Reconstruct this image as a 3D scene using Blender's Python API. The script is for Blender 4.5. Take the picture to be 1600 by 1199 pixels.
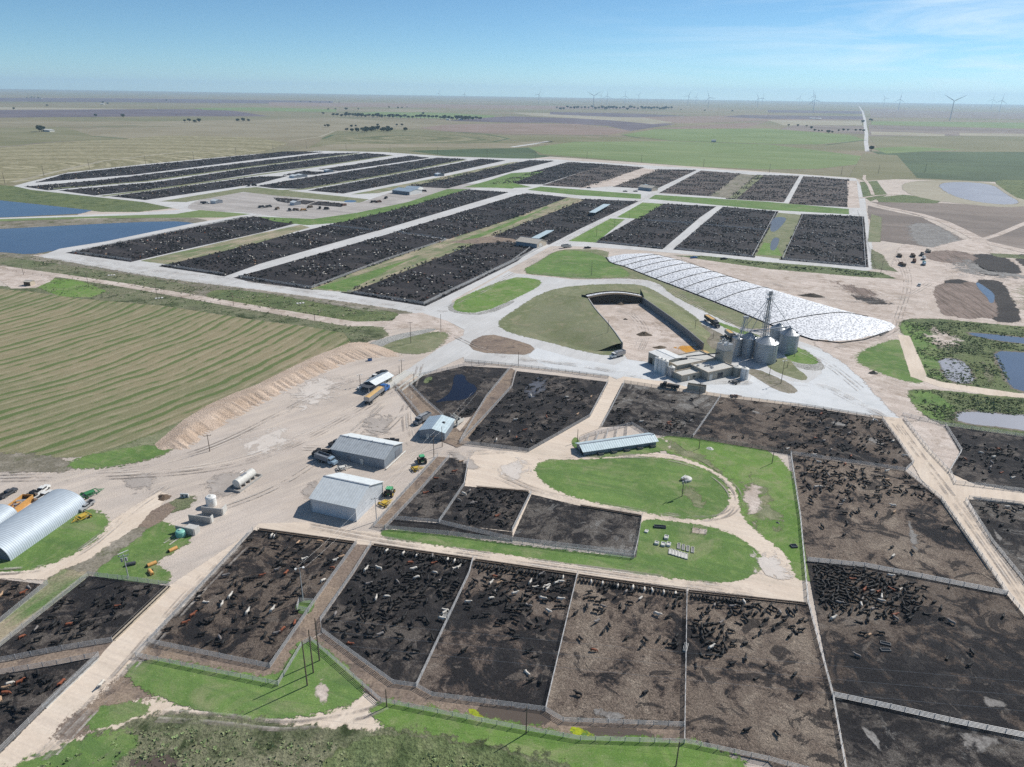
import bpy, bmesh, math, random
import numpy as np
from mathutils import Vector, Matrix
R = math.radians
random.seed(7)
rng = np.random.default_rng(11)
for o in list(bpy.data.objects):
    bpy.data.objects.remove(o, do_unlink=True)
scene = bpy.context.scene
col = scene.collection

# ------------------------------------------------------------------ camera
CAM_H, FOC, CX, CY = 115.0, 1110.0, 800.0, 599.5      # metres; focal length in photo pixels
PITCH, ROLL = math.atan(454 / FOC), 0.0156
FW = Vector((0, math.cos(PITCH), -math.sin(PITCH)))
U0 = Vector((0, math.sin(PITCH), math.cos(PITCH)))
X0 = Vector((1, 0, 0))
RT = X0 * math.cos(ROLL) + U0 * math.sin(ROLL)
UP = U0 * math.cos(ROLL) - X0 * math.sin(ROLL)
cam = bpy.data.cameras.new('camera')
cam.sensor_fit = 'HORIZONTAL'
cam.sensor_width = 36
cam.lens = 36 * FOC / 1600
cam.clip_start = 1
cam.clip_end = 90000
camo = bpy.data.objects.new('camera', cam)
col.objects.link(camo)
m = Matrix.Identity(4)
for i in range(3):
    m[i][0], m[i][1], m[i][2] = RT[i], UP[i], -FW[i]
m[2][3] = CAM_H
camo.matrix_world = m
scene.camera = camo


def P(u, v, z=0.0):
    """ground point (or point at height z) seen at a spot of the surveyed aerial view"""
    d = FW + RT * ((u - CX) / FOC) - UP * ((v - CY) / FOC)
    t = (z - CAM_H) / d.z
    return Vector((d.x * t, d.y * t, z))


def HT(bu, bv, tv):
    """height of an upright thing from its foot and the row of its top"""
    b = P(bu, bv)
    lo, hi = 0, 200
    for _ in range(40):
        mid = (lo + hi) / 2
        d = Vector((b.x, b.y, mid - CAM_H))
        y = CY - d.dot(UP) / d.dot(FW) * FOC
        if y > tv:
            lo = mid
        else:
            hi = mid
    return mid


# ------------------------------------------------------------------ sky and sun
SUN_ANG, SUN_EL = R(36.5), R(42)        # direction the light comes from, counter-clockwise from +X
world = bpy.data.worlds.new('World')
scene.world = world
world.use_nodes = True
nt = world.node_tree
bg = nt.nodes['Background']
sky = nt.nodes.new('ShaderNodeTexSky')
sky.sky_type = 'NISHITA'
sky.sun_disc = False
sky.sun_elevation = SUN_EL
sky.sun_rotation = math.pi / 2 - SUN_ANG
sky.altitude = 900
sky.air_density = 0.7
sky.dust_density = 0.0
sky.ozone_density = 8.0
bg.inputs[1].default_value = 0.086
tc = nt.nodes.new('ShaderNodeTexCoord')
mp = nt.nodes.new('ShaderNodeMapping')
mp.inputs['Scale'].default_value = (1.2, 1.2, 14)
mp.inputs['Rotation'].default_value = (0.05, 0.06, 0.3)
ns = nt.nodes.new('ShaderNodeTexNoise')
ns.inputs['Scale'].default_value = 2.2
ns.inputs['Detail'].default_value = 7
ns.inputs['Roughness'].default_value = 0.62
ns.inputs['Distortion'].default_value = 0.6
cr = nt.nodes.new('ShaderNodeMapRange')
cr.inputs['From Min'].default_value = 0.44
cr.inputs['From Max'].default_value = 0.68
sep = nt.nodes.new('ShaderNodeSeparateXYZ')
side = nt.nodes.new('ShaderNodeMapRange')          # thin cirrus only in the part of the sky to the right
side.inputs['From Min'].default_value = 0.02
side.inputs['From Max'].default_value = 0.55
side.inputs['To Max'].default_value = 0.8
mul = nt.nodes.new('ShaderNodeMath')
mul.operation = 'MULTIPLY'
mixc = nt.nodes.new('ShaderNodeMixRGB')
mixc.inputs[2].default_value = (8.0, 9.2, 10.0, 1)
nt.links.new(tc.outputs['Generated'], mp.inputs[0])
nt.links.new(mp.outputs[0], ns.inputs['Vector'])
nt.links.new(ns.outputs['Fac'], cr.inputs[0])
nt.links.new(tc.outputs['Generated'], sep.inputs[0])
nt.links.new(sep.outputs[0], side.inputs[0])
nt.links.new(cr.outputs[0], mul.inputs[0])
nt.links.new(side.outputs[0], mul.inputs[1])
nt.links.new(mul.outputs[0], mixc.inputs[0])
tint = nt.nodes.new('ShaderNodeMixRGB')
tint.blend_type = 'MULTIPLY'
tint.inputs[0].default_value = 1
tint.inputs[2].default_value = (.99, 1.09, .96, 1)
nt.links.new(sky.outputs[0], tint.inputs[1])
nt.links.new(tint.outputs[0], mixc.inputs[1])
nt.links.new(mixc.outputs[0], bg.inputs[0])

sun = bpy.data.lights.new('sun', 'SUN')
sun.energy = 4.2
sun.angle = R(0.5)
sun.color = (1, 0.955, 0.89)
suno = bpy.data.objects.new('sun', sun)
col.objects.link(suno)
sd = Vector((math.cos(SUN_ANG) * math.cos(SUN_EL), math.sin(SUN_ANG) * math.cos(SUN_EL), math.sin(SUN_EL)))
suno.rotation_euler = sd.to_track_quat('Z', 'Y').to_euler()
suno.location = sd * 300
scene.view_settings.view_transform = 'Standard'
scene.view_settings.look = 'None'
scene.view_settings.gamma = 1
scene.view_settings.exposure = 0.34
scene.cycles.max_bounces = 6
scene.cycles.transparent_max_bounces = 24
scene.cycles.volume_bounces = 1
scene.cycles.use_denoising = False

# ------------------------------------------------------------------ materials
GAIN = 1.17


def C(h, k=1.0):
    """real surface colour from the hue a sunlit patch shows"""
    out = []
    for i in (0, 2, 4):
        c = int(h[i:i + 2], 16) / 255
        c = c / 12.92 if c <= 0.04045 else ((c + 0.055) / 1.055) ** 2.4
        out.append(min(0.86, c / GAIN * k))
    return (*out, 1)


class NT:
    def __init__(s, name):
        s.m = bpy.data.materials.new(name)
        s.m.use_nodes = True
        s.t = s.m.node_tree
        s.p = s.t.nodes['Principled BSDF']
        s.co = None

    def n(s, kind, **kw):
        x = s.t.nodes.new('ShaderNode' + kind)
        for k, v in kw.items():
            x.inputs[k.replace('_', ' ')].default_value = v
        return x

    def l(s, a, b):
        s.t.links.new(a, b)

    def coord(s):
        if s.co is None:
            g = s.n('TexCoord')
            s.co = g.outputs['Object']
        return s.co

    def noise(s, scale, detail=5, rough=0.6, stretch=None, dist=0.0, off=0.0):
        c = s.coord()
        mpn = s.n('Mapping')
        mpn.inputs['Location'].default_value = (off * 13.7, off * 7.1, off * 3.3)
        if stretch:
            ang, ratio = stretch
            # long along the given direction
            mpn.vector_type = 'TEXTURE'
            mpn.inputs['Rotation'].default_value = (0, 0, R(ang))
            mpn.inputs['Scale'].default_value = (ratio, 1, 1)
        s.l(c, mpn.inputs[0])
        x = s.n('TexNoise', Scale=scale, Detail=detail, Roughness=rough, Distortion=dist)
        s.l(mpn.outputs[0], x.inputs['Vector'])
        return x.outputs['Fac']

    def rng(s, f, a, b, c=0.0, d=1.0):
        x = s.n('MapRange')
        x.inputs['From Min'].default_value = a
        x.inputs['From Max'].default_value = b
        x.inputs['To Min'].default_value = c
        x.inputs['To Max'].default_value = d
        s.l(f, x.inputs[0])
        return x.outputs[0]

    def mix(s, f, a, b):
        x = s.t.nodes.new('ShaderNodeMixRGB')
        if hasattr(f, 'links'):
            s.l(f, x.inputs[0])
        else:
            x.inputs[0].default_value = f
        for i, v in ((1, a), (2, b)):
            if hasattr(v, 'links'):
                s.l(v, x.inputs[i])
            else:
                x.inputs[i].default_value = v
        return x.outputs[0]

    def math(s, op, a, b=None):
        x = s.n('Math')
        x.operation = op
        for i, v in ((0, a), (1, b)):
            if v is None:
                continue
            if hasattr(v, 'links'):
                s.l(v, x.inputs[i])
            else:
                x.inputs[i].default_value = v
        return x.outputs[0]

    def out(s, c, rough=0.9, bump=None, bs=0.3, bd=0.1, metal=0, spec=0.3):
        if hasattr(c, 'links'):
            s.l(c, s.p.inputs['Base Color'])
        else:
            s.p.inputs['Base Color'].default_value = c
        if hasattr(rough, 'links'):
            s.l(rough, s.p.inputs['Roughness'])
        else:
            s.p.inputs['Roughness'].default_value = rough
        s.p.inputs['Metallic'].default_value = metal
        s.p.inputs['Specular IOR Level'].default_value = spec
        if bump is not None:
            b = s.n('Bump', Strength=bs, Distance=bd)
            s.l(bump, b.inputs['Height'])
            s.l(b.outputs[0], s.p.inputs['Normal'])
        return s.m

    def soften(s, w):
        """ragged, broken border: the 'edge' attribute runs 1 -> 0 over the last metres of a sheet"""
        a = s.n('Attribute')
        a.attribute_name = 'edge'
        nz = s.noise(1.3 / w, 6, 0.72)
        k = s.math('MINIMUM', s.math('MULTIPLY', s.math('SUBTRACT', 1.0, a.outputs['Fac']), 4.0), 2.2)
        f = s.math('ADD', a.outputs['Fac'], s.math('MULTIPLY', s.math('SUBTRACT', nz, 0.5), k))
        f = s.rng(f, 0.46, 0.60)
        ab = s.n('Attribute')          # patches that fade out from their middle in broken islands
        ab.attribute_name = 'blob'
        n2 = s.noise(0.16, 8, 0.74, None, 0.6, 14)
        h = s.math('ADD', s.math('MULTIPLY', a.outputs['Fac'], 1.25), s.math('MULTIPLY', s.math('SUBTRACT', n2, 0.5), 4.2))
        h = s.rng(h, 0.42, 0.72)
        inv = s.math('SUBTRACT', 1.0, ab.outputs['Fac'])
        f = s.math('ADD', s.math('MULTIPLY', f, inv), s.math('MULTIPLY', h, ab.outputs['Fac']))
        s.l(f, s.p.inputs['Alpha'])


def earth(name, base, alt, spot, s1=0.03, s2=0.35, fine=2.5, spotlo=0.55, spothi=0.75, amt=0.8,
          stretch=None, rough=0.95, dry=None, bs=0.5, bd=0.12, soft=3.0, spec=0.15, fineamt=0.25, dark=None, line=None):
    t = NT(name)
    a = t.noise(s1, 6, 0.62, None, 0.3, 1)
    b = t.noise(s2, 7, 0.68, stretch, 0.2, 2)
    f = t.noise(fine, 3, 0.7, None, 0, 3)
    c = t.mix(t.rng(a, 0.42, 0.58), base, alt)
    mo = t.noise(s2 * .45, 8, 0.78, stretch, 0.8, 9)
    c = t.mix(t.rng(mo, 0.50, 0.66, 0, 0.55), c, (base[0] * .72, base[1] * .74, base[2] * .74, 1))
    c = t.mix(t.math('MULTIPLY', t.rng(b, spotlo, spothi), amt), c, spot)
    if dark is not None:
        g = t.noise(s1 * 3.1, 7, 0.7, stretch, 0.6, 5)
        c = t.mix(t.rng(g, 0.52, 0.64), c, dark)
    if dry is not None:
        g2 = t.noise(s1 * 2.2, 8, 0.72, None, 0.8, 21)
        c = t.mix(t.rng(g2, 0.50, 0.64, 0, .8), c, dry)
        g3 = t.noise(2.6, 2, 0.6, None, 0, 23)
        c = t.mix(t.rng(g3, 0.68, 0.72, 0, .6), c, C('b9b79a'))
    if line is not None:      # wheel tracks / mowing lines
        ang, ratio, sc, lc, la = line
        q = t.noise(sc, 3, 0.5, (ang, ratio), 0.0, 7)
        c = t.mix(t.math('MULTIPLY', t.rng(q, 0.5, 0.62), la), c, lc)
    v = t.rng(f, 0.3, 0.7, 1 - fineamt, 1 + fineamt)
    x = t.n('VectorMath')
    x.operation = 'MULTIPLY'
    t.l(c, x.inputs[0])
    cb = t.n('CombineXYZ')
    for i in range(3):
        t.l(v, cb.inputs[i])
    t.l(cb.outputs[0], x.inputs[1])
    t.out(x.outputs[0], rough, f, bs, bd, 0, spec)
    if soft:
        t.soften(soft)
    return t.m


def plain(name, c, rough=0.5, metal=0.0, grime=0.12, scale=1.5, spec=0.4):
    t = NT(name)
    f = t.noise(scale, 5, 0.6)
    d = (c[0] * (1 - grime * 2), c[1] * (1 - grime * 2.1), c[2] * (1 - grime * 2.3), 1)
    return t.out(t.mix(t.rng(f, 0.35, 0.7), c, d), rough, None, metal=metal, spec=spec)


def ribbed(name, c, ang_axis, pitch=0.45, depth=0.05, rough=0.45, metal=0.0, stain=None, grime=0.12, rib_=.35):
    """sheet metal: ribs across the given local axis (0,1,2), weathered"""
    t = NT(name)
    sp = t.n('SeparateXYZ')
    t.l(t.coord(), sp.inputs[0])
    w = t.math('SINE', t.math('MULTIPLY', sp.outputs[ang_axis], 2 * math.pi / pitch))
    f = t.noise(0.7, 5, 0.65)
    d = (c[0] * (1 - grime * 2), c[1] * (1 - grime * 2), c[2] * (1 - grime * 2), 1)
    cc = t.mix(t.rng(f, 0.35, 0.7), c, d)
    cc = t.mix(t.rng(w, 0.55, 1.0, 0, rib_), cc, (c[0] * .5, c[1] * .5, c[2] * .53, 1))
    if stain is not None:
        g = t.noise(0.25, 6, 0.7, None, 0.5, 4)
        cc = t.mix(t.rng(g, 0.56, 0.66, 0, 0.75), cc, stain)
    return t.out(cc, rough, w, 0.25 if rib_ < .3 else 0.5, depth, metal, 0.4)


M = {}
M['far'] = earth('far_farmland', C('908670'), C('7e7d60'), C('a09278'), 0.0009, 0.006, 0.05, soft=0, bs=0, stretch=(-24, 3), fineamt=.12)
M['dirt'] = earth('yard_dirt', C('cbbfb4'), C('bdb1a6'), C('d6c8b9'), 0.03, 0.25, 3, 0.45, 0.7, 0.8, stretch=(40, 5), soft=4,
                  line=(48, 30, 0.9, C('aea69f'), 0.25))
M['cream'] = earth('cream_road', C('dfcfbd'), C('d6c5b2'), C('e8dac9'), 0.05, 0.3, 1.2, 0.45, 0.7, 0.7, stretch=(60, 6), soft=1.6, fineamt=.07, bs=.15,
                   line=(62, 26, 1.2, C('c9baac'), 0.3))
M['cream_b'] = earth('cream_road_along_bunks', C('dfcfbd'), C('d8c7b5'), C('e8dac9'), 0.05, 0.3, 1.2, 0.45, 0.7, 0.7, stretch=(-20, 6), soft=1.0, fineamt=.07, bs=.15,
                     line=(-20, 40, 1.3, C('c9baad'), 0.3))
M['track'] = earth('wheel_tracks', C('b5aca4'), C('aca39b'), C('c4bab0'), .1, .6, 2, soft=.6, fineamt=.08)
M['trackpale'] = earth('pale_wheel_tracks', C('d8cfc6'), C('d2c8be'), C('e0d7cc'), .1, .6, 2, soft=.6, fineamt=.05)
M['sand'] = earth('sandy_ground', C('d0c2b7'), C('beb0a4'), C('ded2c8'), 0.03, 0.18, 2, 0.45, 0.7, 0.8, soft=5, dark=C('ab9c8e'),
                  line=(-30, 14, 0.5, C('ac9c90'), 0.4))
M['caliche'] = earth('caliche_road', C('d0cfcd'), C('c6c4c1'), C('dad9d6'), 0.03, 0.2, 3, 0.5, 0.75, 0.7, stretch=(66, 6), soft=1.5, fineamt=.1,
                     line=(66, 40, 0.8, C('c0bebb'), 0.25))
M['concrete'] = earth('concrete_apron', C('d8dadb'), C('d0d1d1'), C('e3e4e3'), 0.03, 0.2, 2, 0.5, 0.75, 0.7, soft=0.8, fineamt=.06,
                      line=(-40, 20, 0.35, C('ced0cf'), 0.35))
M['court'] = earth('grey_courtyard', C('b9b3ae'), C('aea8a2'), C('c8c1b9'), 0.02, 0.15, 1, soft=5, line=(-24, 12, 0.2, C('8f8a85'), 0.5))
M['grass'] = earth('lawn_grass', C('6e8a4c'), C('607c43'), C('8a9c5e'), 0.04, 0.3, 4, 0.5, 0.72, 0.7, dry=C('8b9069'), soft=2.0, fineamt=.28,
                   line=(-20, 14, 0.5, C('567143'), 0.45))
M['grassb'] = earth('bright_grass', C('6f8d48'), C('61803f'), C('88a058'), 0.04, 0.3, 4, 0.5, 0.72, 0.7, dry=C('8f956a'), soft=2.0, fineamt=.28,
                    dark=C('7a8c58'))
M['olive'] = earth('dry_olive_grass', C('828568'), C('747b59'), C('9f9d80'), 0.035, 0.25, 3, 0.5, 0.7, 0.8, soft=3, dark=C('8f8b70'), fineamt=.3)
M['scrub'] = earth('weedy_scrub', C('6f7757'), C('7f7e66'), C('a39b87'), 0.03, 0.22, 1.6, 0.55, 0.72, 0.8, soft=4, dark=C('404a30'), fineamt=.4, bs=.9, bd=.4)
M['dkscrub'] = earth('dark_weeds', C('66734f'), C('717b52'), C('8d8f6d'), 0.03, 0.22, 1.4, 0.5, 0.7, 0.7, soft=4, dark=C('505e3c'), fineamt=.42, bs=1, bd=.5)
M['bank'] = earth('gravelly_bank', C('8d8677'), C('777263'), C('a79f93'), 0.03, 0.2, 1.6, 0.45, 0.7, 0.8, soft=4, dark=C('5f6446'), fineamt=.35)
M['riprap'] = earth('riprap_stones', C('a8a6a0'), C('8f8e89'), C('c2c0ba'), 0.1, 1.2, 2, 0.45, 0.6, 0.9, soft=1, fineamt=.45, bs=1, bd=.5)
M['pen'] = earth('wet_black_pen_mud', C('3d3b3b'), C('343333'), C('575350'), 0.04, 0.35, 1.2, 0.5, 0.7, 0.7, soft=0.8, rough=0.75, fineamt=.4, bs=1, bd=.35, spec=.3)
M['penfar'] = earth('black_pen_mud', C('302e2f'), C('383435'), C('5a5350'), 0.02, 0.12, 0.8, 0.5, 0.7, 0.7, soft=1.5, stretch=(-24, 5), fineamt=.45, spec=.2)
M['penrow'] = earth('brown_pen_mud_far', C('5a504c'), C('433f3d'), C('766a62'), 0.02, 0.12, 0.8, 0.45, 0.6, 0.8, soft=1.5, stretch=(-24, 7), fineamt=.35, dark=C('322f2e'), spec=.2)


def pen_mix(name, brown, pale, thr, seed, grain=.8, base='353334'):
    """manure-packed pen floor: near-black wet parts, dry crumbly parts with crisp borders, hoof-broken everywhere"""
    t = NT(name)
    a = t.noise(0.032, 5, 0.6, None, 1.0, seed)
    b = t.noise(0.15, 6, 0.7, None, 1.2, seed + 3)
    d = t.noise(0.7, 6, 0.8, None, 0.4, seed + 5)
    f = t.noise(1.7, 5, 0.85, None, 0, seed + 1)
    g = t.noise(3.6, 3, 0.8, None, 0, seed + 6)
    k = t.math('ADD', t.math('MULTIPLY', a, 0.52), t.math('ADD', t.math('MULTIPLY', b, 0.36), t.math('MULTIPLY', d, 0.12)))
    dk = (brown[0] * .55, brown[1] * .54, brown[2] * .56, 1)
    blk = t.mix(t.rng(b, .46, .56, 0, .75), C(base), C('4a4746'))
    c = t.mix(t.rng(k, thr - 0.03, thr - 0.012), blk, dk)
    c = t.mix(t.rng(k, thr - 0.004, thr + 0.014), c, brown)
    c = t.mix(t.rng(k, thr + .05, thr + .09, 0, .7), c, pale)
    w = t.noise(0.11, 7, 0.7, None, 1.0, seed + 12)
    c = t.mix(t.rng(w, .555, .575, 0, .8), c, C(base))           # damp hollows with a clear outline
    c = t.mix(t.rng(w, .40, .37, 0, .45), c, pale)
    gr = t.rng(g, 0.42, 0.60, 1 + grain * .32, 1 - grain * .40)
    gf = t.rng(f, 0.36, 0.62, 1 + grain * .25, 1 - grain * .32)
    cb = t.n('CombineXYZ')
    gg = t.math('MULTIPLY', gr, gf)
    for i in range(3):
        t.l(gg, cb.inputs[i])
    x = t.n('VectorMath')
    x.operation = 'MULTIPLY'
    t.l(c, x.inputs[0])
    t.l(cb.outputs[0], x.inputs[1])
    t.out(x.outputs[0], 0.9, t.math('ADD', f, t.math('MULTIPLY', d, 1.6)), 0.9, 0.4, 0, 0.12)
    t.soften(0.8)
    return t.m


M['penA'] = pen_mix('half_dry_pen_mud', C('75695f'), C('8d8379'), 0.50, 10)
M['penB'] = pen_mix('dry_brown_pen_mud', C('86786c'), C('a39586'), 0.465, 20, 1.0)
M['penC'] = pen_mix('mostly_black_pen_mud', C('6c655f'), C('837b74'), 0.535, 30, .7)
M['penD'] = pen_mix('grey_pen_mud', C('6f6963'), C('9c9994'), 0.49, 40, .9)
M['penE'] = pen_mix('two_tone_pen_mud', C('7d7066'), C('968a7f'), 0.485, 50, .9)
M['strip'] = earth('weedy_drain_strip', C('7d8462'), C('a1967f'), C('5d7a45'), 0.05, 0.16, 2, 0.5, 0.66, 0.9, stretch=(66, 5), soft=2, fineamt=.35, dark=C('b5a690'))
M['cowalley'] = earth('trodden_cattle_alley', C('958474'), C('84756a'), C('aa9987'), 0.06, 0.5, 2, soft=0.6, fineamt=.35, dark=C('6a5f58'), bs=.8)
M['algae'] = earth('green_algae', C('a3ad2d'), C('8f9c35'), C('b5bb47'), 0.1, 0.5, 2, soft=1.5)


def water(name, c, rough=0.12, soft=2.0, spec=0.5):
    t = NT(name)
    f = t.noise(0.9, 4, 0.6, (20, 3))
    g = t.noise(0.02, 5, 0.6)
    t.out(t.mix(t.rng(g, 0.35, 0.65), c, (c[0] * .8, c[1] * .8, c[2] * .82, 1)), rough, f, 0.12, 0.05, 0, spec)
    t.soften(soft)
    return t.m


M['water'] = water('blue_pond_water', (0.06, 0.085, 0.14, 1), 0.22, 2, .35)
M['darkwater'] = water('dark_lagoon_water', (0.012, 0.014, 0.028, 1), 0.25, 1.2, .12)
M['greywater'] = water('grey_puddle_water', (0.11, 0.11, 0.12, 1), 0.35, 3, .2)
M['mudwater'] = water('pale_muddy_water', (0.26, 0.27, 0.31, 1), 0.45, 6, .2)
M['crust'] = earth('pale_grey_crust', C('96938f'), C('85817d'), C('aaa7a3'), .15, .6, 2.5, soft=9, fineamt=.3, dark=C('66625f'))
M['brownwater'] = water('brown_puddle_water', (0.11, 0.085, 0.065, 1), 0.25, 1)


# striped hay field: curved swaths around a far pivot
def swath(name, cx, cy, pitch, base, c1, c2, soft=4, amt=0.8, warp=3.0, fine=1.8):
    t = NT(name)
    sp = t.n('VectorMath')
    sp.operation = 'SUBTRACT'
    t.l(t.coord(), sp.inputs[0])
    sp.inputs[1].default_value = (cx, cy, 0)
    le = t.n('VectorMath')
    le.operation = 'LENGTH'
    t.l(sp.outputs[0], le.inputs[0])
    wz = t.noise(0.02, 3, 0.5)
    r_ = t.math('ADD', le.outputs['Value'], t.math('MULTIPLY', wz, warp * 4))
    w = t.math('SINE', t.math('MULTIPLY', r_, 2 * math.pi / pitch))
    w2 = t.math('SINE', t.math('MULTIPLY', r_, 2 * math.pi / (pitch * 3.37)))
    br = t.noise(0.09, 5, 0.65, None, 0.3, 3)
    big = t.noise(0.018, 4, 0.6, None, 0.3, 6)
    f = t.noise(fine, 3, 0.75, None, 0, 5)
    c = t.mix(t.rng(big, 0.4, 0.62), base, c1)
    k = t.math('ADD', w, t.math('MULTIPLY', t.math('SUBTRACT', br, 0.5), 3.4))
    k = t.math('ADD', k, t.math('MULTIPLY', w2, 0.45))
    wp = t.math('SINE', t.math('ADD', t.math('MULTIPLY', r_, 2 * math.pi / pitch), 2.2))
    kp = t.math('ADD', wp, t.math('MULTIPLY', t.math('SUBTRACT', t.noise(.14, 5, .7, None, .4, 8), 0.5), 3.0))
    c = t.mix(t.rng(kp, .55, 1.1, 0, amt * .5), c, C('b0a68c'))
    c = t.mix(t.rng(k, 0.35, 0.95, 0, amt), c, c2)
    v = t.rng(f, 0.3, 0.7, 0.72, 1.28)
    x = t.n('VectorMath')
    x.operation = 'MULTIPLY'
    t.l(c, x.inputs[0])
    cb = t.n('CombineXYZ')
    for i in range(3):
        t.l(v, cb.inputs[i])
    t.l(cb.outputs[0], x.inputs[1])
    t.out(x.outputs[0], 0.95, f, 0.6, 0.15, 0, 0.1)
    t.soften(soft)
    return t.m


M['swath'] = swath('mown_hay_rows', -420.0, 420.0, 6.2, C('848264'), C('958b70'), C('5a7040'), 5)
M['ringA'] = swath('curved_stubble_rows', *P(30, 262)[:2], 26, C('8a8567'), C('7f7a5c'), C('b0a88c'), 12, .9, 8, .2)
M['ringB'] = swath('pivot_irrigation_rings', *P(640, 216)[:2], 95, C('868266'), C('7a795b'), C('656a4b'), 20, .7, 12, .1)
for nm, a, b, c_ in (('f_olive', '878467', '7b7a5a', '989078'), ('f_green', '7f8f60', '748655', '909a6e'), ('f_tan', '98907a', '8d856d', 'a59c86'),
                     ('f_pink', '968379', '8b7b6d', 'a3948a'), ('f_purple', '756c72', '675f67', '847a7d'), ('f_dkgreen', '5a6a4c', '4f5e44', '6d7a58'),
                     ('f_pale', 'a9a28f', '9e9782', 'b6b09c'), ('f_brown', '8f837a', '7a7069', 'a69a90')):
    M[nm] = earth('field_' + nm[2:], C(a), C(b), C(c_), 0.004, 0.02, 0.2, 0.5, 0.7, 0.7, stretch=(-24, 4), soft=12, bs=0, fineamt=.12)


# ------------------------------------------------------------------ object helpers
def tag(o, label=None, cat=None, group=None, kind=None):
    if label:
        o['label'] = label
    if cat:
        o['category'] = cat
    if group:
        o['group'] = group
    if kind:
        o['kind'] = kind
    return o


def thing(name, loc, rz, label, cat, group=None):
    o = bpy.data.objects.new(name, None)
    o.empty_display_size = 0.5
    o.location = loc
    o.rotation_euler = (0, 0, rz)
    col.objects.link(o)
    return tag(o, label, cat, group)


def link(name, me, parent=None):
    o = bpy.data.objects.new(name, me)
    o.parent = parent
    col.objects.link(o)
    return o


class MB:
    """collects simple shapes into one mesh"""
    def __init__(s):
        s.v, s.f, s.mi = [], [], []
        s.cur = 0

    def add(s, vs, fs):
        b = len(s.v)
        s.v += [tuple(x) for x in vs]
        s.f += [tuple(b + i for i in f) for f in fs]
        s.mi += [s.cur] * len(fs)
        return s

    def box(s, c, d, rz=0.0, top=(1, 1)):
        x, y, z = d[0] / 2, d[1] / 2, d[2] / 2
        vs = []
        ca, sa = math.cos(rz), math.sin(rz)
        for k, (tx, ty) in ((-1, (1, 1)), (1, top)):
            for sx, sy in ((-1, -1), (1, -1), (1, 1), (-1, 1)):
                px, py = sx * x * tx, sy * y * ty
                vs.append((c[0] + px * ca - py * sa, c[1] + px * sa + py * ca, c[2] + k * z))
        return s.add(vs, [(3, 2, 1, 0), (4, 5, 6, 7), (0, 1, 5, 4), (1, 2, 6, 5), (2, 3, 7, 6), (3, 0, 4, 7)])

    def tube(s, a, b, r, r2=None, n=6, cap=True):
        a, b = Vector(a), Vector(b)
        r2 = r if r2 is None else r2
        d = (b - a).normalized()
        u = d.cross(Vector((0, 0, 1)))
        if u.length < 1e-3:
            u = Vector((1, 0, 0))
        u.normalize()
        w = d.cross(u)
        vs = []
        for p, q in ((a, r), (b, r2)):
            for i in range(n):
                t = 2 * math.pi * i / n
                vs.append(p + u * math.cos(t) * q + w * math.sin(t) * q)
        fs = [(i, (i + 1) % n, n + (i + 1) % n, n + i) for i in range(n)]
        if cap:
            fs += [tuple(range(n))[::-1], tuple(range(n, 2 * n))]
        return s.add(vs, fs)

    def rings(s, rings, cap=True):
        n = len(rings[0])
        vs = [p for r_ in rings for p in r_]
        fs = []
        for k in range(len(rings) - 1):
            for i in range(n):
                j = (i + 1) % n
                fs.append((k * n + i, k * n + j, (k + 1) * n + j, (k + 1) * n + i))
        if cap:
            fs += [tuple(range(n))[::-1], tuple(range((len(rings) - 1) * n, len(rings) * n))]
        return s.add(vs, fs)

    def lathe(s, c, prof, n=16):
        rr = []
        for r_, z in prof:
            rr.append([(c[0] + r_ * math.cos(2 * math.pi * i / n), c[1] + r_ * math.sin(2 * math.pi * i / n), c[2] + z) for i in range(n)])
        return s.rings(rr)

    def prism(s, pts, z0, z1):
        n = len(pts)
        vs = [(p[0], p[1], z0) for p in pts] + [(p[0], p[1], z1) for p in pts]
        fs = [tuple(range(n))[::-1], tuple(range(n, 2 * n))] + [(i, (i + 1) % n, n + (i + 1) % n, n + i) for i in range(n)]
        return s.add(vs, fs)

    def extrude(s, prof, axis, a, b):
        """profile of (x,z) or (y,z) pairs pushed along the other axis"""
        n = len(prof)
        vs = []
        for t in (a, b):
            for p, z in prof:
                vs.append((p, t, z) if axis == 'y' else (t, p, z))
        fs = [tuple(range(n)), tuple(range(n, 2 * n))[::-1]] + [(i, n + i, n + (i + 1) % n, (i + 1) % n) for i in range(n)]
        return s.add(vs, fs)

    def mesh(s, name, mats, smooth=False):
        me = bpy.data.meshes.new(name)
        me.from_pydata(s.v, [], s.f)
        mats = mats if isinstance(mats, (list, tuple)) else [mats]
        for q in mats:
            me.materials.append(q)
        if len(mats) > 1:
            me.polygons.foreach_set('material_index', s.mi)
        bm = bmesh.new()
        bm.from_mesh(me)
        bmesh.ops.recalc_face_normals(bm, faces=bm.faces)
        bm.to_mesh(me)
        bm.free()
        if smooth:
            me.polygons.foreach_set('use_smooth', [True] * len(me.polygons))
        return me

    def build(s, name, mats, parent=None, smooth=False):
        return link(name, s.mesh(name, mats, smooth), parent)


def px(sv):
    return [tuple(float(q) for q in w.split(',')) for w in sv.split()]


def inside(x, y, poly):
    """vectorised point in polygon"""
    r_ = np.zeros(len(x), bool)
    n = len(poly)
    for i in range(n):
        x1, y1 = poly[i]
        x2, y2 = poly[(i + 1) % n]
        c = ((y1 > y) != (y2 > y))
        with np.errstate(divide='ignore', invalid='ignore'):
            t = (x2 - x1) * (y - y1) / ((y2 - y1) if y2 != y1 else 1e-9) + x1
        r_ ^= c & (x < t)
    return r_


def chaikin(p, k):
    for _ in range(k):
        q = []
        for i in range(len(p)):
            a, b = p[i], p[(i + 1) % len(p)]
            q += [a * 0.75 + b * 0.25, a * 0.25 + b * 0.75]
        p = q
    return p


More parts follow.
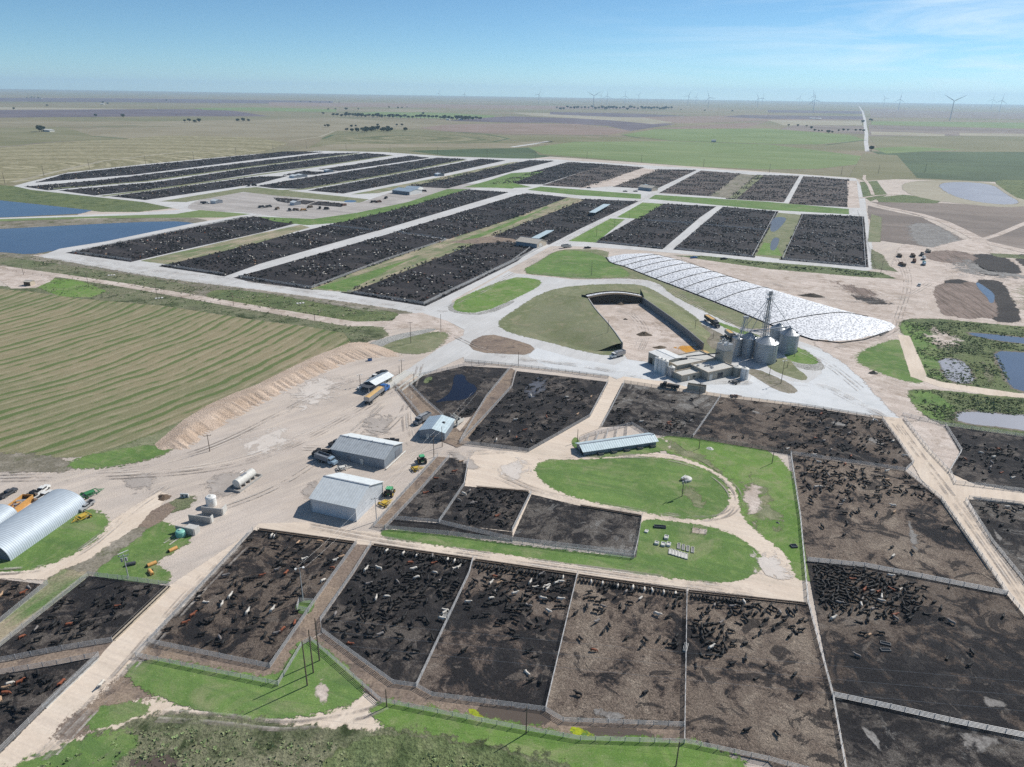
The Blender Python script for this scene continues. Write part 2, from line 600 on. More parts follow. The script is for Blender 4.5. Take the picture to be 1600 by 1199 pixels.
LAYERS = []
BLOBS = {'wet_patch', 'bare_patch', 'muddy_flat', 'gravel_spill', 'spilled_grain', 'dry_patch', 'dirt_patch'}
ORGANIC = {'brown_till', 'muddy_shore', 'weedy_bank', 'worked_ground', 'dark_field', 'black_silt', 'muddy_flat', 'wet_patch', 'bare_patch', 'pond', 'pale_shore', 'mud_pond', 'dirt_patch', 'weedy_flat',
           'grass_patch', 'dry_patch', 'mud_smear', 'gravel_spill', 'weedy_strip', 'pond_bank', 'spilled_grain', 'courtyard', 'lawn', 'sandy_flat', 'riprap_ditch', 'ditch_grass'}
AX = R(-24)


def level(pts):
    """how high a sheet must lie above those already laid where they meet"""
    xs = [p.x * math.cos(AX) + p.y * math.sin(AX) for p in pts]
    ys = [-p.x * math.sin(AX) + p.y * math.cos(AX) for p in pts]
    b = (min(xs), max(xs), min(ys), max(ys))
    lv = 0
    for q, l_ in LAYERS:
        if q[0] < b[1] and q[1] > b[0] and q[2] < b[3] and q[3] > b[2]:
            lv = max(lv, l_)
    LAYERS.append((b, lv + 1))
    return lv + 1


def sheet(name, spec, mat, soft=None, smooth=0, rag=0.0, kind='structure', pts=None, zlift=0.0, blob=None):
    """a ground sheet from its outline; 'soft' metres of broken border"""
    p = [P(u, v) for u, v in px(spec)] if pts is None else [Vector((a, b, 0)) for a, b in pts]
    if smooth == 0 and pts is None and name in ORGANIC:
        smooth = 0 if name in ('weedy_strip', 'dark_field') else (2 if len(p) > 5 else 1)
    if name in ('pond', 'mud_pond') and not pts:      # muddy shore under the water's edge
        sheet('muddy_shore', spec, 'shore', soft=7, smooth=2, pts=None)
    blob = name in BLOBS if blob is None else blob
    p = [Vector((q.x, q.y)) for q in p]
    area = sum(p[i].x * p[(i + 1) % len(p)].y - p[(i + 1) % len(p)].x * p[i].y for i in range(len(p)))
    if area < 0:
        p = p[::-1]
    if smooth:
        p = chaikin(p, smooth)
    dmin = min(q.length for q in p)
    if soft and soft > 4:
        soft = soft * 0.6
    n = len(p)
    w = (0.8 if soft is None else soft) / 2
    if name in ORGANIC or 'grass' in name:
        w *= 2.6 if ('grass' in name or name == 'lawn') and w < 2 else 1.9
    inn, outn = [], []
    for k in range(n):
        e1 = (p[k] - p[k - 1])
        e2 = (p[(k + 1) % n] - p[k])
        e1 = e1.normalized() if e1.length > 1e-6 else Vector((1, 0))
        e2 = e2.normalized() if e2.length > 1e-6 else e1
        nn = Vector((e1.y + e2.y, -e1.x - e2.x))
        nn = nn.normalized() if nn.length > 1e-4 else Vector((e1.y, -e1.x))
        inn.append(p[k])
        outn.append(p[k] + nn * w * 1.3)
    z = 0.0045 * level([Vector((q.x, q.y, 0)) for q in outn]) + zlift
    if blob:
        cx_ = sum(q.x for q in p) / n
        cy_ = sum(q.y for q in p) / n
        vs, ed = [(cx_, cy_, z)], [1.0]
        for f_ in (.4, .7, 1.0, 1.18):
            for q in p:
                vs.append((cx_ + (q.x - cx_) * f_, cy_ + (q.y - cy_) * f_, z))
                ed.append(max(0.0, 1.08 - f_ * .9))
        fs = [(0, 1 + k, 1 + (k + 1) % n) for k in range(n)]
        for r_ in range(3):
            b_ = 1 + r_ * n
            fs += [(b_ + k, b_ + n + k, b_ + n + (k + 1) % n, b_ + (k + 1) % n) for k in range(n)]
        me = bpy.data.meshes.new(name)
        me.from_pydata(vs, [], fs)
        me.materials.append(M[mat] if isinstance(mat, str) else mat)
        me.attributes.new('edge', 'FLOAT', 'POINT').data.foreach_set('value', ed)
        me.attributes.new('blob', 'FLOAT', 'POINT').data.foreach_set('value', [1.0] * len(ed))
        o = link(name, me)
        o['kind'] = kind
        return o
    vs = [(q.x, q.y, z) for q in inn] + [(q.x, q.y, z - 0.003) for q in outn]
    fs = [tuple(range(n))] + [(k, n + k, n + (k + 1) % n, (k + 1) % n) for k in range(n)]
    me = bpy.data.meshes.new(name)
    me.from_pydata(vs, [], fs)
    me.materials.append(M[mat] if isinstance(mat, str) else mat)
    at = me.attributes.new('edge', 'FLOAT', 'POINT')
    at.data.foreach_set('value', [1.0] * n + [0.0] * n)
    o = link(name, me)
    o['kind'] = kind
    return o


def rib(spec, w0, w1=None):
    """outline of a path from its centre line and widths in metres"""
    p = [P(u, v) for u, v in px(spec)]
    w1 = w0 if w1 is None else w1
    L, Rr = [], []
    for i in range(len(p)):
        d = p[min(i + 1, len(p) - 1)] - p[max(i - 1, 0)]
        d.normalize()
        nn = Vector((-d.y, d.x, 0))
        w = (w0 + (w1 - w0) * i / (len(p) - 1)) / 2
        L.append(p[i] + nn * w)
        Rr.append(p[i] - nn * w)
    return [(q.x, q.y) for q in L + Rr[::-1]]


# ------------------------------------------------------------------ the ground
gb = MB()
G = 25000
N_ = 24
for i in range(N_):
    for j in range(N_):
        pass
gb.add([(-G, -G, 0), (G, -G, 0), (G, G, 0), (-G, G, 0)], [(0, 1, 2, 3)])
ground = gb.build('ground', M['far'])
ground['kind'] = 'structure'

M['silt'] = earth('black_silt', C('45413f'), C('3a3736'), C('655f5a'), .08, .5, 2, soft=8, fineamt=.35)
M['till'] = earth('combed_brown_soil', C('93837a'), C('82736a'), C('b5a497'), .08, .5, 2, soft=5, fineamt=.3, line=(80, 16, .9, C('64584f'), .8))
M['shore'] = earth('muddy_shore', C('8a8275'), C('777063'), C('9d9586'), .1, .5, 2, soft=7, fineamt=.25)
S = sheet
for nm_, c_ in (('trackA', 'a79d94'), ('trackB', 'e2dad0')):      # worn wheel marks, broken along their length
    t_ = NT(nm_)
    t_.out(C(c_), .95)
    al_ = t_.math('MULTIPLY', t_.rng(t_.noise(.09, 5, .7, None, 0, 3), .44, .62), t_.rng(t_.noise(1.5, 3, .7), .3, .6, .25, .75))
    t_.l(al_, t_.p.inputs['Alpha'])
    M[nm_] = t_.m
# far farmland, furthest first (names of the setting)
FAR = [
    ('f_purple', '-200,152 200,154 520,158 520,163 200,160 -200,158'),
    ('f_pale', '-200,166 130,169 330,173 330,175 100,173 -200,171'),
    ('f_purple', '-200,173 200,171 350,171 420,182 250,182 0,184 -200,184'),
    ('f_green', '300,169 400,168 525,171 525,175 400,174 320,172'),
    ('f_pink', '420,160 700,163 1000,168 1000,171 700,169 420,166'),
    ('f_green', '545,178 600,174 700,177 775,181 762,187 625,184'),
    ('f_tan', '560,171 640,170 700,174 640,176 560,174'),
    ('f_purple', '700,189 762,184 800,182 950,187 1055,194 985,205 950,197 862,192 800,192'),
    ('f_pale', '800,176 900,178 1060,187 1100,188 1020,194 950,188 830,181'),
    ('f_purple', '860,175 1000,178 1120,184 1110,186 960,183 860,179'),
    ('f_pink', '1000,183 1200,180 1350,184 1350,188 1170,190 1060,193'),
    ('f_purple', '1130,183 1160,180 1350,182 1350,187 1200,186'),
    ('f_purple', '1200,172 1350,174 1350,178 1200,176'),
    ('f_pale', '1200,188 1345,189 1347,196 1225,196'),
    ('f_brown', '1215,203 1242,196 1349,197 1350,210 1300,207'),
    ('f_pink', '1080,197 1200,190 1160,201 1090,201 1000,203'),
    ('f_brown', '1360,170 1500,175 1700,178 1700,188 1500,185 1360,184'),
    ('f_green', '1362,190 1420,190 1600,192 1800,194 1800,203 1600,201 1412,196 1362,195'),
    ('f_brown', '1358,196 1600,202 1800,205 1800,214 1600,212 1358,213'),
    ('f_pale', '1362,206 1420,207 1475,210 1475,213 1362,211'),
    ('f_pale', '1500,208 1700,211 1800,213 1800,216 1500,212'),
    ('f_tan', '-200,188 0,190 250,190 400,187 520,184 700,196 657,200 520,205 400,200 200,196 -200,200'),
    ('f_olive', '-300,202 100,199 145,212 212,216 100,222 0,231 -300,240'),
    ('f_tan', '117,203 200,200 400,196 522,204 500,212 400,217 212,217 150,214'),
    ('f_pink', '657,200 700,195 800,193 900,194 950,199 985,205 950,211 800,211 700,206'),
    ('f_olive', '515,208 560,203 660,203 700,208 800,212 900,213 960,220 840,226 700,232 550,234 480,233 500,222'),
    ('ringB', '505,217 575,210 700,206 775,212 800,219 725,226 575,226 520,223'),
    ('f_tan', '440,238 520,226 800,224 850,220 857,224 800,232 650,230 560,232'),
    ('ringA', '-300,260 -100,240 0,232 50,226 100,222 200,217 260,212 400,215 450,224 400,240 225,257 107,268 30,286 -100,296 -300,310'),
    ('f_olive', '480,236 560,233 700,234 820,232 840,243 930,250 1060,262 1200,268 1350,277 1350,281 1200,273 887,254 700,246 500,238'),
    ('f_dkgreen', '640,236 830,231 840,242 900,248 862,250 700,244'),
    ('f_green', '972,211 1025,202 1200,201 1325,211 1352,219 1275,226 1200,225 1050,220 1000,218'),
    ('f_olive', '1000,214 1050,220 1200,226 1275,227 1352,221 1356,236 1275,236 1150,230 1050,222 925,222 940,214'),
    ('f_green', '827,231 900,222 1050,221 1200,226 1275,235 1350,245 1361,251 1337,257 1275,264 1200,265 1075,260 925,247 850,241'),
    ('f_olive', '1360,215 1600,214 1800,214 1800,240 1600,238 1375,236'),
    ('f_dkgreen', '1362,237 1600,238 1800,240 1800,300 1600,284 1545,284 1425,278 1400,250'),
    ('f_green', '1364,232 1420,229 1500,234 1420,238 1385,240'),
    ('f_olive', '1350,240 1400,243 1430,278 1350,283 1330,276'),
]
for mt_, sp_ in FAR:
    S('farmland_field', sp_, mt_, soft=14, zlift=0.02)
for sp_, w_, m_ in (('505,217 520,211 575,208 640,206 700,206 760,210 795,217 770,222 700,225 600,227', 9, 'f_dkgreen'), ('556,217 600,213 660,211 720,213 760,219 700,223 600,224 562,221', 7, 'f_dkgreen'),
                    ('0,268 60,262 100,250 118,240 100,230 60,226 0,230', 8, 'f_pale'), ('0,262 50,257 82,248 95,240 80,232 40,230', 7, 'f_pale'), ('0,256 30,252 60,246 70,240 55,235 20,234', 6, 'f_pale'), ('0,274 70,267 115,254 135,243', 6, 'f_pale'),
                    ('20,285 90,268 160,252 260,240 380,232', 7, 'f_pale'), ('0,200 60,200 130,199 200,197 260,194', 14, 'f_dkgreen'), ('-60,232 30,228 60,224 100,221 190,219', 9, 'f_brown'), ('145,213 200,217 250,217', 10, 'f_dkgreen'),
                    ('140,226 200,224 260,226', 8, 'f_dkgreen'), ('195,241 212,241', 10, 'f_dkgreen'), ('195,226 212,226', 10, 'f_dkgreen'), ('240,227 256,227', 8, 'f_dkgreen'), ('117,204 160,201 250,200', 9, 'f_pale'),
                    ('200,205 260,206 300,203', 18, 'f_pale'), ('450,221 500,214 523,205', 8, 'f_pale'), ('320,226 340,222 360,226 350,230', 7, 'f_pale'), ('525,223 620,219 660,220 700,222', 6, 'f_pale'), ('780,219 830,221 860,220', 7, 'f_brown'),
                    ('860,214 900,213 980,213', 10, 'f_brown'), ('1020,221 1100,226 1180,229', 6, 'f_olive'), ('1060,239 1110,241', 14, 'f_olive'), ('1205,250 1260,257', 10, 'f_olive'), ('-50,160 200,160 500,166', 60, 'f_dkgreen'), ('900,166 1200,170 1340,172', 70, 'f_dkgreen'),
                    ('1370,178 1480,180 1600,182', 40, 'f_purple'), ('1290,179 1340,178', 60, 'f_dkgreen'), ('640,163 900,168', 70, 'f_purple')):
    S('field_track', '', m_, pts=rib(sp_, w_), soft=w_ * .4)
S('country_road', '', 'caliche', pts=rib('1342,166 1348,175 1351,186 1352,198 1354,210 1353,222 1355,237', 14, 8), soft=3)
S('country_road', '', 'caliche', pts=rib('1378,244 1393,252 1398,258', 8), soft=3)
S('country_road', '', 'caliche', pts=rib('1399,262 1380,266 1358,268 1347,273', 8), soft=3)
S('country_road', '', 'caliche', pts=rib('800,230 835,225 858,221 862,222', 12), soft=5)
S('field_track', '', 'f_dkgreen', pts=rib('972,211 1000,216 1050,220 1200,226 1290,227 1352,219', 10), soft=5)
S('field_track', '', 'f_dkgreen', pts=rib('690,206 800,210 950,212', 12), soft=6)

# near ground of the feed yard
S('feed_yard_dirt', '-500,395 -150,398 60,398 130,330 860,245 1345,279 1500,283 2000,300 2300,420 2200,1600 -1200,1600', 'dirt', soft=8)
S('grass_bank', '-300,266 -150,278 25,292 50,297 225,317 272,325 217,331 162,331 75,322 0,313 -150,298 -300,285', 'dkscrub', soft=5)
S('pond_bank', '-300,353 0,347 200,341 290,339 332,347 302,354 200,372 90,393 44,400 0,397 -150,392 -300,390', 'bank', soft=5)
S('pond', '-400,282 -150,298 0,314 75,322 164,332 0,340 -150,346 -400,356', 'water', soft=3, smooth=1)
S('pond', '-400,372 -150,365 0,359 125,352 262,346 302,349 295,352 200,371 87,391 44,398 0,394 -150,386 -400,384', 'water', soft=3, smooth=1)
# caliche floor under every feed block: pens and strips are laid over it
S('gravel_road', '22,291 60,281 107,270 225,257 400,241 500,236 600,238 700,245 800,248 862,249 950,255 1095,264 1200,270 1337,279 1350,300 1353,330 1367,420 1350,424 '
  '1200,412 1100,400 1000,391 900,385 860,385 845,393 800,418 705,470 700,502 662,492 600,480 400,452 250,436 125,413 60,402 95,389 165,378 300,350 385,336 300,336 0,346 -300,352 '
  '-300,346 0,341 200,334 283,328 225,316 150,308 50,297', 'caliche', soft=2)
S('courtyard', '285,326 330,306 400,299 420,305 500,314 560,320 600,305 650,290 735,288 790,285 760,292 715,297 600,325 520,344 440,340 390,332 330,330', 'court', soft=5)

PENS = {}


def grow(p, d):
    n = len(p)
    ar = sum(p[i][0] * p[(i + 1) % n][1] - p[(i + 1) % n][0] * p[i][1] for i in range(n))
    sg = 1 if ar > 0 else -1
    out = []
    for i in range(n):
        a, b, c = Vector(p[i - 1]), Vector(p[i]), Vector(p[(i + 1) % n])
        e1, e2 = (b - a).normalized(), (c - b).normalized()
        n1, n2 = Vector((e1.y, -e1.x)) * sg, Vector((e2.y, -e2.x)) * sg
        m_ = (n1 + n2)
        m_ = m_ / max(.5, m_.dot(n1))
        q = b + m_ * d
        out.append((q.x, q.y))
    return out


def pen(key, spec, mat, name='pen_ground', out=0, **kw):
    PENS[key] = [tuple(P(u, v)[:2]) for u, v in px(spec)]
    if out:
        PENS[key] = grow(PENS[key], out)
    return S(name, '', mat, pts=PENS[key], **kw)


for k, sp_, mt_ in [
    ('p1', '60,285 107,272 225,259 400,242 450,237 500,238 400,249 207,273', 'penfar'),
    ('p2', '45,292 160,282 400,253 500,241 560,239 400,259 225,283 78,297', 'penfar'),
    ('p3', '100,298 250,285 400,262 572,240 610,243 520,256 400,271 250,294 150,305', 'penfar'),
    ('p4', '180,307 400,277 443,276 400,287 228,312', 'penfar'),
    ('p4b', '447,274 475,268 500,269 525,268 490,273', 'penfar'),
    ('p4c', '502,265 560,257 640,244 667,247 530,267', 'penfar'),
    ('p5', '408,291 465,281 685,247 725,249 625,269 475,295 430,294', 'penfar'),
    ('p6', '488,298 575,282 752,249 786,251 675,275 535,302', 'penfar'),
    ('p7', '640,291 695,278 830,251 862,252 800,267 697,294', 'penfar'),
    ('p8', '772,287 800,279 890,254 942,257 845,288', 'penfar'),
    ('p9', '850,290 947,257 1005,262 917,294', 'penrow'),
    ('p10', '960,292 1027,265 1087,266 1022,296', 'penrow'),
    ('p11', '1032,302 1097,267 1157,272 1110,307', 'penrow'),
    ('p12', '1137,311 1182,274 1247,275 1222,316', 'penrow'),
    ('p13', '1235,319 1257,276 1325,281 1322,324', 'penrow'),
    ('p14', '932,379 1037,319 1116,323 1090,340 1032,389', 'penfar'),
    ('p15', '1056,390 1132,324 1213,331 1175,402', 'penfar'),
    ('p16', '1222,406 1255,335 1347,339 1352,417', 'penfar'),
    ('a', '113,395 300,357 385,340 405,340 459,349 400,364 300,386 205,408', 'penfar'),
    ('b1', '258,416 400,381 515,353 583,361 400,412 350,430', 'penfar'),
    ('b2', '519,352 640,322 733,297 790,301 588,360', 'penfar'),
    ('c1', '375,434 425,420 617,365 697,376 600,408 487,451 400,440', 'penfar'),
    ('c2', '622,363 810,306 825,303 884,309 800,342 702,373', 'penfar'),
    ('d1', '543,457 645,419 737,381 790,378 830,387 800,409 662,476', 'penfar'),
    ('d2', '768,368 800,358 914,312 993,315 900,358 855,381 800,373', 'penfar'),
]:
    pen(k, sp_, mt_, soft=2.5, out=2.6 if k in ('a', 'b1', 'b2', 'c1', 'c2', 'd1', 'd2') else (1.5 if k in ('p14', 'p15', 'p16', 'p9', 'p10', 'p11', 'p12', 'p13') else 3.5))
for sp_, mt_ in [
    ('222,408 400,367 470,352 482,356 400,380 262,413', 'strip'),
    ('487,452 560,425 692,377 705,374 800,343 888,309 914,312 800,356 745,380 690,400 547,457', 'strip'),
    ('497,450 575,427 640,406 600,425 540,455', 'grass'),
    ('715,378 800,347 860,323 800,350 740,374', 'grass'),
    ('700,379 765,370 800,374 828,381 790,378 740,381', 'cowalley'),
    ('1180,400 1217,333 1250,336 1222,405', 'olive'),
    ('1184,398 1195,380 1210,382 1220,400', 'grassb'),
    ('890,377 955,342 975,343 930,379', 'grassb'), ('965,340 1005,317 1035,319 997,342', 'grassb'),
    ('825,297 845,292 1000,304 1000,311 900,305', 'grass'),
    ('1015,311 1025,305 1200,316 1325,327 1325,335 1200,328', 'grass'),
    ('725,293 760,284 800,271 850,268 800,286 830,293 800,294', 'grass'),
    ('760,293 790,287 815,289 800,295', 'grassb'),
    ('550,304 690,277 800,254 812,253 700,279 590,302', 'strip'),
    ('405,339 490,343 560,333 640,316 700,296 730,296 640,322 530,348 480,352 430,346', 'grass'),
    ('252,315 375,295 400,293 500,304 575,312 561,317 520,314 425,305 380,300 331,309 290,316', 'olive'),
    ('275,335 312,329 390,335 350,340 150,341 0,346 -300,354 -300,350 0,343', 'f_green'),
    ('1137,309 1182,274 1192,275 1150,311', 'olive'), ('905,295 1005,263 1027,266 960,291', 'sand'),
    ('1110,307 1157,272 1182,274 1137,310', 'bank'),
    ('1325,283 1338,283 1342,325 1325,325', 'sand'),
    ('1345,285 1370,283 1385,305 1360,315 1350,308', 'dkscrub'),
]:
    S('grass_strip', sp_, mt_, soft=1.5, rag=0.8)
S('water_puddle', '1206,344 1216,339 1230,341 1214,360 1204,364', 'greywater', soft=3, smooth=2)
S('water_puddle', '1206,377 1212,371 1218,374 1210,392 1204,391', 'greywater', soft=2, smooth=2)
S('water_puddle', '536,316 543,313 558,314 552,317', 'water', soft=2, smooth=1)
for k, sp_ in (('q1', '427,309 470,312 450,318 434,315'), ('q2', '452,317 474,313 493,315 478,320'), ('q3', '482,320 498,315 540,319 533,324')):
    pen(k, sp_, 'penfar', soft=.8)
# thin alley lanes between the far rows
for sp_ in ('85,295 225,284 400,260 560,240', '160,307 250,295 400,274 520,257 612,243', '440,298 475,296 625,270 727,250'):
    S('grass_strip', '', 'olive', pts=rib(sp_, 7), soft=2)

# ground left of the yard: scrubby bank, path, hay field, earth bank
S('weedy_bank', '-300,385 0,395 40,400 60,403 125,415 250,437 400,455 600,483 650,492 640,505 610,505 500,496 400,482 250,456 100,431 0,415 -300,395', 'bank', soft=4, rag=1.5)
S('weedy_bank', '0,402 60,410 130,420 300,446 300,458 180,446 60,424 0,412', 'scrub', soft=5, rag=2)
S('weedy_bank', '340,452 420,460 520,480 600,486 628,495 610,503 560,503 500,494 400,478 320,464', 'dkscrub', soft=5, rag=2)
S('grass_strip', '-300,440 50,450 75,436 112,434 250,459 400,485 525,506 595,514 600,525 585,530 550,536 525,545 500,560 500,520 400,502 250,478 112,467 45,456 -300,460', 'scrub', soft=4, rag=1.5)
S('grass_strip', '60,446 78,436 115,438 160,456 140,464 100,463', 'grassb', soft=4, rag=1.5)
S('dirt_path', '', 'sand', pts=rib('-300,398 0,418 100,432 200,447 400,482 550,507 640,505 690,512', 5, 9), soft=1.2)
S('dirt_path', '-150,412 0,417 90,430 75,441 55,450 20,451 0,437 -150,432', 'sand', soft=3, rag=2)
S('dirt_path', '625,492 662,490 700,503 722,520 722,530 700,545 680,535 690,515 650,512 600,515', 'sand', soft=3, rag=1)
S('hay_field', '-500,445 -150,448 0,453 45,457 112,467 250,479 400,502 480,512 535,522 545,535 525,546 495,558 400,602 350,622 290,657 235,690 140,712 50,716 0,713 -500,735', 'swath', soft=6, rag=2)
S('weedy_bank', '-300,712 0,713 60,716 110,728 100,735 0,732 -300,745', 'bank', soft=4, rag=2)
S('grass_patch', '140,714 232,692 400,604 420,596 330,650 257,708 200,722', 'olive', soft=5, rag=2)
S('grass_patch', '112,728 140,715 230,700 256,704 245,710 200,721 160,728', 'grass', soft=3, rag=1)
S('grass_patch', '578,543 612,530 687,520 697,524 675,546 650,553 612,547', 'olive', soft=4, rag=1)
S('riprap_ditch', '546,556 570,540 615,525 662,516 684,514 660,522 637,527 605,536 575,553 555,558', 'riprap', soft=1.2, rag=.8)

# caliche junction and concrete apron round the feed mill, then the islands
S('gravel_road', '662,490 700,478 795,424 805,428 862,434 900,438 975,436 1012,439 1035,447 1050,462 1090,482 1150,511 1200,520 1243,532 1300,552 1340,580 1375,617 1400,645 1407,656 '
  '1362,650 1250,633 1200,630 1105,617 1032,607 975,596 950,588 862,578 800,571 727,565 725,558 655,590 635,580 687,545 725,525 727,516 700,502', 'caliche', soft=1.2)
S('concrete_apron', '1180,575 1235,597 1262,600 1285,585 1285,565 1250,540 1300,554 1338,581 1372,618 1397,645 1404,655 1362,648 1250,631 1150,621 1060,607 990,595 1060,603 1130,602 1170,600', 'concrete', soft=1)
S('concrete_apron', '985,553 1100,560 1110,575 1010,600 950,587 862,576 826,557 840,545 900,562 960,572 975,565', 'concrete', soft=2)
S('dirt_apron', '975,590 1040,598 1105,614 1200,627 1250,633 1200,632 1105,620 1032,610 960,596', 'cream_b', soft=2)
for nm, sp_, mt_, sf in [
    ('grass_island', '703,481 720,466 800,434 830,436 845,440 838,449 800,468 750,489 715,487', 'grassb', 1.5),
    ('gravel_verge', '697,483 712,470 705,483 720,489 752,491 800,470 805,473 760,493 715,491', 'riprap', 1),
    ('grass_island', '815,427 850,406 870,393 893,390 950,392 945,402 960,412 1012,434 1075,459 1145,487 1200,510 1180,514 1150,509 1090,480 1050,460 1035,444 1012,437 975,434 900,436 862,431', 'olive', 2),
    ('grass_island', '816,426 850,408 870,395 890,392 930,397 960,415 980,428 975,433 900,434 862,430', 'grass', 3),
    ('grass_island', '777,507 800,490 850,457 900,447 985,444 1012,450 1037,465 1087,497 1098,515 1120,540 1120,556 985,553 955,556 912,549 857,534 800,521', 'olive', 1.5),
    ('dirt_island', '731,537 762,522 800,531 837,543 825,555 800,554 745,551', 'cowalley', 1.5),
    ('grass_island', '1226,560 1240,541 1260,551 1280,568 1262,571', 'grassb', 1.5),
    ('gravel_verge', '1218,563 1262,571 1282,569 1275,560 1290,575 1280,580 1255,578', 'riprap', 1),
    ('dirt_island', '1196,567 1230,558 1242,576 1260,588 1258,596 1235,590 1205,578', 'olive', 1.5),
    ('dirt_island', '1165,580 1180,577 1212,590 1232,600 1246,611 1238,616 1215,611 1190,596', 'bank', 1.5),
    ('grass_island', '1110,500 1150,515 1195,528 1160,522 1140,515', 'grassb', 1.5),
    ('dirt_island', '1092,505 1120,520 1150,535 1150,552 1120,552 1098,525', 'bank', 2),
]:
    S(nm, sp_, mt_, soft=sf, smooth=1)
S('bunker_floor', '919,476 1004,475 1050,508 1098,548 1112,560 1060,568 1010,566 980,562 972,545 950,515 935,498', 'sand', soft=.8)
S('spilled_grain', '1050,544 1075,535 1100,552 1105,562 1060,566 1070,552', M.setdefault('corn', earth('yellow_corn', C('d09a45'), C('c58c3c'), C('e0b46a'), .2, .6, 2, soft=3)), soft=4, rag=1)
S('spilled_grain', '1010,500 1040,505 1060,528 1030,522', M['sand'], soft=8, rag=1)

# silage pile surroundings and the worked ground to the right
S('worked_ground', '1050,398 1200,415 1375,430 1395,425 1410,380 1440,385 1600,398 2000,420 2100,540 1600,512 1450,500 1407,503 1395,518 1370,530 1310,542 1270,536 1340,500 1200,450 1100,418', 'sand', soft=5, rag=3)
S('worked_ground', '1270,534 1310,541 1380,530 1410,520 1412,535 1350,555 1345,568 1380,582 1440,598 1600,620 1900,640 1900,650 1600,625 1450,610 1415,612 1440,645 1420,660 1400,645 1375,617 1340,580 1300,553', 'sand', soft=3)
S('weedy_strip', '1200,411 1300,419 1375,427 1397,436 1350,433 1200,420 1057,400 1100,401', 'dkscrub', soft=3, rag=1)
S('dark_field', '1370,317 1450,318 1600,324 2000,340 2000,420 1600,393 1537,373 1475,346 1400,326', 'f_brown', soft=14)
S('dark_field', '1357,322 1375,327 1437,340 1470,357 1507,377 1490,388 1450,386 1375,376 1360,340', 'f_brown', soft=5)
S('worked_ground', '1430,352 1450,350 1480,368 1490,378 1470,386 1445,384 1437,370', 'crust', soft=20)
S('weedy_strip', '1362,335 1375,340 1372,378 1358,378', 'olive', soft=3)
S('weedy_strip', '1362,390 1375,398 1385,415 1400,425 1366,420', 'scrub', soft=3)
S('weedy_strip', '1370,310 1412,305 1475,311 1460,318 1375,316', 'dkscrub', soft=4)
S('pale_shore', '1408,282 1550,283 1590,305 1620,318 1590,324 1540,323 1420,308', 'f_pale', soft=8, rag=4)
S('weedy_bank', '1550,281 1600,282 1800,290 1800,330 1602,316 1575,300', 'dkscrub', soft=5)
S('pond', '1462,285 1545,286 1570,305 1596,319 1550,320 1487,307', 'mudwater', soft=6, rag=3)
S('pond', '1585,262 1600,264 1700,272 1700,278 1600,272', 'mudwater', soft=3)
S('dirt_track', '', 'sand', pts=rib('1351,274 1350,280 1358,290 1364,305', 4), soft=1)
S('dirt_track', '', 'sand', pts=rib('1344,310 1370,306 1402,304', 4), soft=1)
S('dirt_track', '', 'sand', pts=rib('1368,320 1387,325 1437,335 1475,347 1512,365 1535,378 1600,393 1700,410', 7, 13), soft=1.5)
S('dirt_track', '', 'sand', pts=rib('1530,376 1560,367 1600,350 1700,310', 5), soft=1.5)
S('worked_ground', '1490,380 1530,372 1550,395 1500,402 1440,395', 'sand', soft=4)
S('black_silt', '1515,402 1538,398 1562,401 1578,412 1592,426 1568,428 1545,432 1536,424 1524,412', 'silt', soft=9)
S('black_silt', '1526,440 1556,438 1566,450 1574,466 1582,484 1590,503 1556,503 1552,488 1556,476 1546,460', 'silt', soft=7)
S('black_silt', '1478,440 1500,437 1514,443 1512,450 1496,447 1484,447', 'silt', soft=5)
S('black_silt', '1590,398 1640,402 1700,410 1700,440 1640,430 1600,415', 'silt', soft=9)
S('brown_till', '1462,457 1470,446 1484,444 1504,446 1520,441 1532,450 1545,462 1554,478 1551,499 1530,495 1510,499 1490,493 1476,494 1470,476', 'till', soft=5)
S('brown_till', '1440,398 1490,392 1520,400 1510,412 1470,410', 'till', soft=10, smooth=2)
S('wet_patch', '1330,455 1380,462 1400,480 1360,478 1320,465', 'silt')
S('wet_patch', '1290,440 1340,445 1400,470 1340,468', 'till')
S('wet_patch', '1590,450 1660,455 1660,500 1600,500', 'silt')
S('weedy_strip', '1550,397 1700,405 1700,412 1560,402', 'scrub', soft=4)
S('muddy_flat', '1580,440 1620,443 1700,460 1700,505 1595,500', 'f_pale', soft=6, rag=3)
S('muddy_flat', '1480,402 1517,403 1535,425 1590,428 1650,440 1540,437 1478,425', 'crust', soft=20)
S('water_puddle', '1525,441 1533,446 1550,457 1553,468 1548,476 1545,466 1530,452', 'water', soft=2, smooth=2)
S('grass_patch', '1410,531 1420,552 1430,588 1435,598 1400,590 1375,580 1345,567 1350,553 1380,540', 'grass', soft=3, rag=1)
S('weedy_flat', '1407,502 1450,499 1520,505 1600,513 2000,540 2000,650 1600,614 1525,606 1485,601 1450,591 1440,567 1435,552 1415,523', 'dkscrub', soft=3, rag=1.5)
S('grass_patch', '1410,506 1440,506 1455,545 1470,590 1450,588 1440,565 1432,545', 'grass', soft=6, rag=2)
S('pond', '1511,522 1540,523 1600,530 1800,545 1800,553 1600,537 1550,531', 'water', soft=2, smooth=1)
S('pond', '1555,550 1600,553 1800,570 1800,650 1600,612 1582,605 1570,578', 'water', soft=2, smooth=1)
S('mud_pond', '1472,564 1490,562 1507,572 1517,600 1485,595 1482,585', 'mudwater', soft=3, rag=1)
S('dirt_patch', '1452,509 1470,510 1465,520 1455,523', 'sand', soft=2, smooth=1)
S('dirt_path', '', 'cream', pts=rib('1412,525 1425,560 1436,590 1470,602 1600,622 1900,650', 5, 8), soft=1.5)
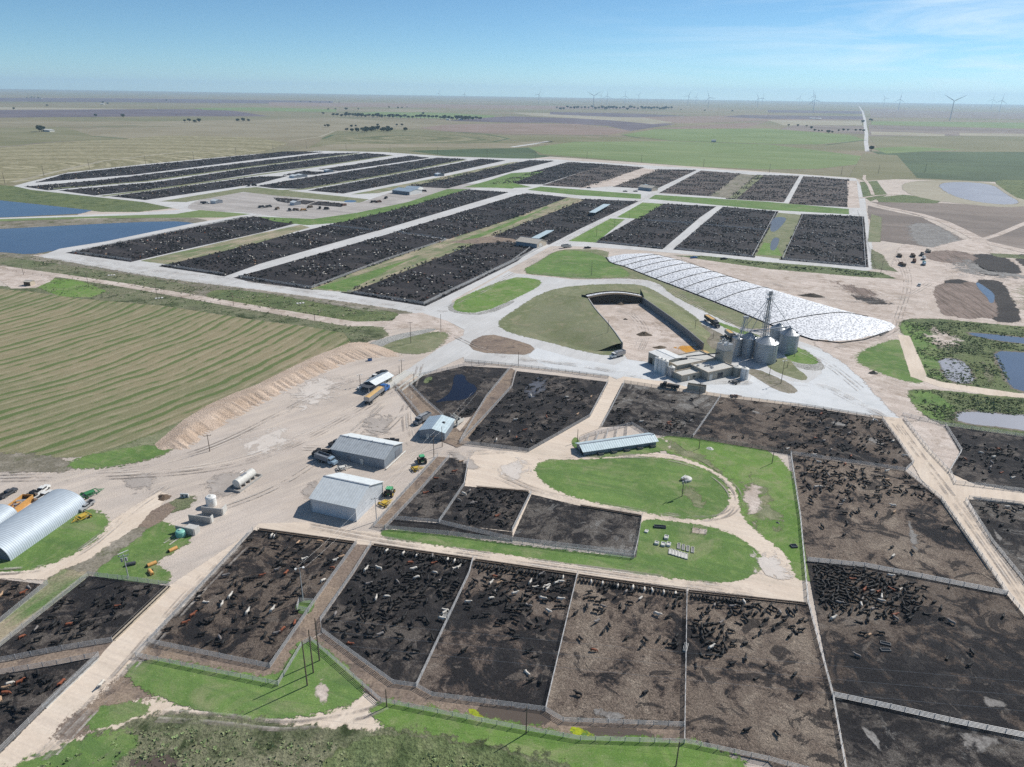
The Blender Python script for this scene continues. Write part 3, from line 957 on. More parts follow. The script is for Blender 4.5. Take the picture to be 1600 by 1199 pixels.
S('weedy_flat', '1420,612 1450,611 1600,626 2000,655 2000,730 1600,682 1500,666 1470,662 1440,642', 'dkscrub', soft=3, rag=1.5)
S('grass_patch', '1425,614 1460,616 1490,650 1470,658 1440,640', 'grass', soft=4)
S('pond', '1497,652 1507,645 1600,652 1900,680 1900,710 1600,672 1550,665 1502,660', 'mudwater', soft=2, smooth=1)
S('sandy_flat', '1418,660 1470,665 1500,706 1482,740 1450,705', 'sand', soft=2)

# cream roads
S('dirt_road', '1360,650 1407,655 1422,672 1450,702 1486,742 1520,758 1600,772 2000,820 2000,845 1600,794 1513,782 1508,792 1550,850 1600,912 1850,1220 1750,1160 1600,966 1545,892 1470,782 1440,750 1425,722', 'cream', soft=1)
S('dirt_road', '952,589 975,600 957,640 940,668 905,681 892,697 905,714 950,713 1025,709 1065,715 1112,732 1150,755 1157,790 1163,812 1200,842 1240,872 1256,900 1258,946 1200,935 1075,918 900,898 800,884 '
  '640,864 552,851 405,828 330,930 210,1035 150,1120 60,1230 -150,1330 -80,1230 68,1110 155,1028 265,918 395,832 405,820 480,818 560,832 600,835 640,815 727,762 732,722 745,705 826,706 872,680 921,652 942,620', 'cream_b', soft=1.2)
S('dirt_road', '-300,905 -100,897 0,903 75,905 140,885 215,830 262,775 250,770 200,800 165,825 155,838 125,862 75,885 32,893 -20,893 -300,890', 'cream', soft=2)
S('dirt_road', '210,1035 200,1075 245,1078 287,1097 350,1114 400,1123 507,1108 550,1095 560,1078 595,1103 600,1112 628,1128 630,1145 575,1157 400,1145 300,1130 225,1135 162,1162 60,1220 -50,1290 60,1180 150,1100', 'cream', soft=2.5, rag=1)
S('mud_smear', '100,1145 150,1110 190,1075 200,1060 245,1070 240,1080 190,1085 175,1105 130,1140', 'cowalley', soft=4, rag=1.5)
S('grass_patch', '147,1130 160,1115 200,1107 228,1110 200,1118 160,1132', 'grass', soft=2, rag=1)

# lawns inside the loop
S('lawn', '844,727 862,722 912,722 962,719 1012,717 1050,721 1087,731 1120,747 1135,767 1130,795 1107,810 1070,809 1000,797 925,782 875,767 852,752 841,737', 'grass', soft=1.6, smooth=1, rag=.3)
S('bare_patch', '1060,760 1085,755 1105,785 1100,800 1080,790', 'olive', soft=8, rag=1)
S('lawn', '603,829 700,841 850,862 988,875 997,850 1003,813 1060,820 1107,826 1150,841 1182,866 1190,882 1162,904 1112,909 1000,894 900,880 800,865 650,845 598,838', 'grass', soft=1.3, rag=.3)
S('lawn', '1030,681 1115,690 1233,711 1262,905 1250,905 1238,868 1200,840 1165,810 1158,775 1152,755 1112,730 1065,712 1040,705', 'grassb', soft=1.5, rag=.4)
S('bare_patch', '1147,752 1180,738 1215,780 1222,840 1200,838 1163,808 1157,775', 'olive', soft=7, rag=2)
S('bare_patch', '1155,760 1175,752 1190,760 1195,800 1185,818 1165,805', 'sand', soft=5, rag=1)
S('gravel_spill', '1028,688 1045,682 1062,700 1110,715 1152,748 1140,752 1110,729 1065,712 1035,706', 'olive', soft=5, rag=1.5)
S('gravel_spill', '1024,684 1040,682 1050,700 1045,706 1034,700', 'sand', soft=2, rag=.6)
S('grass_patch', '890,695 898,682 906,690 912,714 960,712 1030,705 1042,698 1030,686 1024,692 960,702 915,712', 'grass', soft=1.6, rag=.4)
S('grass_patch', '-150,862 -20,868 15,880 120,800 142,803 162,812 155,830 125,857 75,880 32,889 -20,889 -150,886', 'grass', soft=2, rag=.5)
S('grass_patch', '140,900 222,824 240,818 265,828 292,842 275,856 247,871 230,885 250,895 262,911 200,905', 'grass', soft=2, rag=.8)
S('ditch_grass', '262,790 296,778 296,786 270,800', 'scrub', soft=2)
S('ditch_floor', '219,824 240,800 262,788 272,795 250,815 230,826', 'cowalley', soft=2)
S('weedy_bank', '70,914 100,893 140,882 215,826 223,831 195,850 150,888 137,901', 'bank', soft=2, rag=.8)
S('grass_strip', '72,916 100,894 137,901 97,939 0,1011 -200,1130 -200,1100 0,975', 'strip', soft=1.5)

# pens near the camera
for k, sp_, mt_ in [
    ('N1', '640,600 655,590 725,573 800,577 803,581 742,650 715,655 693,650', 'penC'),
    ('N2', '808,581 870,588 950,598 921,652 872,680 826,706 718,693 760,648 800,606', 'penC'),
    ('N3', '973,600 1032,609 1126,622 1082,685 1010,678 990,665 940,668 955,635', 'penD'),
    ('N4', '1126,622 1260,638 1380,656 1400,685 1425,722 1414,736 1236,711 1082,685', 'penA'),
    ('N5', '1236,711 1414,737 1440,758 1470,781 1548,893 1573,929 1418,898 1350,885 1261,877', 'penB'),
    ('N6', '1261,879 1350,888 1418,901 1573,932 1600,965 1750,1160 1850,1220 1700,1180 1600,1152 1482,1129 1302,1090', 'penA'),
    ('N7', '1303,1092 1482,1131 1600,1155 1850,1225 1850,1400 1360,1400 1320,1199', 'penD'),
    ('F1', '397,830 557,850 495,937 422,1045 232,1006', 'penA'),
    ('F2', '581,853 739,876 733,899 651,1074 615,1071 503,989 501,972 552,899', 'penC'),
    ('F3', '741,877 902,900 852,1112 800,1105 675,1088 651,1075', 'penE'),
    ('F4', '903,901 1073,925 1068,1135 880,1128 853,1113', 'penB'),
    ('F5', '1075,926 1262,946 1275,1000 1300,1090 1350,1330 1200,1191 1071,1162', 'penB'),
    ('L1', '-200,885 0,907 68,915 40,939 0,973 -200,1095', 'penA'),
    ('L2', '140,902 265,918 176,1003 98,1016 0,1033 -200,1072 -200,1130 0,1013', 'penC'),
    ('L3', '155,1028 68,1110 0,1178 -150,1320 -300,1300 -200,1095 0,1057', 'penC'),
    ('R4', '1477,667 1600,683 1900,730 1900,815 1600,767 1520,755 1485,740 1500,707', 'penC'),
    ('R5', '1515,782 1600,792 1900,840 1900,1290 1600,912 1550,850', 'penD'),
    ('S2', '702,716 732,721 725,760 685,817 617,812', 'penC'),
    ('S3', '726,761 800,768 829,772 800,831 686,818', 'penC'),
    ('S4', '831,774 905,792 1002,808 993,872 800,845', 'penD'),
    ('S5', '616,813 686,819 800,833 800,848 603,826', 'penC'),
]:
    pen(k, sp_, mt_, soft=.7)
for sp_ in ('797,577 806,580 800,605 760,650 725,692 712,700 706,692 735,655 760,622',
            '558,852 580,854 552,898 500,972 500,988 472,1010 435,1072 320,1050 213,1029 232,1007 422,1046 495,938',
            '505,992 614,1072 650,1076 675,1091 800,1108 851,1115 880,1131 1068,1138 1069,1163 907,1158 800,1139 595,1098 558,1072 500,1012 484,1002',
            '176,1004 155,1027 0,1055 -200,1092 -200,1072 0,1036 98,1018',
            '684,715 702,716 613,815 601,826 584,824',
            '640,602 692,652 735,690 715,700 690,690 665,668 615,602'):
    S('cattle_alley', sp_, 'cowalley', soft=.6)
S('lagoon', '710,587 725,586 727,597 745,605 742,615 725,626 695,627 677,631 700,620 709,605', 'darkwater', soft=1, smooth=1)
S('algae_pool', '665,592 676,589 672,598 662,600', 'dkscrub', soft=1, smooth=1)
S('wet_patch', '833,590 862,596 858,606 832,625 818,618', 'greywater', soft=3)
S('brown_puddle', '930,1141 1000,1146 1030,1156 960,1156 905,1146', 'brownwater', soft=2, smooth=2)
S('algae_pool', '888,1138 912,1143 935,1158 905,1158', 'algae', soft=1, smooth=1)
S('algae_pool', '730,1110 745,1112 765,1126 752,1128', 'algae', soft=1, smooth=1)
S('brown_puddle', '745,1108 850,1118 855,1130 800,1128 762,1120', 'brownwater', soft=3, smooth=2)
S('wet_patch', '930,1108 960,1105 990,1120 975,1128 935,1127', 'crust', soft=5)
S('wet_patch', '1475,1138 1520,1142 1570,1152 1605,1172 1560,1168 1530,1182 1490,1166', 'crust', soft=16)
S('wet_patch', '1530,1090 1570,1097 1575,1107 1540,1108', 'crust', soft=12)
for sp_ in ('1300,655 1330,668 1300,665', '1360,680 1392,700 1350,690', '1168,640 1200,648 1180,650', '1415,800 1440,850 1430,870 1418,835', '1340,1130 1370,1150 1385,1190 1360,1160', '1545,820 1570,845 1560,850'):
    S('wet_patch', sp_, 'crust', soft=8)
S('grass_patch', '466,945 478,941 490,942 483,958 474,961 464,953', 'grass', soft=.6)
# bottom edge greens
S('grass_patch', '208,1036 320,1053 435,1074 472,1014 486,1008 560,1074 550,1091 507,1106 400,1121 350,1111 287,1094 245,1076 215,1062', 'grass', soft=2, rag=.6)
S('bare_patch', '490,1080 505,1062 512,1075 515,1100 500,1110', 'sand', soft=4, rag=1)
S('grass_patch', '590,1106 625,1112 800,1144 905,1166 1067,1169 1150,1194 1350,1400 700,1400 630,1180 625,1135', 'grassb', soft=2.5, rag=1)
S('weedy_flat', '-50,1330 50,1200 162,1160 225,1133 300,1128 400,1142 575,1161 625,1158 700,1172 800,1190 900,1215 1000,1400 -100,1400', 'scrub', soft=4, rag=2)
S('grass_patch', '-30,1240 50,1200 162,1162 200,1160 160,1190 80,1230', 'grass', soft=3, rag=1)
S('weedy_flat', '560,1165 640,1160 760,1185 880,1215 700,1260 500,1215', 'dkscrub', soft=5, rag=2)
S('brown_puddle', '205,1230 210,1192 240,1188 265,1190 280,1230', 'brownwater', soft=3)

S('wet_patch', '1440,520 1475,512 1510,530 1490,548 1450,540', 'sand')
S('wet_patch', '1530,560 1548,575 1560,600 1540,600', 'scrub')
for sp_ in ('560,660 590,640 620,660 600,690 565,690', '300,740 380,730 400,760 330,790', '180,745 240,735 250,760 200,775', '470,760 500,745 505,770 470,790', '690,700 730,712 760,735 730,740'):
    S('bare_patch', sp_, 'track')
for sp_ in ('450,600 520,580 560,600 500,640 440,640', '360,690 440,660 470,700 390,720', '760,725 820,715 835,745 790,755', '1165,855 1230,870 1250,915 1190,915'):
    S('bare_patch', sp_, 'trackpale')
# wheel tracks worn into the yard and roads
random.seed(31)
TOPLEV = max(l_ for _, l_ in LAYERS)
print('levels', TOPLEV)
TR = ['640,585 560,640 470,690 360,730 200,745 0,748', '645,588 580,650 500,720 420,770 330,800 260,850', '630,580 520,600 430,650 330,700 200,735 -50,745', '660,570 640,640 600,680 560,700 480,700',
      '640,600 640,690 660,705 720,712 800,708', '480,824 600,846 760,869 900,889 1080,912 1180,928', '845,715 920,718 1010,712 1090,726 1150,765 1150,800 1110,815 1000,802 850,775 780,745',
      '700,480 760,450 830,410 900,365 1000,310 1090,268', '700,490 620,482 500,462 380,440 250,428 120,404', '1050,600 1150,600 1280,600 1330,625 1395,660', '830,430 940,434 1030,445 1100,485 1160,515 1280,560 1340,610',
      '700,520 780,560 900,570 1000,590', '1400,665 1440,720 1480,770 1560,880 1640,1000', '395,840 300,935 200,1050 80,1180', '380,840 290,930 180,1060 60,1190', '250,1120 350,1125 450,1140 560,1120 600,1105',
      '0,895 80,890 150,850 200,800 260,760', '1400,400 1420,440 1400,500 1390,525 1300,545', '1440,440 1520,430 1600,445', '1200,440 1300,470 1400,470 1450,440', '1000,545 1010,520 990,490 960,485', '60,402 200,425 400,455 600,490']
for k, sp_ in enumerate(TR):
    c_ = px(sp_)
    for rep in range(3):
        du, dv = (random.uniform(-7, 7), random.uniform(-3, 3)) if '760,869' not in sp_ else (0, random.uniform(-2, 3))
        pl_ = [P(u + du + random.uniform(-2, 2), v + dv + random.uniform(-1, 1)) for u, v in c_]
        # smooth the line
        for _ in range(3):
            q_ = [pl_[0]]
            for a_, b_ in zip(pl_[:-1], pl_[1:]):
                q_ += [a_ * .75 + b_ * .25, a_ * .25 + b_ * .75]
            pl_ = q_ + [pl_[-1]]
        vs, fs = [], []
        zz = .0045 * (TOPLEV + 1) + .0012 * (k * 3 + rep)
        for s_ in (-.95, .95):
            b0 = len(vs)
            for i in range(len(pl_)):
                d_ = pl_[min(i + 1, len(pl_) - 1)] - pl_[max(i - 1, 0)]
                d_.normalize()
                nn = Vector((-d_.y, d_.x, 0))
                c0_ = pl_[i] + nn * s_
                vs += [(c0_.x + nn.x * .26, c0_.y + nn.y * .26, zz), (c0_.x - nn.x * .26, c0_.y - nn.y * .26, zz)]
            fs += [(b0 + 2 * i, b0 + 2 * i + 1, b0 + 2 * i + 3, b0 + 2 * i + 2) for i in range(len(pl_) - 1)]
        me = bpy.data.meshes.new('wheel_track')
        me.from_pydata(vs, [], fs)
        me.materials.append(M['trackA'] if (k + rep) % 3 else M['trackB'])
        link('wheel_track', me)['kind'] = 'structure'

# ------------------------------------------------------------------ object materials
for nm, c_, r_, me_ in (
        ('steel', (.42, .43, .44, 1), .45, .5), ('galv', (.50, .52, .54, 1), .4, .55), ('white', (.72, .72, .70, 1), .5, 0),
        ('offwhite', (.62, .61, .57, 1), .6, 0), ('beige', (.40, .37, .31, 1), .75, 0), ('tan', (.50, .43, .34, 1), .7, 0),
        ('greywall', (.20, .22, .25, 1), .6, .1), ('darkgrey', (.07, .075, .085, 1), .6, 0), ('black', (.015, .015, .017, 1), .6, 0),
        ('rubber', (.02, .02, .02, 1), .8, 0), ('conc', (.42, .41, .39, 1), .85, 0), ('conclight', (.55, .54, .51, 1), .85, 0),
        ('concdark', (.22, .22, .215, 1), .85, 0), ('wood', (.16, .12, .09, 1), .85, 0), ('rust', (.17, .08, .05, 1), .8, 0),
        ('blue', (.05, .16, .42, 1), .4, .1), ('ltblue', (.35, .47, .58, 1), .45, .3), ('green', (.05, .22, .08, 1), .45, 0),
        ('jgreen', (.10, .42, .20, 1), .45, 0), ('yellow', (.55, .38, .05, 1), .5, 0), ('orange', (.62, .33, .10, 1), .6, 0),
        ('corn2', (.62, .40, .16, 1), .85, 0), ('glass', (.02, .025, .03, 1), .12, 0), ('teal', (.22, .52, .44, 1), .5, 0),
        ('silver', (.45, .46, .47, 1), .35, .4), ('red', (.32, .05, .04, 1), .5, 0), ('pipe', (.52, .52, .52, 1), .55, .2),
        ('pipedark', (.20, .19, .18, 1), .7, .1), ('turb', (.68, .70, .74, 1), .5, 0), ('brown', (.13, .09, .06, 1), .8, 0),
        ('silageface', (.045, .035, .025, 1), .95, 0), ('silage', (.13, .10, .07, 1), .95, 0)):
    M[nm] = plain(nm, c_, r_, me_)
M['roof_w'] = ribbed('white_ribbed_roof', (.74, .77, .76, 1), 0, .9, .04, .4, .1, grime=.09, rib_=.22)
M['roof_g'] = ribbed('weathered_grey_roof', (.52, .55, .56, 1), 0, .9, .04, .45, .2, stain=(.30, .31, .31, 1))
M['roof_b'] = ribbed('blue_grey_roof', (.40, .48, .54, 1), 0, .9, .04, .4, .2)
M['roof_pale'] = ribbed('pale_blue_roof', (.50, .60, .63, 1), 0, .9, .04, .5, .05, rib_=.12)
M['roof_tan'] = ribbed('tan_roof', (.60, .54, .45, 1), 0, .9, .04, .5, .1)
M['wall_w'] = ribbed('pale_ribbed_wall', (.60, .63, .66, 1), 0, .6, .03, .5, .1, grime=.1, rib_=.25)
M['wall_g'] = ribbed('blue_grey_ribbed_wall', (.25, .29, .33, 1), 0, .6, .03, .5, .1)
M['wall_we'] = ribbed('pale_ribbed_end_wall', (.60, .63, .66, 1), 1, .6, .03, .5, .1, grime=.1, rib_=.25)
M['wall_ge'] = ribbed('blue_grey_ribbed_end_wall', (.25, .29, .33, 1), 1, .6, .03, .5, .1)
M['arch'] = ribbed('arched_galvanised_panels', (.46, .52, .57, 1), 0, .62, .06, .55, .15, stain=None, grime=.06, rib_=.75)
M['bin'] = ribbed('corrugated_bin_wall', (.36, .41, .46, 1), 2, .8, .05, .35, .45, stain=(.24, .27, .30, 1))
M['binroof'] = ribbed('bin_roof', (.50, .52, .53, 1), 2, .5, .02, .4, .5)


def plastic():
    t = NT('white_plastic_with_tyres')
    v = t.n('TexVoronoi', Scale=.85)
    t.l(t.coord(), v.inputs['Vector'])
    f = t.noise(0.35, 5, 0.6)
    g = t.noise(2.2, 4, 0.75)
    c = t.mix(t.rng(f, .35, .7), (.86, .86, .86, 1), (.76, .76, .77, 1))
    c = t.mix(t.rng(v.outputs['Distance'], .50, .36, 0, .75), c, (.2, .2, .21, 1))
    c = t.mix(t.rng(g, .58, .68, 0, .55), c, (.25, .25, .26, 1))
    return t.out(c, .45, v.outputs['Distance'], .7, .2)


M['plastic'] = plastic()
M['berm'] = earth('bare_earth_bank', C('d0bba8'), C('c3ad99'), C('dccab9'), .08, .5, 2, soft=0, bs=.9, bd=.5, stretch=(-24, 4), fineamt=.3)
M['mound'] = earth('grassed_mound', C('828568'), C('777d5a'), C('9f9d80'), .035, .25, 3, soft=0, dark=C('8f8b70'), fineamt=.3)
hide = {}
for k, c_ in (('black', (.012, .011, .011, 1)), ('white', (.62, .58, .52, 1)), ('red', (.24, .075, .035, 1)), ('tan', (.45, .30, .19, 1)), ('grey', (.22, .20, .19, 1))):
    hide[k] = plain(k + '_hide', c_, .75, 0, .15, 3)

# ------------------------------------------------------------------ buildings
def frame(a, b):
    """origin at a, x axis towards b; returns location, heading, length"""
    A, B = P(*a), P(*b)
    d = B - A
    return A, math.atan2(d.y, d.x), d.length


def depth_to(a, b, c):
    A, B, Cc = P(*a), P(*b), P(*c)
    d = (B - A).normalized()
    nn = Vector((-d.y, d.x, 0))
    return (Cc - B).dot(nn)


def gable(name, label, cat, a, b, c, eave, ridge, ov=.35, wm='wall_w', we='wall_we', rm='roof_w', ridge_x=True, depth=None, doors=(), rm2=None):
    A, rz, L = frame(a, b)
    D = depth if depth is not None else depth_to(a, b, c)
    t = thing(name, A, rz, label, cat)
    w = MB()
    if ridge_x:       # ridge along x
        w.add([(0, 0, 0), (L, 0, 0), (L, 0, eave), (0, 0, eave)], [(0, 1, 2, 3)])
        w.add([(0, D, 0), (L, D, 0), (L, D, eave), (0, D, eave)], [(3, 2, 1, 0)])
        for y in (0, D):
            w = MB()
            w.add([(0, y, 0), (L, y, 0), (L, y, eave), (0, y, eave)], [(0, 1, 2, 3)])
            w.build('wall', M[wm], t)
        for x in (0, L):
            e = MB()
            e.add([(x, 0, 0), (x, D, 0), (x, D, eave), (x, D / 2, ridge), (x, 0, eave)], [(0, 1, 2, 3, 4)])
            e.build('end_wall', M[we], t)
        for (y0, y1, mm) in ((-ov * (1 if D > 0 else -1), D / 2, rm), (D + ov * (1 if D > 0 else -1), D / 2, rm2 or rm)):
            dz = (ridge - eave) / abs(D / 2) * ov
            q = MB()
            q.add([(-ov, y0, eave - dz + .06), (L + ov, y0, eave - dz + .06), (L + ov, y1, ridge + .06), (-ov, y1, ridge + .06),
                   (-ov, y0, eave - dz + .18), (L + ov, y0, eave - dz + .18), (L + ov, y1, ridge + .18), (-ov, y1, ridge + .18)],
                  [(0, 1, 2, 3), (7, 6, 5, 4), (0, 4, 5, 1), (1, 5, 6, 2), (3, 7, 4, 0)])
            q.build('roof', M[mm], t)
        rr = MB()
        rr.box((L / 2, D / 2, ridge + .2), (L + 2 * ov, .5, .08))
        rr.build('ridge_cap', M['galv'], t)
    else:             # gable faces the front, ridge along y
        w.add([(0, 0, 0), (0, D, 0), (0, D, eave), (0, 0, eave)], [(0, 1, 2, 3)])
        w.add([(L, 0, 0), (L, D, 0), (L, D, eave), (L, 0, eave)], [(3, 2, 1, 0)])
        for x in (0, L):
            w = MB()
            w.add([(x, 0, 0), (x, D, 0), (x, D, eave), (x, 0, eave)], [(0, 1, 2, 3)])
            w.build('wall', M[we], t)
        for y in (0, D):
            e = MB()
            e.add([(0, y, 0), (L, y, 0), (L, y, eave), (L / 2, y, ridge), (0, y, eave)], [(0, 1, 2, 3, 4)])
            e.build('end_wall', M[wm], t)
        for x0, x1 in ((-ov, L / 2), (L + ov, L / 2)):
            dz = (ridge - eave) / (L / 2) * ov
            q = MB()
            q.add([(x0, -ov, eave - dz + .06), (x0, D + ov, eave - dz + .06), (x1, D + ov, ridge + .06), (x1, -ov, ridge + .06),
                   (x0, -ov, eave - dz + .18), (x0, D + ov, eave - dz + .18), (x1, D + ov, ridge + .18), (x1, -ov, ridge + .18)],
                  [(0, 1, 2, 3), (7, 6, 5, 4), (0, 4, 5, 1), (1, 5, 6, 2), (3, 7, 4, 0)])
            q.build('roof', M[rm2 or rm] if x0 < 0 else M[rm], t)
    for nm, x, y, wd, h, side, mm in doors:
        q = MB()
        if side == 'f':
            q.box((x, -.05, h / 2 + y), (wd, .1, h))
        elif side == 'r':
            q.box((L + .05, x, h / 2 + y), (.1, wd, h))
        else:
            q.box((-.05, x, h / 2 + y), (.1, wd, h))
        q.build(nm, M[mm], t)
    return t, L, D


gable('metal_shed', 'white metal shed with a ribbed roof, nearest of the three big sheds', 'shed', (487, 800), (557, 816), (603, 775), 4.7, 7.7,
      doors=(('downpipe', .2, 0, .15, 4.5, 'f', 'galv'), ('downpipe', 15.4, 0, .15, 4.6, 'r', 'galv'), ('corner_trim', .1, 0, .2, 4.6, 'r', 'white')))
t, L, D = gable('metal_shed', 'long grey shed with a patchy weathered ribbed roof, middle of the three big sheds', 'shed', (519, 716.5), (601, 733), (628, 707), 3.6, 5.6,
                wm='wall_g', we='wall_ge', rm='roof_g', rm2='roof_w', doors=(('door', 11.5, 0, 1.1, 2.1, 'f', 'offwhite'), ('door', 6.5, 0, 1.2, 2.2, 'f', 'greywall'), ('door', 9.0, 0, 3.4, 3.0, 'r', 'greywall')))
q = MB()
q.tube((L + .9, -.6, .5), (L + .9, D + .5, .5), .22, n=8)
tag(q.build('steel_pipe', M['offwhite'], None), 'long white pipe lying along the end wall of the long grey shed', 'pipe')
pi_ = bpy.data.objects['steel_pipe']
pi_.location = t.location
pi_.rotation_euler = t.rotation_euler
for i in range(4):
    q = MB()
    q.tube((3 + i * 4.6, D / 2, 5.6), (3 + i * 4.6, D / 2, 6.1), .22, n=8)
    q.build('roof_vent', M['galv'], t)
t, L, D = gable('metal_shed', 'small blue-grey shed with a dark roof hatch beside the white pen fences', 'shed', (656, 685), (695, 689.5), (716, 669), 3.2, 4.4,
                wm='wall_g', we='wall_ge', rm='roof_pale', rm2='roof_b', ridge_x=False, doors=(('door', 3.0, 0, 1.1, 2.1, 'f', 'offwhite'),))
q = MB()
q.box((7.0, 6.5, 4.05), (1.0, .8, .5))
q.build('roof_hatch', M['black'], t)
t, L, D = gable('long_shed', 'long narrow shed with a pale blue roof beside the pebbled small pens', 'shed', (912, 713), (1025, 696.5), (1024, 690), 1.9, 3.0, ov=.6,
                depth=6.2, wm='wall_g', we='wall_ge', rm='roof_pale', doors=(('door', 1.6, 0, 2.6, 1.7, 'l', 'black'),))
for x in (6, 11, 16, 21, 26):
    q = MB()
    q.box((x, -1.6, .55), (1.8, .1, .9))
    q.box((x - .9, -.8, .55), (.1, 1.6, .9))
    q.build('side_gate', M['pipedark'], t)
gable('barn', 'tan roofed barn at the corner of the wide gravel road', 'barn', (806, 384), (839, 388.5), (849, 383), 3.6, 6.0,
      wm='wall_g', we='tan', rm='roof_tan', doors=(('door', 5.5, 0, 4.5, 3.2, 'r', 'offwhite'),))
gable('barn', 'small tan roofed barn among the far pens beside a diagonal road', 'barn', (997, 297), (1018, 299.5), (1023, 297.5), 4, 6.5,
      wm='wall_g', we='tan', rm='roof_tan')
gable('barn', 'white fronted grey shed at the far courtyard of the feed yard', 'barn', (613, 302.5), (640, 305.5), (656, 302), 4, 6, wm='greywall', we='white', rm='roof_b')
gable('barn', 'low blue-grey shed joined behind the far courtyard shed', 'barn', (632, 300), (652, 301), (664, 298), 4, 6, wm='greywall', we='white', rm='roof_b')
for a_, b_, c_, lab in (((452, 278), (460, 279), (464, 277), 'small white shed left of a taller pale shed in the far pen rows'),
                        ((460, 277), (467, 278), (471, 275.5), 'taller pale shed between far cattle rows'),
                        ((506, 269), (511, 270), (514, 268), 'lone grey hut at the end of a far pen row'),
                        ((679, 275), (684, 276), (687, 274), 'pale hut standing alone beside a far alley road'),
                        ((453, 320.5), (460, 321.5), (463, 319), 'small pale shed at the edge of the far courtyard'),
                        ((329, 318), (337, 319), (341, 316.5), 'white truck shelter at the left of the far courtyard')):
    gable('hut', lab, 'hut', a_, b_, c_, 3.0, 4.2, wm='wall_w', we='greywall', rm='roof_w', ov=.2)
t, L, D = gable('pump_house', 'small brown pump house on a pale gravel pad beside the hay field', 'pump house', (38, 447), (48, 447.5), (60, 443), 2.6, 3.0, wm='brown', we='tan', rm='roof_tan', depth=4.0)
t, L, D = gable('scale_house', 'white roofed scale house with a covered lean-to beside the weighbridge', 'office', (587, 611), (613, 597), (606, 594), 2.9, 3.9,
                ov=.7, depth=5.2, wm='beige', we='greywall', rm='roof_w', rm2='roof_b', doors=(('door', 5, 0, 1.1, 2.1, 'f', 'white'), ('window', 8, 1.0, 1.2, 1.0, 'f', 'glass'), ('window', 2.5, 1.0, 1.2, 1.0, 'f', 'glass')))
q = MB()
q.box((-2.2, 2.6, 2.7), (4.2, 5.6, .15))
q.build('canopy_roof', M['darkgrey'], t)
for x_, y_ in ((-4.1, .1), (-4.1, 5.1)):
    q = MB()
    q.box((x_, y_, 1.3), (.15, .15, 2.6))
    q.build('canopy_post', M['white'], t)

for sp_, h_, lab in ((((830, 372), (842, 373), (866, 360), (854, 360)), 3.5, 'pale blue cattle shade roof behind the tan roofed barn'),
                     (((920, 332), (930, 333), (954, 319.5), (943, 319)), 3.5, 'long blue cattle shade roof in the pen beside the wide road'),
                     (((1000, 292), (1005, 293), (1013, 289), (1008, 288)), 3.5, 'small pale shade roof behind the far tan barn')):
    c4 = [P(u, v, h_) for u, v in sp_]
    o0 = c4[0].copy()
    o0.z = 0
    t = thing('cattle_shade', o0, 0, lab, 'shade roof')
    q = MB()
    q.add([tuple(p - o0) for p in c4] + [tuple(p - o0 + Vector((0, 0, .12))) for p in c4], [(0, 1, 2, 3), (7, 6, 5, 4), (0, 4, 5, 1), (1, 5, 6, 2), (2, 6, 7, 3), (3, 7, 4, 0)])
    q.build('roof', M['roof_pale'], t)
    for i in range(5):
        for aa, bb in ((c4[0], c4[3]), (c4[1], c4[2])):
            p = aa.lerp(bb, i / 4) - o0
            q = MB()
            q.tube((p.x, p.y, 0), (p.x, p.y, h_), .09)
            q.build('post', M['pipedark'], t)

# arched sheds
def quonset(label, a, b, width, h, flip=1):
    A, rz, L = frame(a, b)
    t = thing('quonset_hut', A, rz, label, 'hut')
    prof = []
    n = 22
    for i in range(n + 1):
        th = math.pi * i / n
        prof.append((width / 2 * flip - width / 2 * math.cos(th) * flip, h * math.sin(th) ** .85 if 0 < i < n else 0))
    q = MB()
    k = len(prof)
    q.add([(x, y, z) for x in (0, L) for y, z in prof], [(i, i + 1, k + i + 1, k + i) for i in range(k - 1)])
    q.build('arched_roof', M['arch'], t, True)
    for x, nm in ((0.25, 'end_wall'), (L - .25, 'end_wall')):
        q = MB()
        q.add([(x, y, z) for y, z in prof], [tuple(range(k))])
        q.build(nm, M['greywall'], t)
    return t


quonset('large silver arched hut with curved ribbed panels beside the lawn at the left edge', (17, 878), (137, 793), 13.5, 5.3)
quonset('smaller silver arched hut partly hidden behind the large one', (-40, 862), (29, 805), 8.5, 3.6)

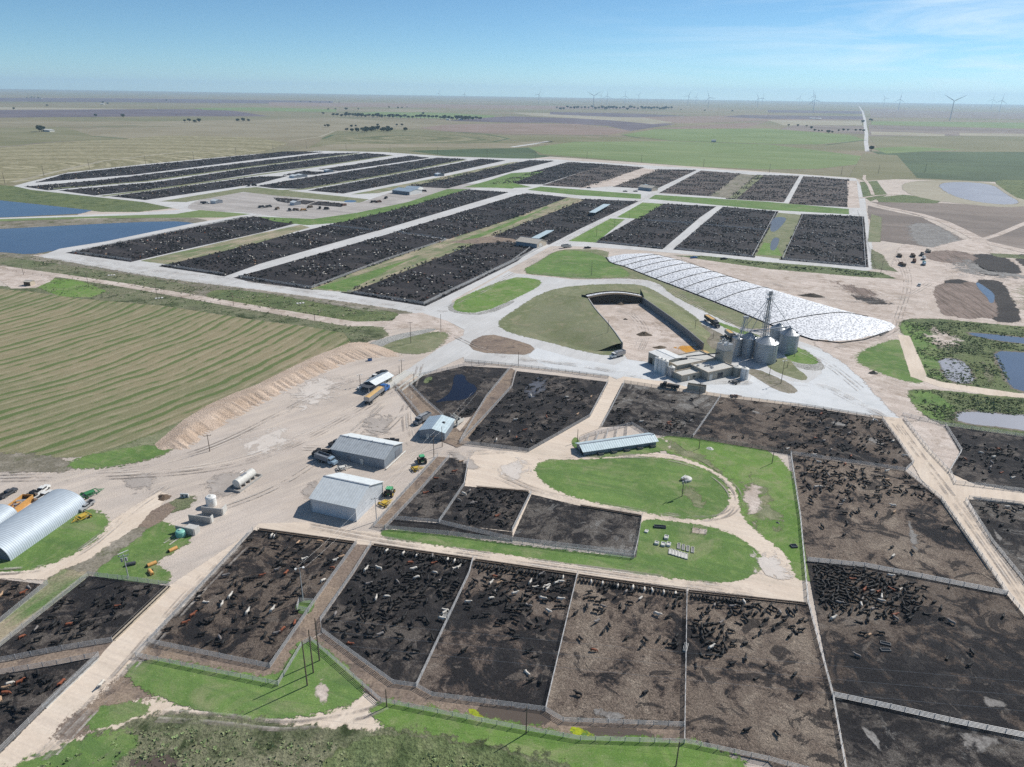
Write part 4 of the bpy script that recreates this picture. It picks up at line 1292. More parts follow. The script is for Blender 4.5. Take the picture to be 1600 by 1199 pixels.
# ------------------------------------------------------------------ grain bins and feed mill
def silo(label, u, v, dia, eave, apex, mat='bin'):
    c = P(u, v)
    t = thing('grain_bin', c, 0, label, 'grain bin', 'corrugated grain bins of the feed mill')
    q = MB()
    q.lathe((0, 0, 0), [(dia / 2, 0), (dia / 2, eave)], 36)
    q.build('bin_wall', M[mat], t, False)
    q = MB()
    q.lathe((0, 0, 0), [(dia / 2 + .15, eave - .05), (dia / 2 + .15, eave + .08), (.6, apex), (.6, apex + .35), (0.02, apex + .5)], 36)
    q.build('roof', M['binroof'], t)
    q = MB()
    for i in range(24):
        an = 2 * math.pi * i / 24
        q.tube((math.cos(an) * (dia / 2 + .1), math.sin(an) * (dia / 2 + .1), eave + .12), (math.cos(an) * .6, math.sin(an) * .6, apex + .05), .05, n=4)
    q.build('roof_ribs', M['galv'], t)
    q = MB()
    for i in range(12):
        an = 2 * math.pi * i / 12
        q.tube((math.cos(an) * (dia / 2 + .05), math.sin(an) * (dia / 2 + .05), 0), (math.cos(an) * (dia / 2 + .05), math.sin(an) * (dia / 2 + .05), eave), .05, n=4)
    q.build('stiffeners', M['galv'], t)
    q = MB()
    an = -1.2
    for s_ in (-.22, .22):
        q.tube((math.cos(an) * (dia / 2 + .3) + s_, math.sin(an) * (dia / 2 + .3), 0), (math.cos(an) * (dia / 2 + .3) + s_, math.sin(an) * (dia / 2 + .3), eave), .04, n=4)
    for i in range(int(eave / .4)):
        q.box((math.cos(an) * (dia / 2 + .3), math.sin(an) * (dia / 2 + .3), .3 + i * .4), (.44, .04, .04))
    q.build('ladder', M['steel'], t)
    q = MB()
    q.box((math.cos(-.3) * dia / 2 * .6, math.sin(-.8) * dia / 2 * .6, eave + (apex - eave) * .38 + .2), (.7, .7, .5))
    q.build('roof_hatch', M['darkgrey'], t)
    q = MB()
    q.tube((math.cos(-.1) * (dia / 2 + .6), math.sin(-.1) * (dia / 2 + .6), .55), (math.cos(-.1) * (dia / 2 - .1), math.sin(-.1) * (dia / 2 - .1), .55), .5, n=10)
    q.build('aeration_fan', M['darkgrey'], t)
    return t


silo('front grain bin, nearest the three gravel islands', 1194, 564.5, 10.2, 9.6, 12.4)
silo('rear right grain bin beside the green island, nearest the silage pile', 1229.3, 550, 8.8, 9.3, 12.2)
silo('dark shaded grain bin between the conveyor tower and the front bin', 1167, 556, 7.6, 9.2, 11.6)
silo('grain bin mostly hidden behind the rear right one', 1213, 542, 8.2, 9.3, 12.0)
silo('pale narrow bin squeezed behind the beige mill tower', 1148.5, 556, 4.6, 9.0, 10.2, 'galv')

T0 = P(1190, 551)
t = thing('elevator_tower', T0, 0, 'tall lattice elevator tower with spouts running to the grain bins', 'elevator tower')
HT_ = 29.5
q = MB()
for sx in (-1, 1):
    for sy in (-1, 1):
        q.tube((sx * 1.3, sy * 1.3, 0), (sx * 1.0, sy * 1.0, HT_ - 3), .1, n=5)
for k in range(13):
    z0, z1 = k * 2.05, (k + 1) * 2.05
    r0 = 1.3 - .3 * z0 / HT_
    r1 = 1.3 - .3 * z1 / HT_
    for s_ in (-1, 1):
        q.tube((-r0, s_ * r0, z0), (r1, s_ * r1, z1), .05, n=4)
        q.tube((s_ * r0, -r0, z0), (s_ * r1, r1, z1), .05, n=4)
        q.tube((-r1, s_ * r1, z1), (r1, s_ * r1, z1), .05, n=4)
        q.tube((s_ * r1, -r1, z1), (s_ * r1, r1, z1), .05, n=4)
q.build('lattice', M['steel'], t)
q = MB()
q.box((-.35, 0, HT_ / 2), (.38, .5, HT_))
q.box((.35, 0, HT_ / 2), (.38, .5, HT_))
q.box((0, 0, HT_ + .3), (1.5, .9, 1.5))
q.build('bucket_leg', M['steel'], t)
for z_ in (HT_ - 2.6, HT_ - .6, 17.5):
    q = MB()
    q.box((0, 0, z_), (3.6, 3.0, .1))
    for a_, b_ in (((-1.8, -1.5), (1.8, -1.5)), ((1.8, -1.5), (1.8, 1.5)), ((1.8, 1.5), (-1.8, 1.5)), ((-1.8, 1.5), (-1.8, -1.5))):
        for dz in (.5, 1.0):
            q.tube((*a_, z_ + dz), (*b_, z_ + dz), .04, n=4)
        q.tube((*a_, z_), (*a_, z_ + 1), .05, n=4)
    q.build('platform', M['steel'], t)
def rel(u, v, z):
    p = P(u, v) - T0
    return (p.x, p.y, z)
q = None
for u, v, z_, r_ in ((1194, 564.5, 12.6, .13), (1229.3, 550, 12.4, .13), (1167, 556, 11.9, .13), (1148, 556, 10.4, .12)):
    q = MB()
    q.tube((0, 0, HT_ - 1.8 if z_ < 12.5 else HT_ - 2.5), rel(u, v, z_), r_, n=6)
    q.build('spout', M['steel'], t)
q = MB()
q.tube(rel(1167, 556, 12.4), rel(1229.3, 550, 12.9), .3, n=6)
q.build('conveyor', M['steel'], t)
q = MB()
a_, b_ = Vector(rel(1150, 553, 12.0)), Vector(rel(1196, 560, 12.8))
for s_ in (-.6, .6):
    for dz in (0, .9):
        q.tube((a_.x, a_.y + s_, a_.z + dz), (b_.x, b_.y + s_, b_.z + dz), .06, n=4)
q.box(tuple((a_ + b_) / 2), ((b_ - a_).length, 1.2, .08), math.atan2(b_.y - a_.y, b_.x - a_.x))
for i in range(12):
    c_ = a_.lerp(b_, i / 11)
    for s_ in (-.6, .6):
        q.tube((c_.x, c_.y + s_, c_.z), (c_.x, c_.y + s_, c_.z + .9), .04, n=4)
q.build('catwalk', M['steel'], t)
q = MB()      # inclined second leg with its frame at the left
l0, l1 = Vector(rel(1146, 562, 0)), Vector(rel(1157, 556, 19))
for s_ in (-.8, .8):
    q.tube((l0.x + s_, l0.y, 0), (l1.x + s_, l1.y, 19), .11, n=5)
    q.tube((l0.x + s_ + 5, l0.y, 0), (l1.x + s_, l1.y, 19), .09, n=5)
for i in range(9):
    c_ = l0.lerp(l1, i / 9)
    q.tube((c_.x - .8, c_.y, c_.z), (c_.x + .8, c_.y, c_.z), .06, n=4)
    d_ = (l0 + Vector((5, 0, 0))).lerp(l1, i / 9)
    q.tube((c_.x, c_.y, c_.z), (d_.x, d_.y, d_.z), .05, n=4)
q.tube((l0.x, l0.y, 0), (l1.x, l1.y, 19.4), .28, n=6)
q.box((l1.x, l1.y, 19.2), (2.4, 1.6, .9))
q.build('second_leg', M['steel'], t)

# feed mill
A0, rzm, _ = frame((1105, 596), (1146, 587))
t = thing('feed_mill', A0, rzm, 'beige feed mill with flat grey roofs, a square tower and rooftop equipment', 'feed mill')
def fmx(u, v, z=0):
    p = P(u, v, z) - A0
    return (p.x * math.cos(-rzm) - p.y * math.sin(-rzm), p.x * math.sin(-rzm) + p.y * math.cos(-rzm))
def flat(name, x0, x1, y0, y1, h, par=.5):
    w = MB()
    w.box(((x0 + x1) / 2, (y0 + y1) / 2, h / 2), (x1 - x0, y1 - y0, h))
    w.build(name, M['beige'], t)
    r_ = MB()
    r_.box(((x0 + x1) / 2, (y0 + y1) / 2, h + .04), (x1 - x0 - .8, y1 - y0 - .8, .08))
    r_.build('roof', M['conclight'], t)
    k = MB()
    for c_, d_ in ((((x0 + x1) / 2, y0 + .15), (x1 - x0, .3)), (((x0 + x1) / 2, y1 - .15), (x1 - x0, .3)), ((x0 + .15, (y0 + y1) / 2), (.3, y1 - y0 - .6)), ((x1 - .15, (y0 + y1) / 2), (.3, y1 - y0 - .6))):
        k.box((c_[0], c_[1], h + par / 2), (d_[0], d_[1], par))
    k.build('parapet', M['tan'], t)


flat('main_block', 0, 16, 0.02, 11.5, 3.7)
xb, yb = fmx(1064, 592)
flat('office_block', -11.0, -.03, 4.2, 10.0, 2.6)
flat('rear_block', -7.5, 15.9, 11.6, 23, 4.1)
tx_, ty_ = fmx(1130.5, 574)
tx_ = min(tx_, 15.9 + 2.2)
w = MB()
w.box((tx_, ty_, 4.4), (5.6, 5.2, 8.8))
w.build('tower', M['beige'], t)
w = MB()
w.box((tx_, ty_, 10.2), (5.2, 4.8, 2.8))
w.build('penthouse', M['silver'], t)
for nm, x, wd, z0, h, mm in (('loading_door', 1.8, 1.8, 0, 2.8, 'offwhite'), ('loading_door', 7.2, 3.0, .6, 2.2, 'darkgrey'), ('wall_light', 4.0, .35, 1.9, .35, 'white'),
                             ('wall_light', 10.2, .35, 1.9, .35, 'white'), ('wall_light', 12.6, .35, 1.9, .35, 'white'), ('door', 14.5, 1.0, 0, 2.1, 'darkgrey')):
    q = MB()
    q.box((x, -.05, z0 + h / 2), (wd, .12, h))
    q.build(nm, M[mm], t)
q = MB()
q.box((-7, 4.15, 1.2), (1.1, .12, 1.9))
q.build('door', M['offwhite'], t)
q = MB()
q.box((-4, 4.15, 1.5), (1.2, .12, .8))
q.build('window', M['glass'], t)
random.seed(3)
for i in range(16):
    x, y = tx_ + random.uniform(-2.4, 2.4), ty_ + random.uniform(-2.2, 2.2)
    h = random.uniform(.6, 2.4)
    q = MB()
    q.tube((x, y, 11.5), (x, y, 11.5 + h), random.uniform(.1, .3), n=6)
    if random.random() < .5:
        q.box((x, y, 11.5 + h), (random.uniform(.5, 1.2), .5, .4))
    q.build('roof_vent', M[random.choice(['steel', 'white', 'darkgrey'])], t)
for i in range(5):
    q = MB()
    x, y = random.uniform(1.5, 7), random.uniform(2, 9)
    q.box((x, y, 4.1), (.8, .8, .7))
    q.build('air_unit', M['silver'], t)
q = MB()
q.box((-1.5, 17.5, 4.6), (9, .7, .6), -.1)
q.tube((4, 19, 4.6), (tx_ - 2.7, ty_, 7.5), .25, n=6)
q.build('roof_conveyor', M['darkgrey'], t)
q = MB()
for i in range(8):
    x = tx_ - 2.5 + i * .71
    q.tube((x, ty_ - 2.35, 11.6), (x, ty_ - 2.35, 12.6), .04, n=4)
for z in (12.1, 12.6):
    q.tube((tx_ - 2.5, ty_ - 2.35, z), (tx_ + 2.5, ty_ - 2.35, z), .04, n=4)
q.build('roof_railing', M['steel'], t)

A1, rz1, L1 = frame((1012, 566), (1040, 580))
gable('flaking_shed', 'beige shed with a plain white roof at the left end of the feed mill', 'shed', (1012, 567), (1041, 581), (1060, 571), 5.2, 5.5,
      wm='beige', we='beige', rm='white', ov=.15, depth=9.0, doors=(('door', 2.0, 0, 2.2, 3.0, 'f', 'black'),))
for u, v, r_, h_, mm, lab in ((1026.5, 581, 1.45, 6.6, 'white', 'tall white feed tank, leftmost of the row by the flat white roof'),
                              (1032.5, 583.5, 1.45, 6.6, 'white', 'tall white feed tank, second of the row by the flat white roof'),
                              (1038, 586, 1.45, 6.6, 'white', 'tall white feed tank, third of the row by the flat white roof'),
                              (1048, 589, 1.55, 4.6, 'silver', 'shorter grey feed tank at the right end of the white tank row'),
                              (1151, 587.5, 2.1, 4.3, 'beige', 'beige round tank joined to the corner of the feed mill'),
                              (1162, 592.5, 1.75, 5.0, 'white', 'single white tank standing right of the beige round tank')):
    t = thing('feed_tank', P(u, v), 0, lab, 'tank')
    q = MB()
    q.lathe((0, 0, 0), [(r_, 0), (r_, h_), (r_ * .96, h_ + .08)], 24)
    q.build('tank_shell', M[mm], t)
    q = MB()
    q.lathe((0, 0, 0), [(r_ * .95, h_ + .08), (.3, h_ + .6), (.3, h_ + .8), (.01, h_ + .82)], 24)
    q.build('tank_roof', M['offwhite'], t)
    q = MB()
    for s_ in (-.2, .2):
        q.tube((s_, -r_ - .1, 0), (s_, -r_ - .1, h_ + .5), .04, n=4)
    for i in range(int(h_ / .4)):
        q.box((0, -r_ - .1, .3 + .4 * i), (.4, .04, .04))
    q.build('ladder', M['steel'], t)

# covered silage pile
c0, c1 = P(946, 402), P(1392, 517)
ax = math.atan2(c1.y - c0.y, c1.x - c0.x)
axv, nv = Vector((math.cos(ax), math.sin(ax), 0)), Vector((-math.sin(ax), math.cos(ax), 0))
front = [P(u, v) for u, v in px('947,403 952,410 962,414 975,417 1012,432 1075,456 1145,484 1200,507 1240,522 1270,532 1312,537 1350,532 1375,526 1388,519')]
fs_ = [((p - c0).dot(axv), (p - c0).dot(nv)) for p in front]
crest = [P(u, v, h * .55) + Vector((0, 0, 0)) for u, v, h in ((947, 402.5, .4), (975, 397, 3), (1012, 396.5, 5.4), (1050, 405, 7), (1100, 421, 8.5), (1150, 437.5, 9.5), (1200, 452, 9.5), (1250, 468, 8.5), (1325, 492, 5), (1375, 508, 2.2), (1390, 516, .4))]
cs_ = [((p - c0).dot(axv), (p - c0).dot(nv), p.z) for p in crest]
pile = thing('silage_pile', c0, ax, 'long silage pile under white plastic weighted with dark rows of tyres', 'silage pile')
Ltot = (c1 - c0).length
def interp(s_, tab, k):
    return float(np.interp(s_, [a[0] for a in tab], [a[k] for a in tab]))
fs_.sort(); cs_.sort()
def pile_pt(s_, tt):
    f0 = interp(s_, fs_, 1)
    cc, hh = interp(s_, cs_, 1), interp(s_, cs_, 2)
    cc = max(cc, f0 + 1)
    if tt <= .55:
        k = tt / .55
        return (s_, f0 + (cc - f0) * k, hh * math.sin(k * math.pi / 2) ** .85 + .02)
    k = (tt - .55) / .45
    return (s_, cc + (cc - f0) * .3 * k, hh * math.cos(k * math.pi / 2) ** .85 + .02)
q = MB()
NS, NT_ = 120, 26
vs = []
for i in range(NS + 1):
    s_ = Ltot * i / NS
    e_ = min(1, i / 4, (NS - i) / 6) if 0 < i < NS else 0
    for j in range(NT_ + 1):
        x, y, z = pile_pt(s_, j / NT_)
        vs.append((x, y, z + .12 * math.sin(x * 1.3 + y) * math.sin(y * .9) if 0 < j < NT_ else z))
q.add(vs, [(i * (NT_ + 1) + j, i * (NT_ + 1) + j + 1, (i + 1) * (NT_ + 1) + j + 1, (i + 1) * (NT_ + 1) + j) for i in range(NS) for j in range(NT_)])
q.build('plastic_cover', M['plastic'], pile, True)
for sfrac in (.085, .135, .19, .25, .315, .38, .445, .51, .59, .80):
    for jj in range(0, 1):
        q = MB()
        pts = [Vector(pile_pt(Ltot * sfrac + j * .42 * (1 if sfrac < .7 else 2.4), j / 26)) for j in range(0, 25)]
        for a_, b_ in zip(pts[:-1], pts[1:]):
            q.tube(a_ + Vector((0, 0, .12)), b_ + Vector((0, 0, .1)), .27, n=5)
        q.build('tyre_row', M['rubber'], pile)
q = MB()
random.seed(9)
for k in range(len(fs_) - 1):
    a_, b_ = Vector((fs_[k][0], fs_[k][1], .2)), Vector((fs_[k + 1][0], fs_[k + 1][1], .2))
    q.tube(a_, b_, .55, n=5)
q.build('tyre_edge', M['rubber'], pile)

# bunker: grassed mounds, concrete walls, dark silage face
HW = 3.6
bk = thing('bunker_silo', P(1004, 475), 0, 'open silage bunker with tall concrete side walls set in grassed mounds', 'bunker')
o0 = P(1004, 475)
def bp(lst, z=0):
    return [P(u, v) - o0 + Vector((0, 0, z)) for u, v in px(lst)]
def strip(inner, outer, mat, name, zi, zo=0.05, sub=5):
    q = MB()
    n = len(inner)
    vs = []
    for a_, b_ in zip(inner, outer):
        for k in range(sub + 1):
            f = k / sub
            p = a_.lerp(b_, f)
            vs.append((p.x, p.y, zo + (zi - zo) * (math.cos(f * math.pi) * .5 + .5 if k else 1)))
    q.add(vs, [(i * (sub + 1) + k, i * (sub + 1) + k + 1, (i + 1) * (sub + 1) + k + 1, (i + 1) * (sub + 1) + k) for i in range(n - 1) for k in range(sub)])
    return q.build(name, M[mat], bk, True)
Lin = bp('919,476 928,490 935,499 950,516 962,532 972,547')
Lout = bp('862,458 830,475 806,492 785,508 850,532 925,550')
Rin = bp('1004,475 1028,492 1050,508 1075,528 1098,548')
Rout = bp('1000,448 1034,466 1062,482 1088,500 1112,520')
strip(Lin, Lout, 'mound', 'left_mound', HW)
strip([p + Vector((.7, .2, 0)) for p in Rin], Rout, 'mound', 'right_mound', HW)
def wallrun(pts, h, th, name, mat='concdark', taper=None):
    q = MB()
    for i, (a_, b_) in enumerate(zip(pts[:-1], pts[1:])):
        d = b_ - a_
        L_ = Vector((d.x, d.y, 0)).length
        q.box(((a_.x + b_.x) / 2, (a_.y + b_.y) / 2, h / 2), (L_ + .02, th, h), math.atan2(d.y, d.x))
    q.build(name, M[mat], bk)
wallrun(Rin, HW + .35, .5, 'right_wall', 'concdark')  # darker concrete than the left wall: inner face's shade put into the colour
wallrun(Lin, HW + .3, .5, 'left_wall', 'conc')
# silage heap at the closed end
a_, b_ = bp('919,476')[0], bp('1004,475')[0]
q = MB()
vs = []
NX = 18
for i in range(NX + 1):
    f = i / NX
    p = a_.lerp(b_, f)
    h = HW + 2.2 * math.sin(f * math.pi)
    back = Vector((0, 1, 0))
    nrm = Vector((-(b_ - a_).y, (b_ - a_).x, 0)).normalized()
    vs += [(p.x, p.y, 0), (p.x + nrm.x * 1.0, p.y + nrm.y, h), (p.x + nrm.x * 3.5, p.y + nrm.y * 3.5, h + .3), (p.x + nrm.x * 9, p.y + nrm.y * 9, h * .9), (p.x + nrm.x * 22, p.y + nrm.y * 22, .1)]
q.add(vs, [(i * 5 + k, i * 5 + k + 1, (i + 1) * 5 + k + 1, (i + 1) * 5 + k) for i in range(NX) for k in (0,)])
q.build('silage_face', M['silageface'], bk)
q = MB()
q.add(vs, [(i * 5 + k, i * 5 + k + 1, (i + 1) * 5 + k + 1, (i + 1) * 5 + k) for i in range(NX) for k in (1,)])
q.build('bare_silage_top', M['silage'], bk)
q = MB()
q.add(vs, [(i * 5 + k, i * 5 + k + 1, (i + 1) * 5 + k + 1, (i + 1) * 5 + k) for i in range(NX) for k in (2,)])
q.build('plastic_cover', M['plastic'], bk)
q = MB()
q.add(vs, [(i * 5 + k, i * 5 + k + 1, (i + 1) * 5 + k + 1, (i + 1) * 5 + k) for i in range(NX) for k in (3,)])
q.build('rear_mound', M['mound'], bk, True)
q = MB()
for i in range(NX):
    q.tube((vs[i * 5 + 3][0], vs[i * 5 + 3][1], vs[i * 5 + 3][2] + .2), (vs[i * 5 + 8][0], vs[i * 5 + 8][1], vs[i * 5 + 8][2] + .2), .45, n=5)
q.build('tyre_row', M['rubber'], bk)


def heap(label, u, v, rx, ry, h, mat, name='feed_heap', cat='heap'):
    q = MB()
    n, m_ = 20, 6
    rngl = random.Random(int(u * 7 + v))
    ph = [rngl.uniform(0, 6) for _ in range(4)]
    vs, fs = [(0, 0, h)], []
    for k in range(1, m_ + 1):
        for i in range(n):
            an = 2 * math.pi * i / n
            rr = k / m_ * (1 + .16 * math.sin(2 * an + ph[0]) + .12 * math.sin(3 * an + ph[1]) + .08 * math.sin(7 * an + ph[2]))
            z = h * (1 - k / m_) ** 1.15 * (1 + .2 * math.sin(5 * an + ph[3] + k)) if k < m_ else 0
            vs.append((rx * rr * math.cos(an), ry * rr * math.sin(an), z + .02))
    fs += [(0, 1 + i, 1 + (i + 1) % n) for i in range(n)]
    for k in range(m_ - 1):
        for i in range(n):
            a_ = 1 + k * n
            fs.append((a_ + i, a_ + n + i, a_ + n + (i + 1) % n, a_ + (i + 1) % n))
    q.add(vs, fs)
    o = q.build(name, M[mat], None, True)
    o.location = P(u, v)
    return tag(o, label, cat)


heap('brown feed heap in the middle of the bunker floor', 1006, 524, 4.2, 3.2, 2.0, 'silage')
heap('low brown feed heap between the middle heap and the white roofed shed', 1031, 544, 4.0, 2.8, 1.2, 'silage')
heap('dark silage heap against the black face at the closed end of the bunker', 969, 475, 4.5, 4, 2.4, 'silage')
heap('small dark heap near the top of the bunker floor', 977, 500, 1.6, 1.4, .9, 'silageface')
heap('heap of yellow corn against the bunker wall beside the mill', 1097, 551, 3.6, 2.0, 1.3, 'corn2')
heap('black manure windrow left of the sandy flat behind the white silage pile', 1268, 463, 10, 4.5, 1.8, 'silageface')
heap('round brown dirt mound beside the twin-pipe culvert', 256, 778, 2.6, 2.2, 1.0, 'brown')
heap('black tyre heap beside the green triangle of grass', 1364, 584, 3.0, 2.2, 1.4, 'rubber')
heap('grey stone heap on the bright grass beside the far pole', 1109, 702, 2.0, 1.6, .7, 'conclight')
heap('dark manure ridge on the grass strip beside the round end of the loop', 1215, 818, .9, .9, .5, 'darkgrey')

# eroded earth bank beside the hay field
top = [P(u, v) for u, v in px('232,698 257,680 284,657 325,632 360,616 400,601 450,576 492,556 520,545 545,535 570,531')]
bot = [P(u, v) for u, v in px('258,708 300,702 322,680 362,660 400,638 440,616 476,598 520,578 552,566 580,560 640,558')]
q = MB()
vs = []
SUBS = 10
n = 60
def poly_at(pl, f):
    L_ = [0]
    for a_, b_ in zip(pl[:-1], pl[1:]):
        L_.append(L_[-1] + (b_ - a_).length)
    d = f * L_[-1]
    for k in range(len(pl) - 1):
        if d <= L_[k + 1] + 1e-6:
            return pl[k].lerp(pl[k + 1], (d - L_[k]) / (L_[k + 1] - L_[k]))
    return pl[-1]
random.seed(21)
for i in range(n * 3 + 1):
    f = i / (n * 3)
    a_, b_ = poly_at(top, f), poly_at(bot, f)
    end = min(1, f * 14, (1 - f) * 10)
    rill = random.random()
    for k in range(SUBS + 1):
        g = k / SUBS
        p = a_.lerp(b_, g)
        z = 1.9 * end * (g / .55 if g < .55 else max(0, 1 - (g - .55) / .42)) 
        if .5 < g < .98 and rill < .3:
            z -= .55 * end
        vs.append((p.x, p.y, z + .06 + random.uniform(-.04, .04)))
q.add(vs, [(i * (SUBS + 1) + k, i * (SUBS + 1) + k + 1, (i + 1) * (SUBS + 1) + k + 1, (i + 1) * (SUBS + 1) + k) for i in range(n * 3) for k in range(SUBS)])
bk_ = q.build('earth_bank', M['berm'], None, True)
bk_['kind'] = 'structure'

# ------------------------------------------------------------------ fences and bunks
def fence(label, spec, near=True, h=1.5, gap=3.0, mat='pipe', cat='fence', name='pipe_fence', rails=5, group=None, rr=.045):
    pts = [P(u, v) for u, v in px(spec)]
    t = thing(name, pts[0], 0, label, cat, group)
    o = pts[0]
    q = MB()
    posts = []
    for a_, b_ in zip(pts[:-1], pts[1:]):
        L_ = (b_ - a_).length
        n = max(1, round(L_ / gap))
        rz = math.atan2((b_ - a_).y, (b_ - a_).x)
        mid = (a_ + b_) / 2 - o
        for k in range(rails):
            q.box((mid.x, mid.y, h * (k + 1) / rails - .05), (L_, rr, rr * 1.6), rz)
        posts += [a_.lerp(b_, k / n) - o for k in range(n)]
    posts.append(pts[-1] - o)
    q.build('rails', M[mat], t)
    if near and len(posts) <= 100:
        me = None
        for p in posts:
            if me is None:
                k = MB()
                k.tube((0, 0, 0), (0, 0, h + .1), .07, n=6)
                me = k.mesh('post', M[mat])
            po = link('post', me, t)
            po.location = (p.x, p.y, 0)
    else:
        k = MB()
        for p in posts:
            k.box((p.x, p.y, h / 2), (.12, .12, h))
        po = k.build('posts', M[mat], t)
        po['kind'] = 'stuff'
    return t


FN = [
    ('fence beside the pale road left of the pen with the grassed pole corner', '395,831 340,891 232,1006'),
    ('white rail fence along the lower end of the pen with the grassed pole corner', '232,1006 422,1045'),
    ('fence between the pole corner pen and the sloping cattle alley', '557,851 495,938 422,1045'),
    ('outer fence where the lower cattle alley bends round above the green bank', '232,1006 213,1028 320,1050 435,1073 472,1011 486,1003'),
    ('fence on the right side of the sloping cattle alley', '580,853 552,898 501,972 503,989'),
    ('fence along the lower ends of the front row of pens', '503,989 560,1031 615,1071 650,1076 675,1090 800,1106 852,1113 880,1130 1068,1137'),
    ('outermost fence above the bright green grass at the bottom of the scene', '486,1003 540,1050 595,1099 800,1140 907,1159 1069,1164'),
    ('dividing fence right of the black mud pen beside the sloping alley', '739,876 733,899 651,1075'),
    ('dividing fence left of the brown pen with the pale wet patch', '902,900 852,1113'),
    ('dividing fence right of the brown pen with the pale wet patch', '1073,925 1069,1163'),
    ('fence running down to the bottom edge right of the green grass', '1069,1163 1200,1191 1350,1232'),
    ('long fence from the narrow green lawn down to the bottom right pens', '1235,710 1250,810 1262,945 1300,1090 1322,1215'),
    ('curved fence above the crowd of black cattle', '1261,878 1350,887 1418,900 1573,931'),
    ('thick pale fence crossing the lowest right-hand pen', '1302,1090 1390,1109 1482,1130 1600,1154 1800,1200'),
    ('fence between the two large brown pens at the upper right', '1236,711 1330,725 1414,737 1427,725'),
    ('fence along the pale diagonal road right of the upper brown pen', '1378,657 1400,686 1427,725'),
    ('fence along the pale diagonal road right of the lower brown pens', '1414,737 1440,758 1470,782 1548,893 1573,930 1620,990 1720,1120'),
    ('fence on the right side of the small pen at the left edge', '75,914 0,975 -60,1025'),
    ('fence on the left side of the pen below the pole lawn', '139,901 70,956 0,1012 -80,1075'),
    ('fence along the top of the pen below the pole lawn', '139,901 200,908 265,917'),
    ('fence above the narrow cattle alley at the left edge', '176,1004 98,1017 0,1036 -60,1047'),
    ('fence below the narrow cattle alley at the left edge', '155,1027 90,1040 0,1055 -60,1067'),
    ('low fence along the road on the right side of the bottom left pen', '155,1028 68,1110 0,1178 -60,1240'),
    ('outer fence of the narrow alley beside the two green tractors', '684,714 640,762 584,824 601,828'),
    ('inner fence of the narrow alley beside the two green tractors', '702,716 660,765 602,827'),
    ('fence between the narrow black pen and the pen with the short top bunk', '732,721 725,760 686,818'),
    ('inner lower fence of the three small pens in the middle', '617,813 686,819 800,846 993,869'),
    ('outer lower fence of the three small pens beside the green strip', '602,828 700,837 800,850 990,874'),
    ('fence between the small black pen and the grey pen', '830,772 800,832'),
    ('fence at the right end of the grey pen beside the lawn', '1003,809 997,846 990,874'),
    ('curving fence between the lagoon pen and its cattle alley', '797,577 760,622 742,652 720,690'),
    ('curving fence left of the pen with the wet corner', '806,581 800,606 760,650 718,694'),
    ('fence at the lower end of the pen with the wet corner', '718,694 770,700 826,707'),
    ('fence left of the sloping pale lane in the middle', '826,707 872,681 921,653 950,598'),
    ('fence right of the sloping pale lane in the middle', '975,600 955,640 940,668'),
    ('dark fence along the top of the pen with the wet corner', '727,566 800,573 862,580 950,591'),
    ('dark fence along the top of the large pens below the feed mill', '975,599 1040,609 1126,621 1260,637 1378,656'),
    ('white fence dividing the two large pens below the feed mill', '1125,622 1110,645 1082,685'),
    ('dark fence along the top of the narrow green lawn', '1010,678 1082,686 1160,698 1236,711'),
    ('fence on the left side of the black lagoon pen', '616,602 655,648 692,690'),
    ('second fence on the left side of the black lagoon pen', '640,602 665,628 693,652'),
    ('low concrete-coloured fence above the black lagoon', '655,589 725,573 760,571'),
    ('fence along the pale pond at the right edge', '1410,650 1477,666 1600,684 1750,708'),
    ('fence round the sandy flat beside the right-hand road', '1477,667 1502,707 1482,740'),
    ('fence between the sandy flat and the pale diagonal road', '1412,656 1450,705 1485,742 1492,757 1600,770 1750,795'),
    ('fence along the top of the lower right edge pen', '1513,781 1600,791 1750,815'),
    ('fence on the left side of the lower right edge pen', '1508,784 1550,850 1600,912 1750,1100'),
    ('fence round the small pebbled pens behind the long narrow shed', '905,690 920,683 987,665 1012,680'),
    ('little fence round the grassed corner with the lamp pole', '483,958 464,954 468,942 489,944'),
]
for lab, sp_ in FN:
    dk = lab.startswith('dark')
    fence(lab, sp_, mat='pipedark' if dk else 'pipe', rr=.05 if not lab.startswith(('thick', 'curved')) else .09)
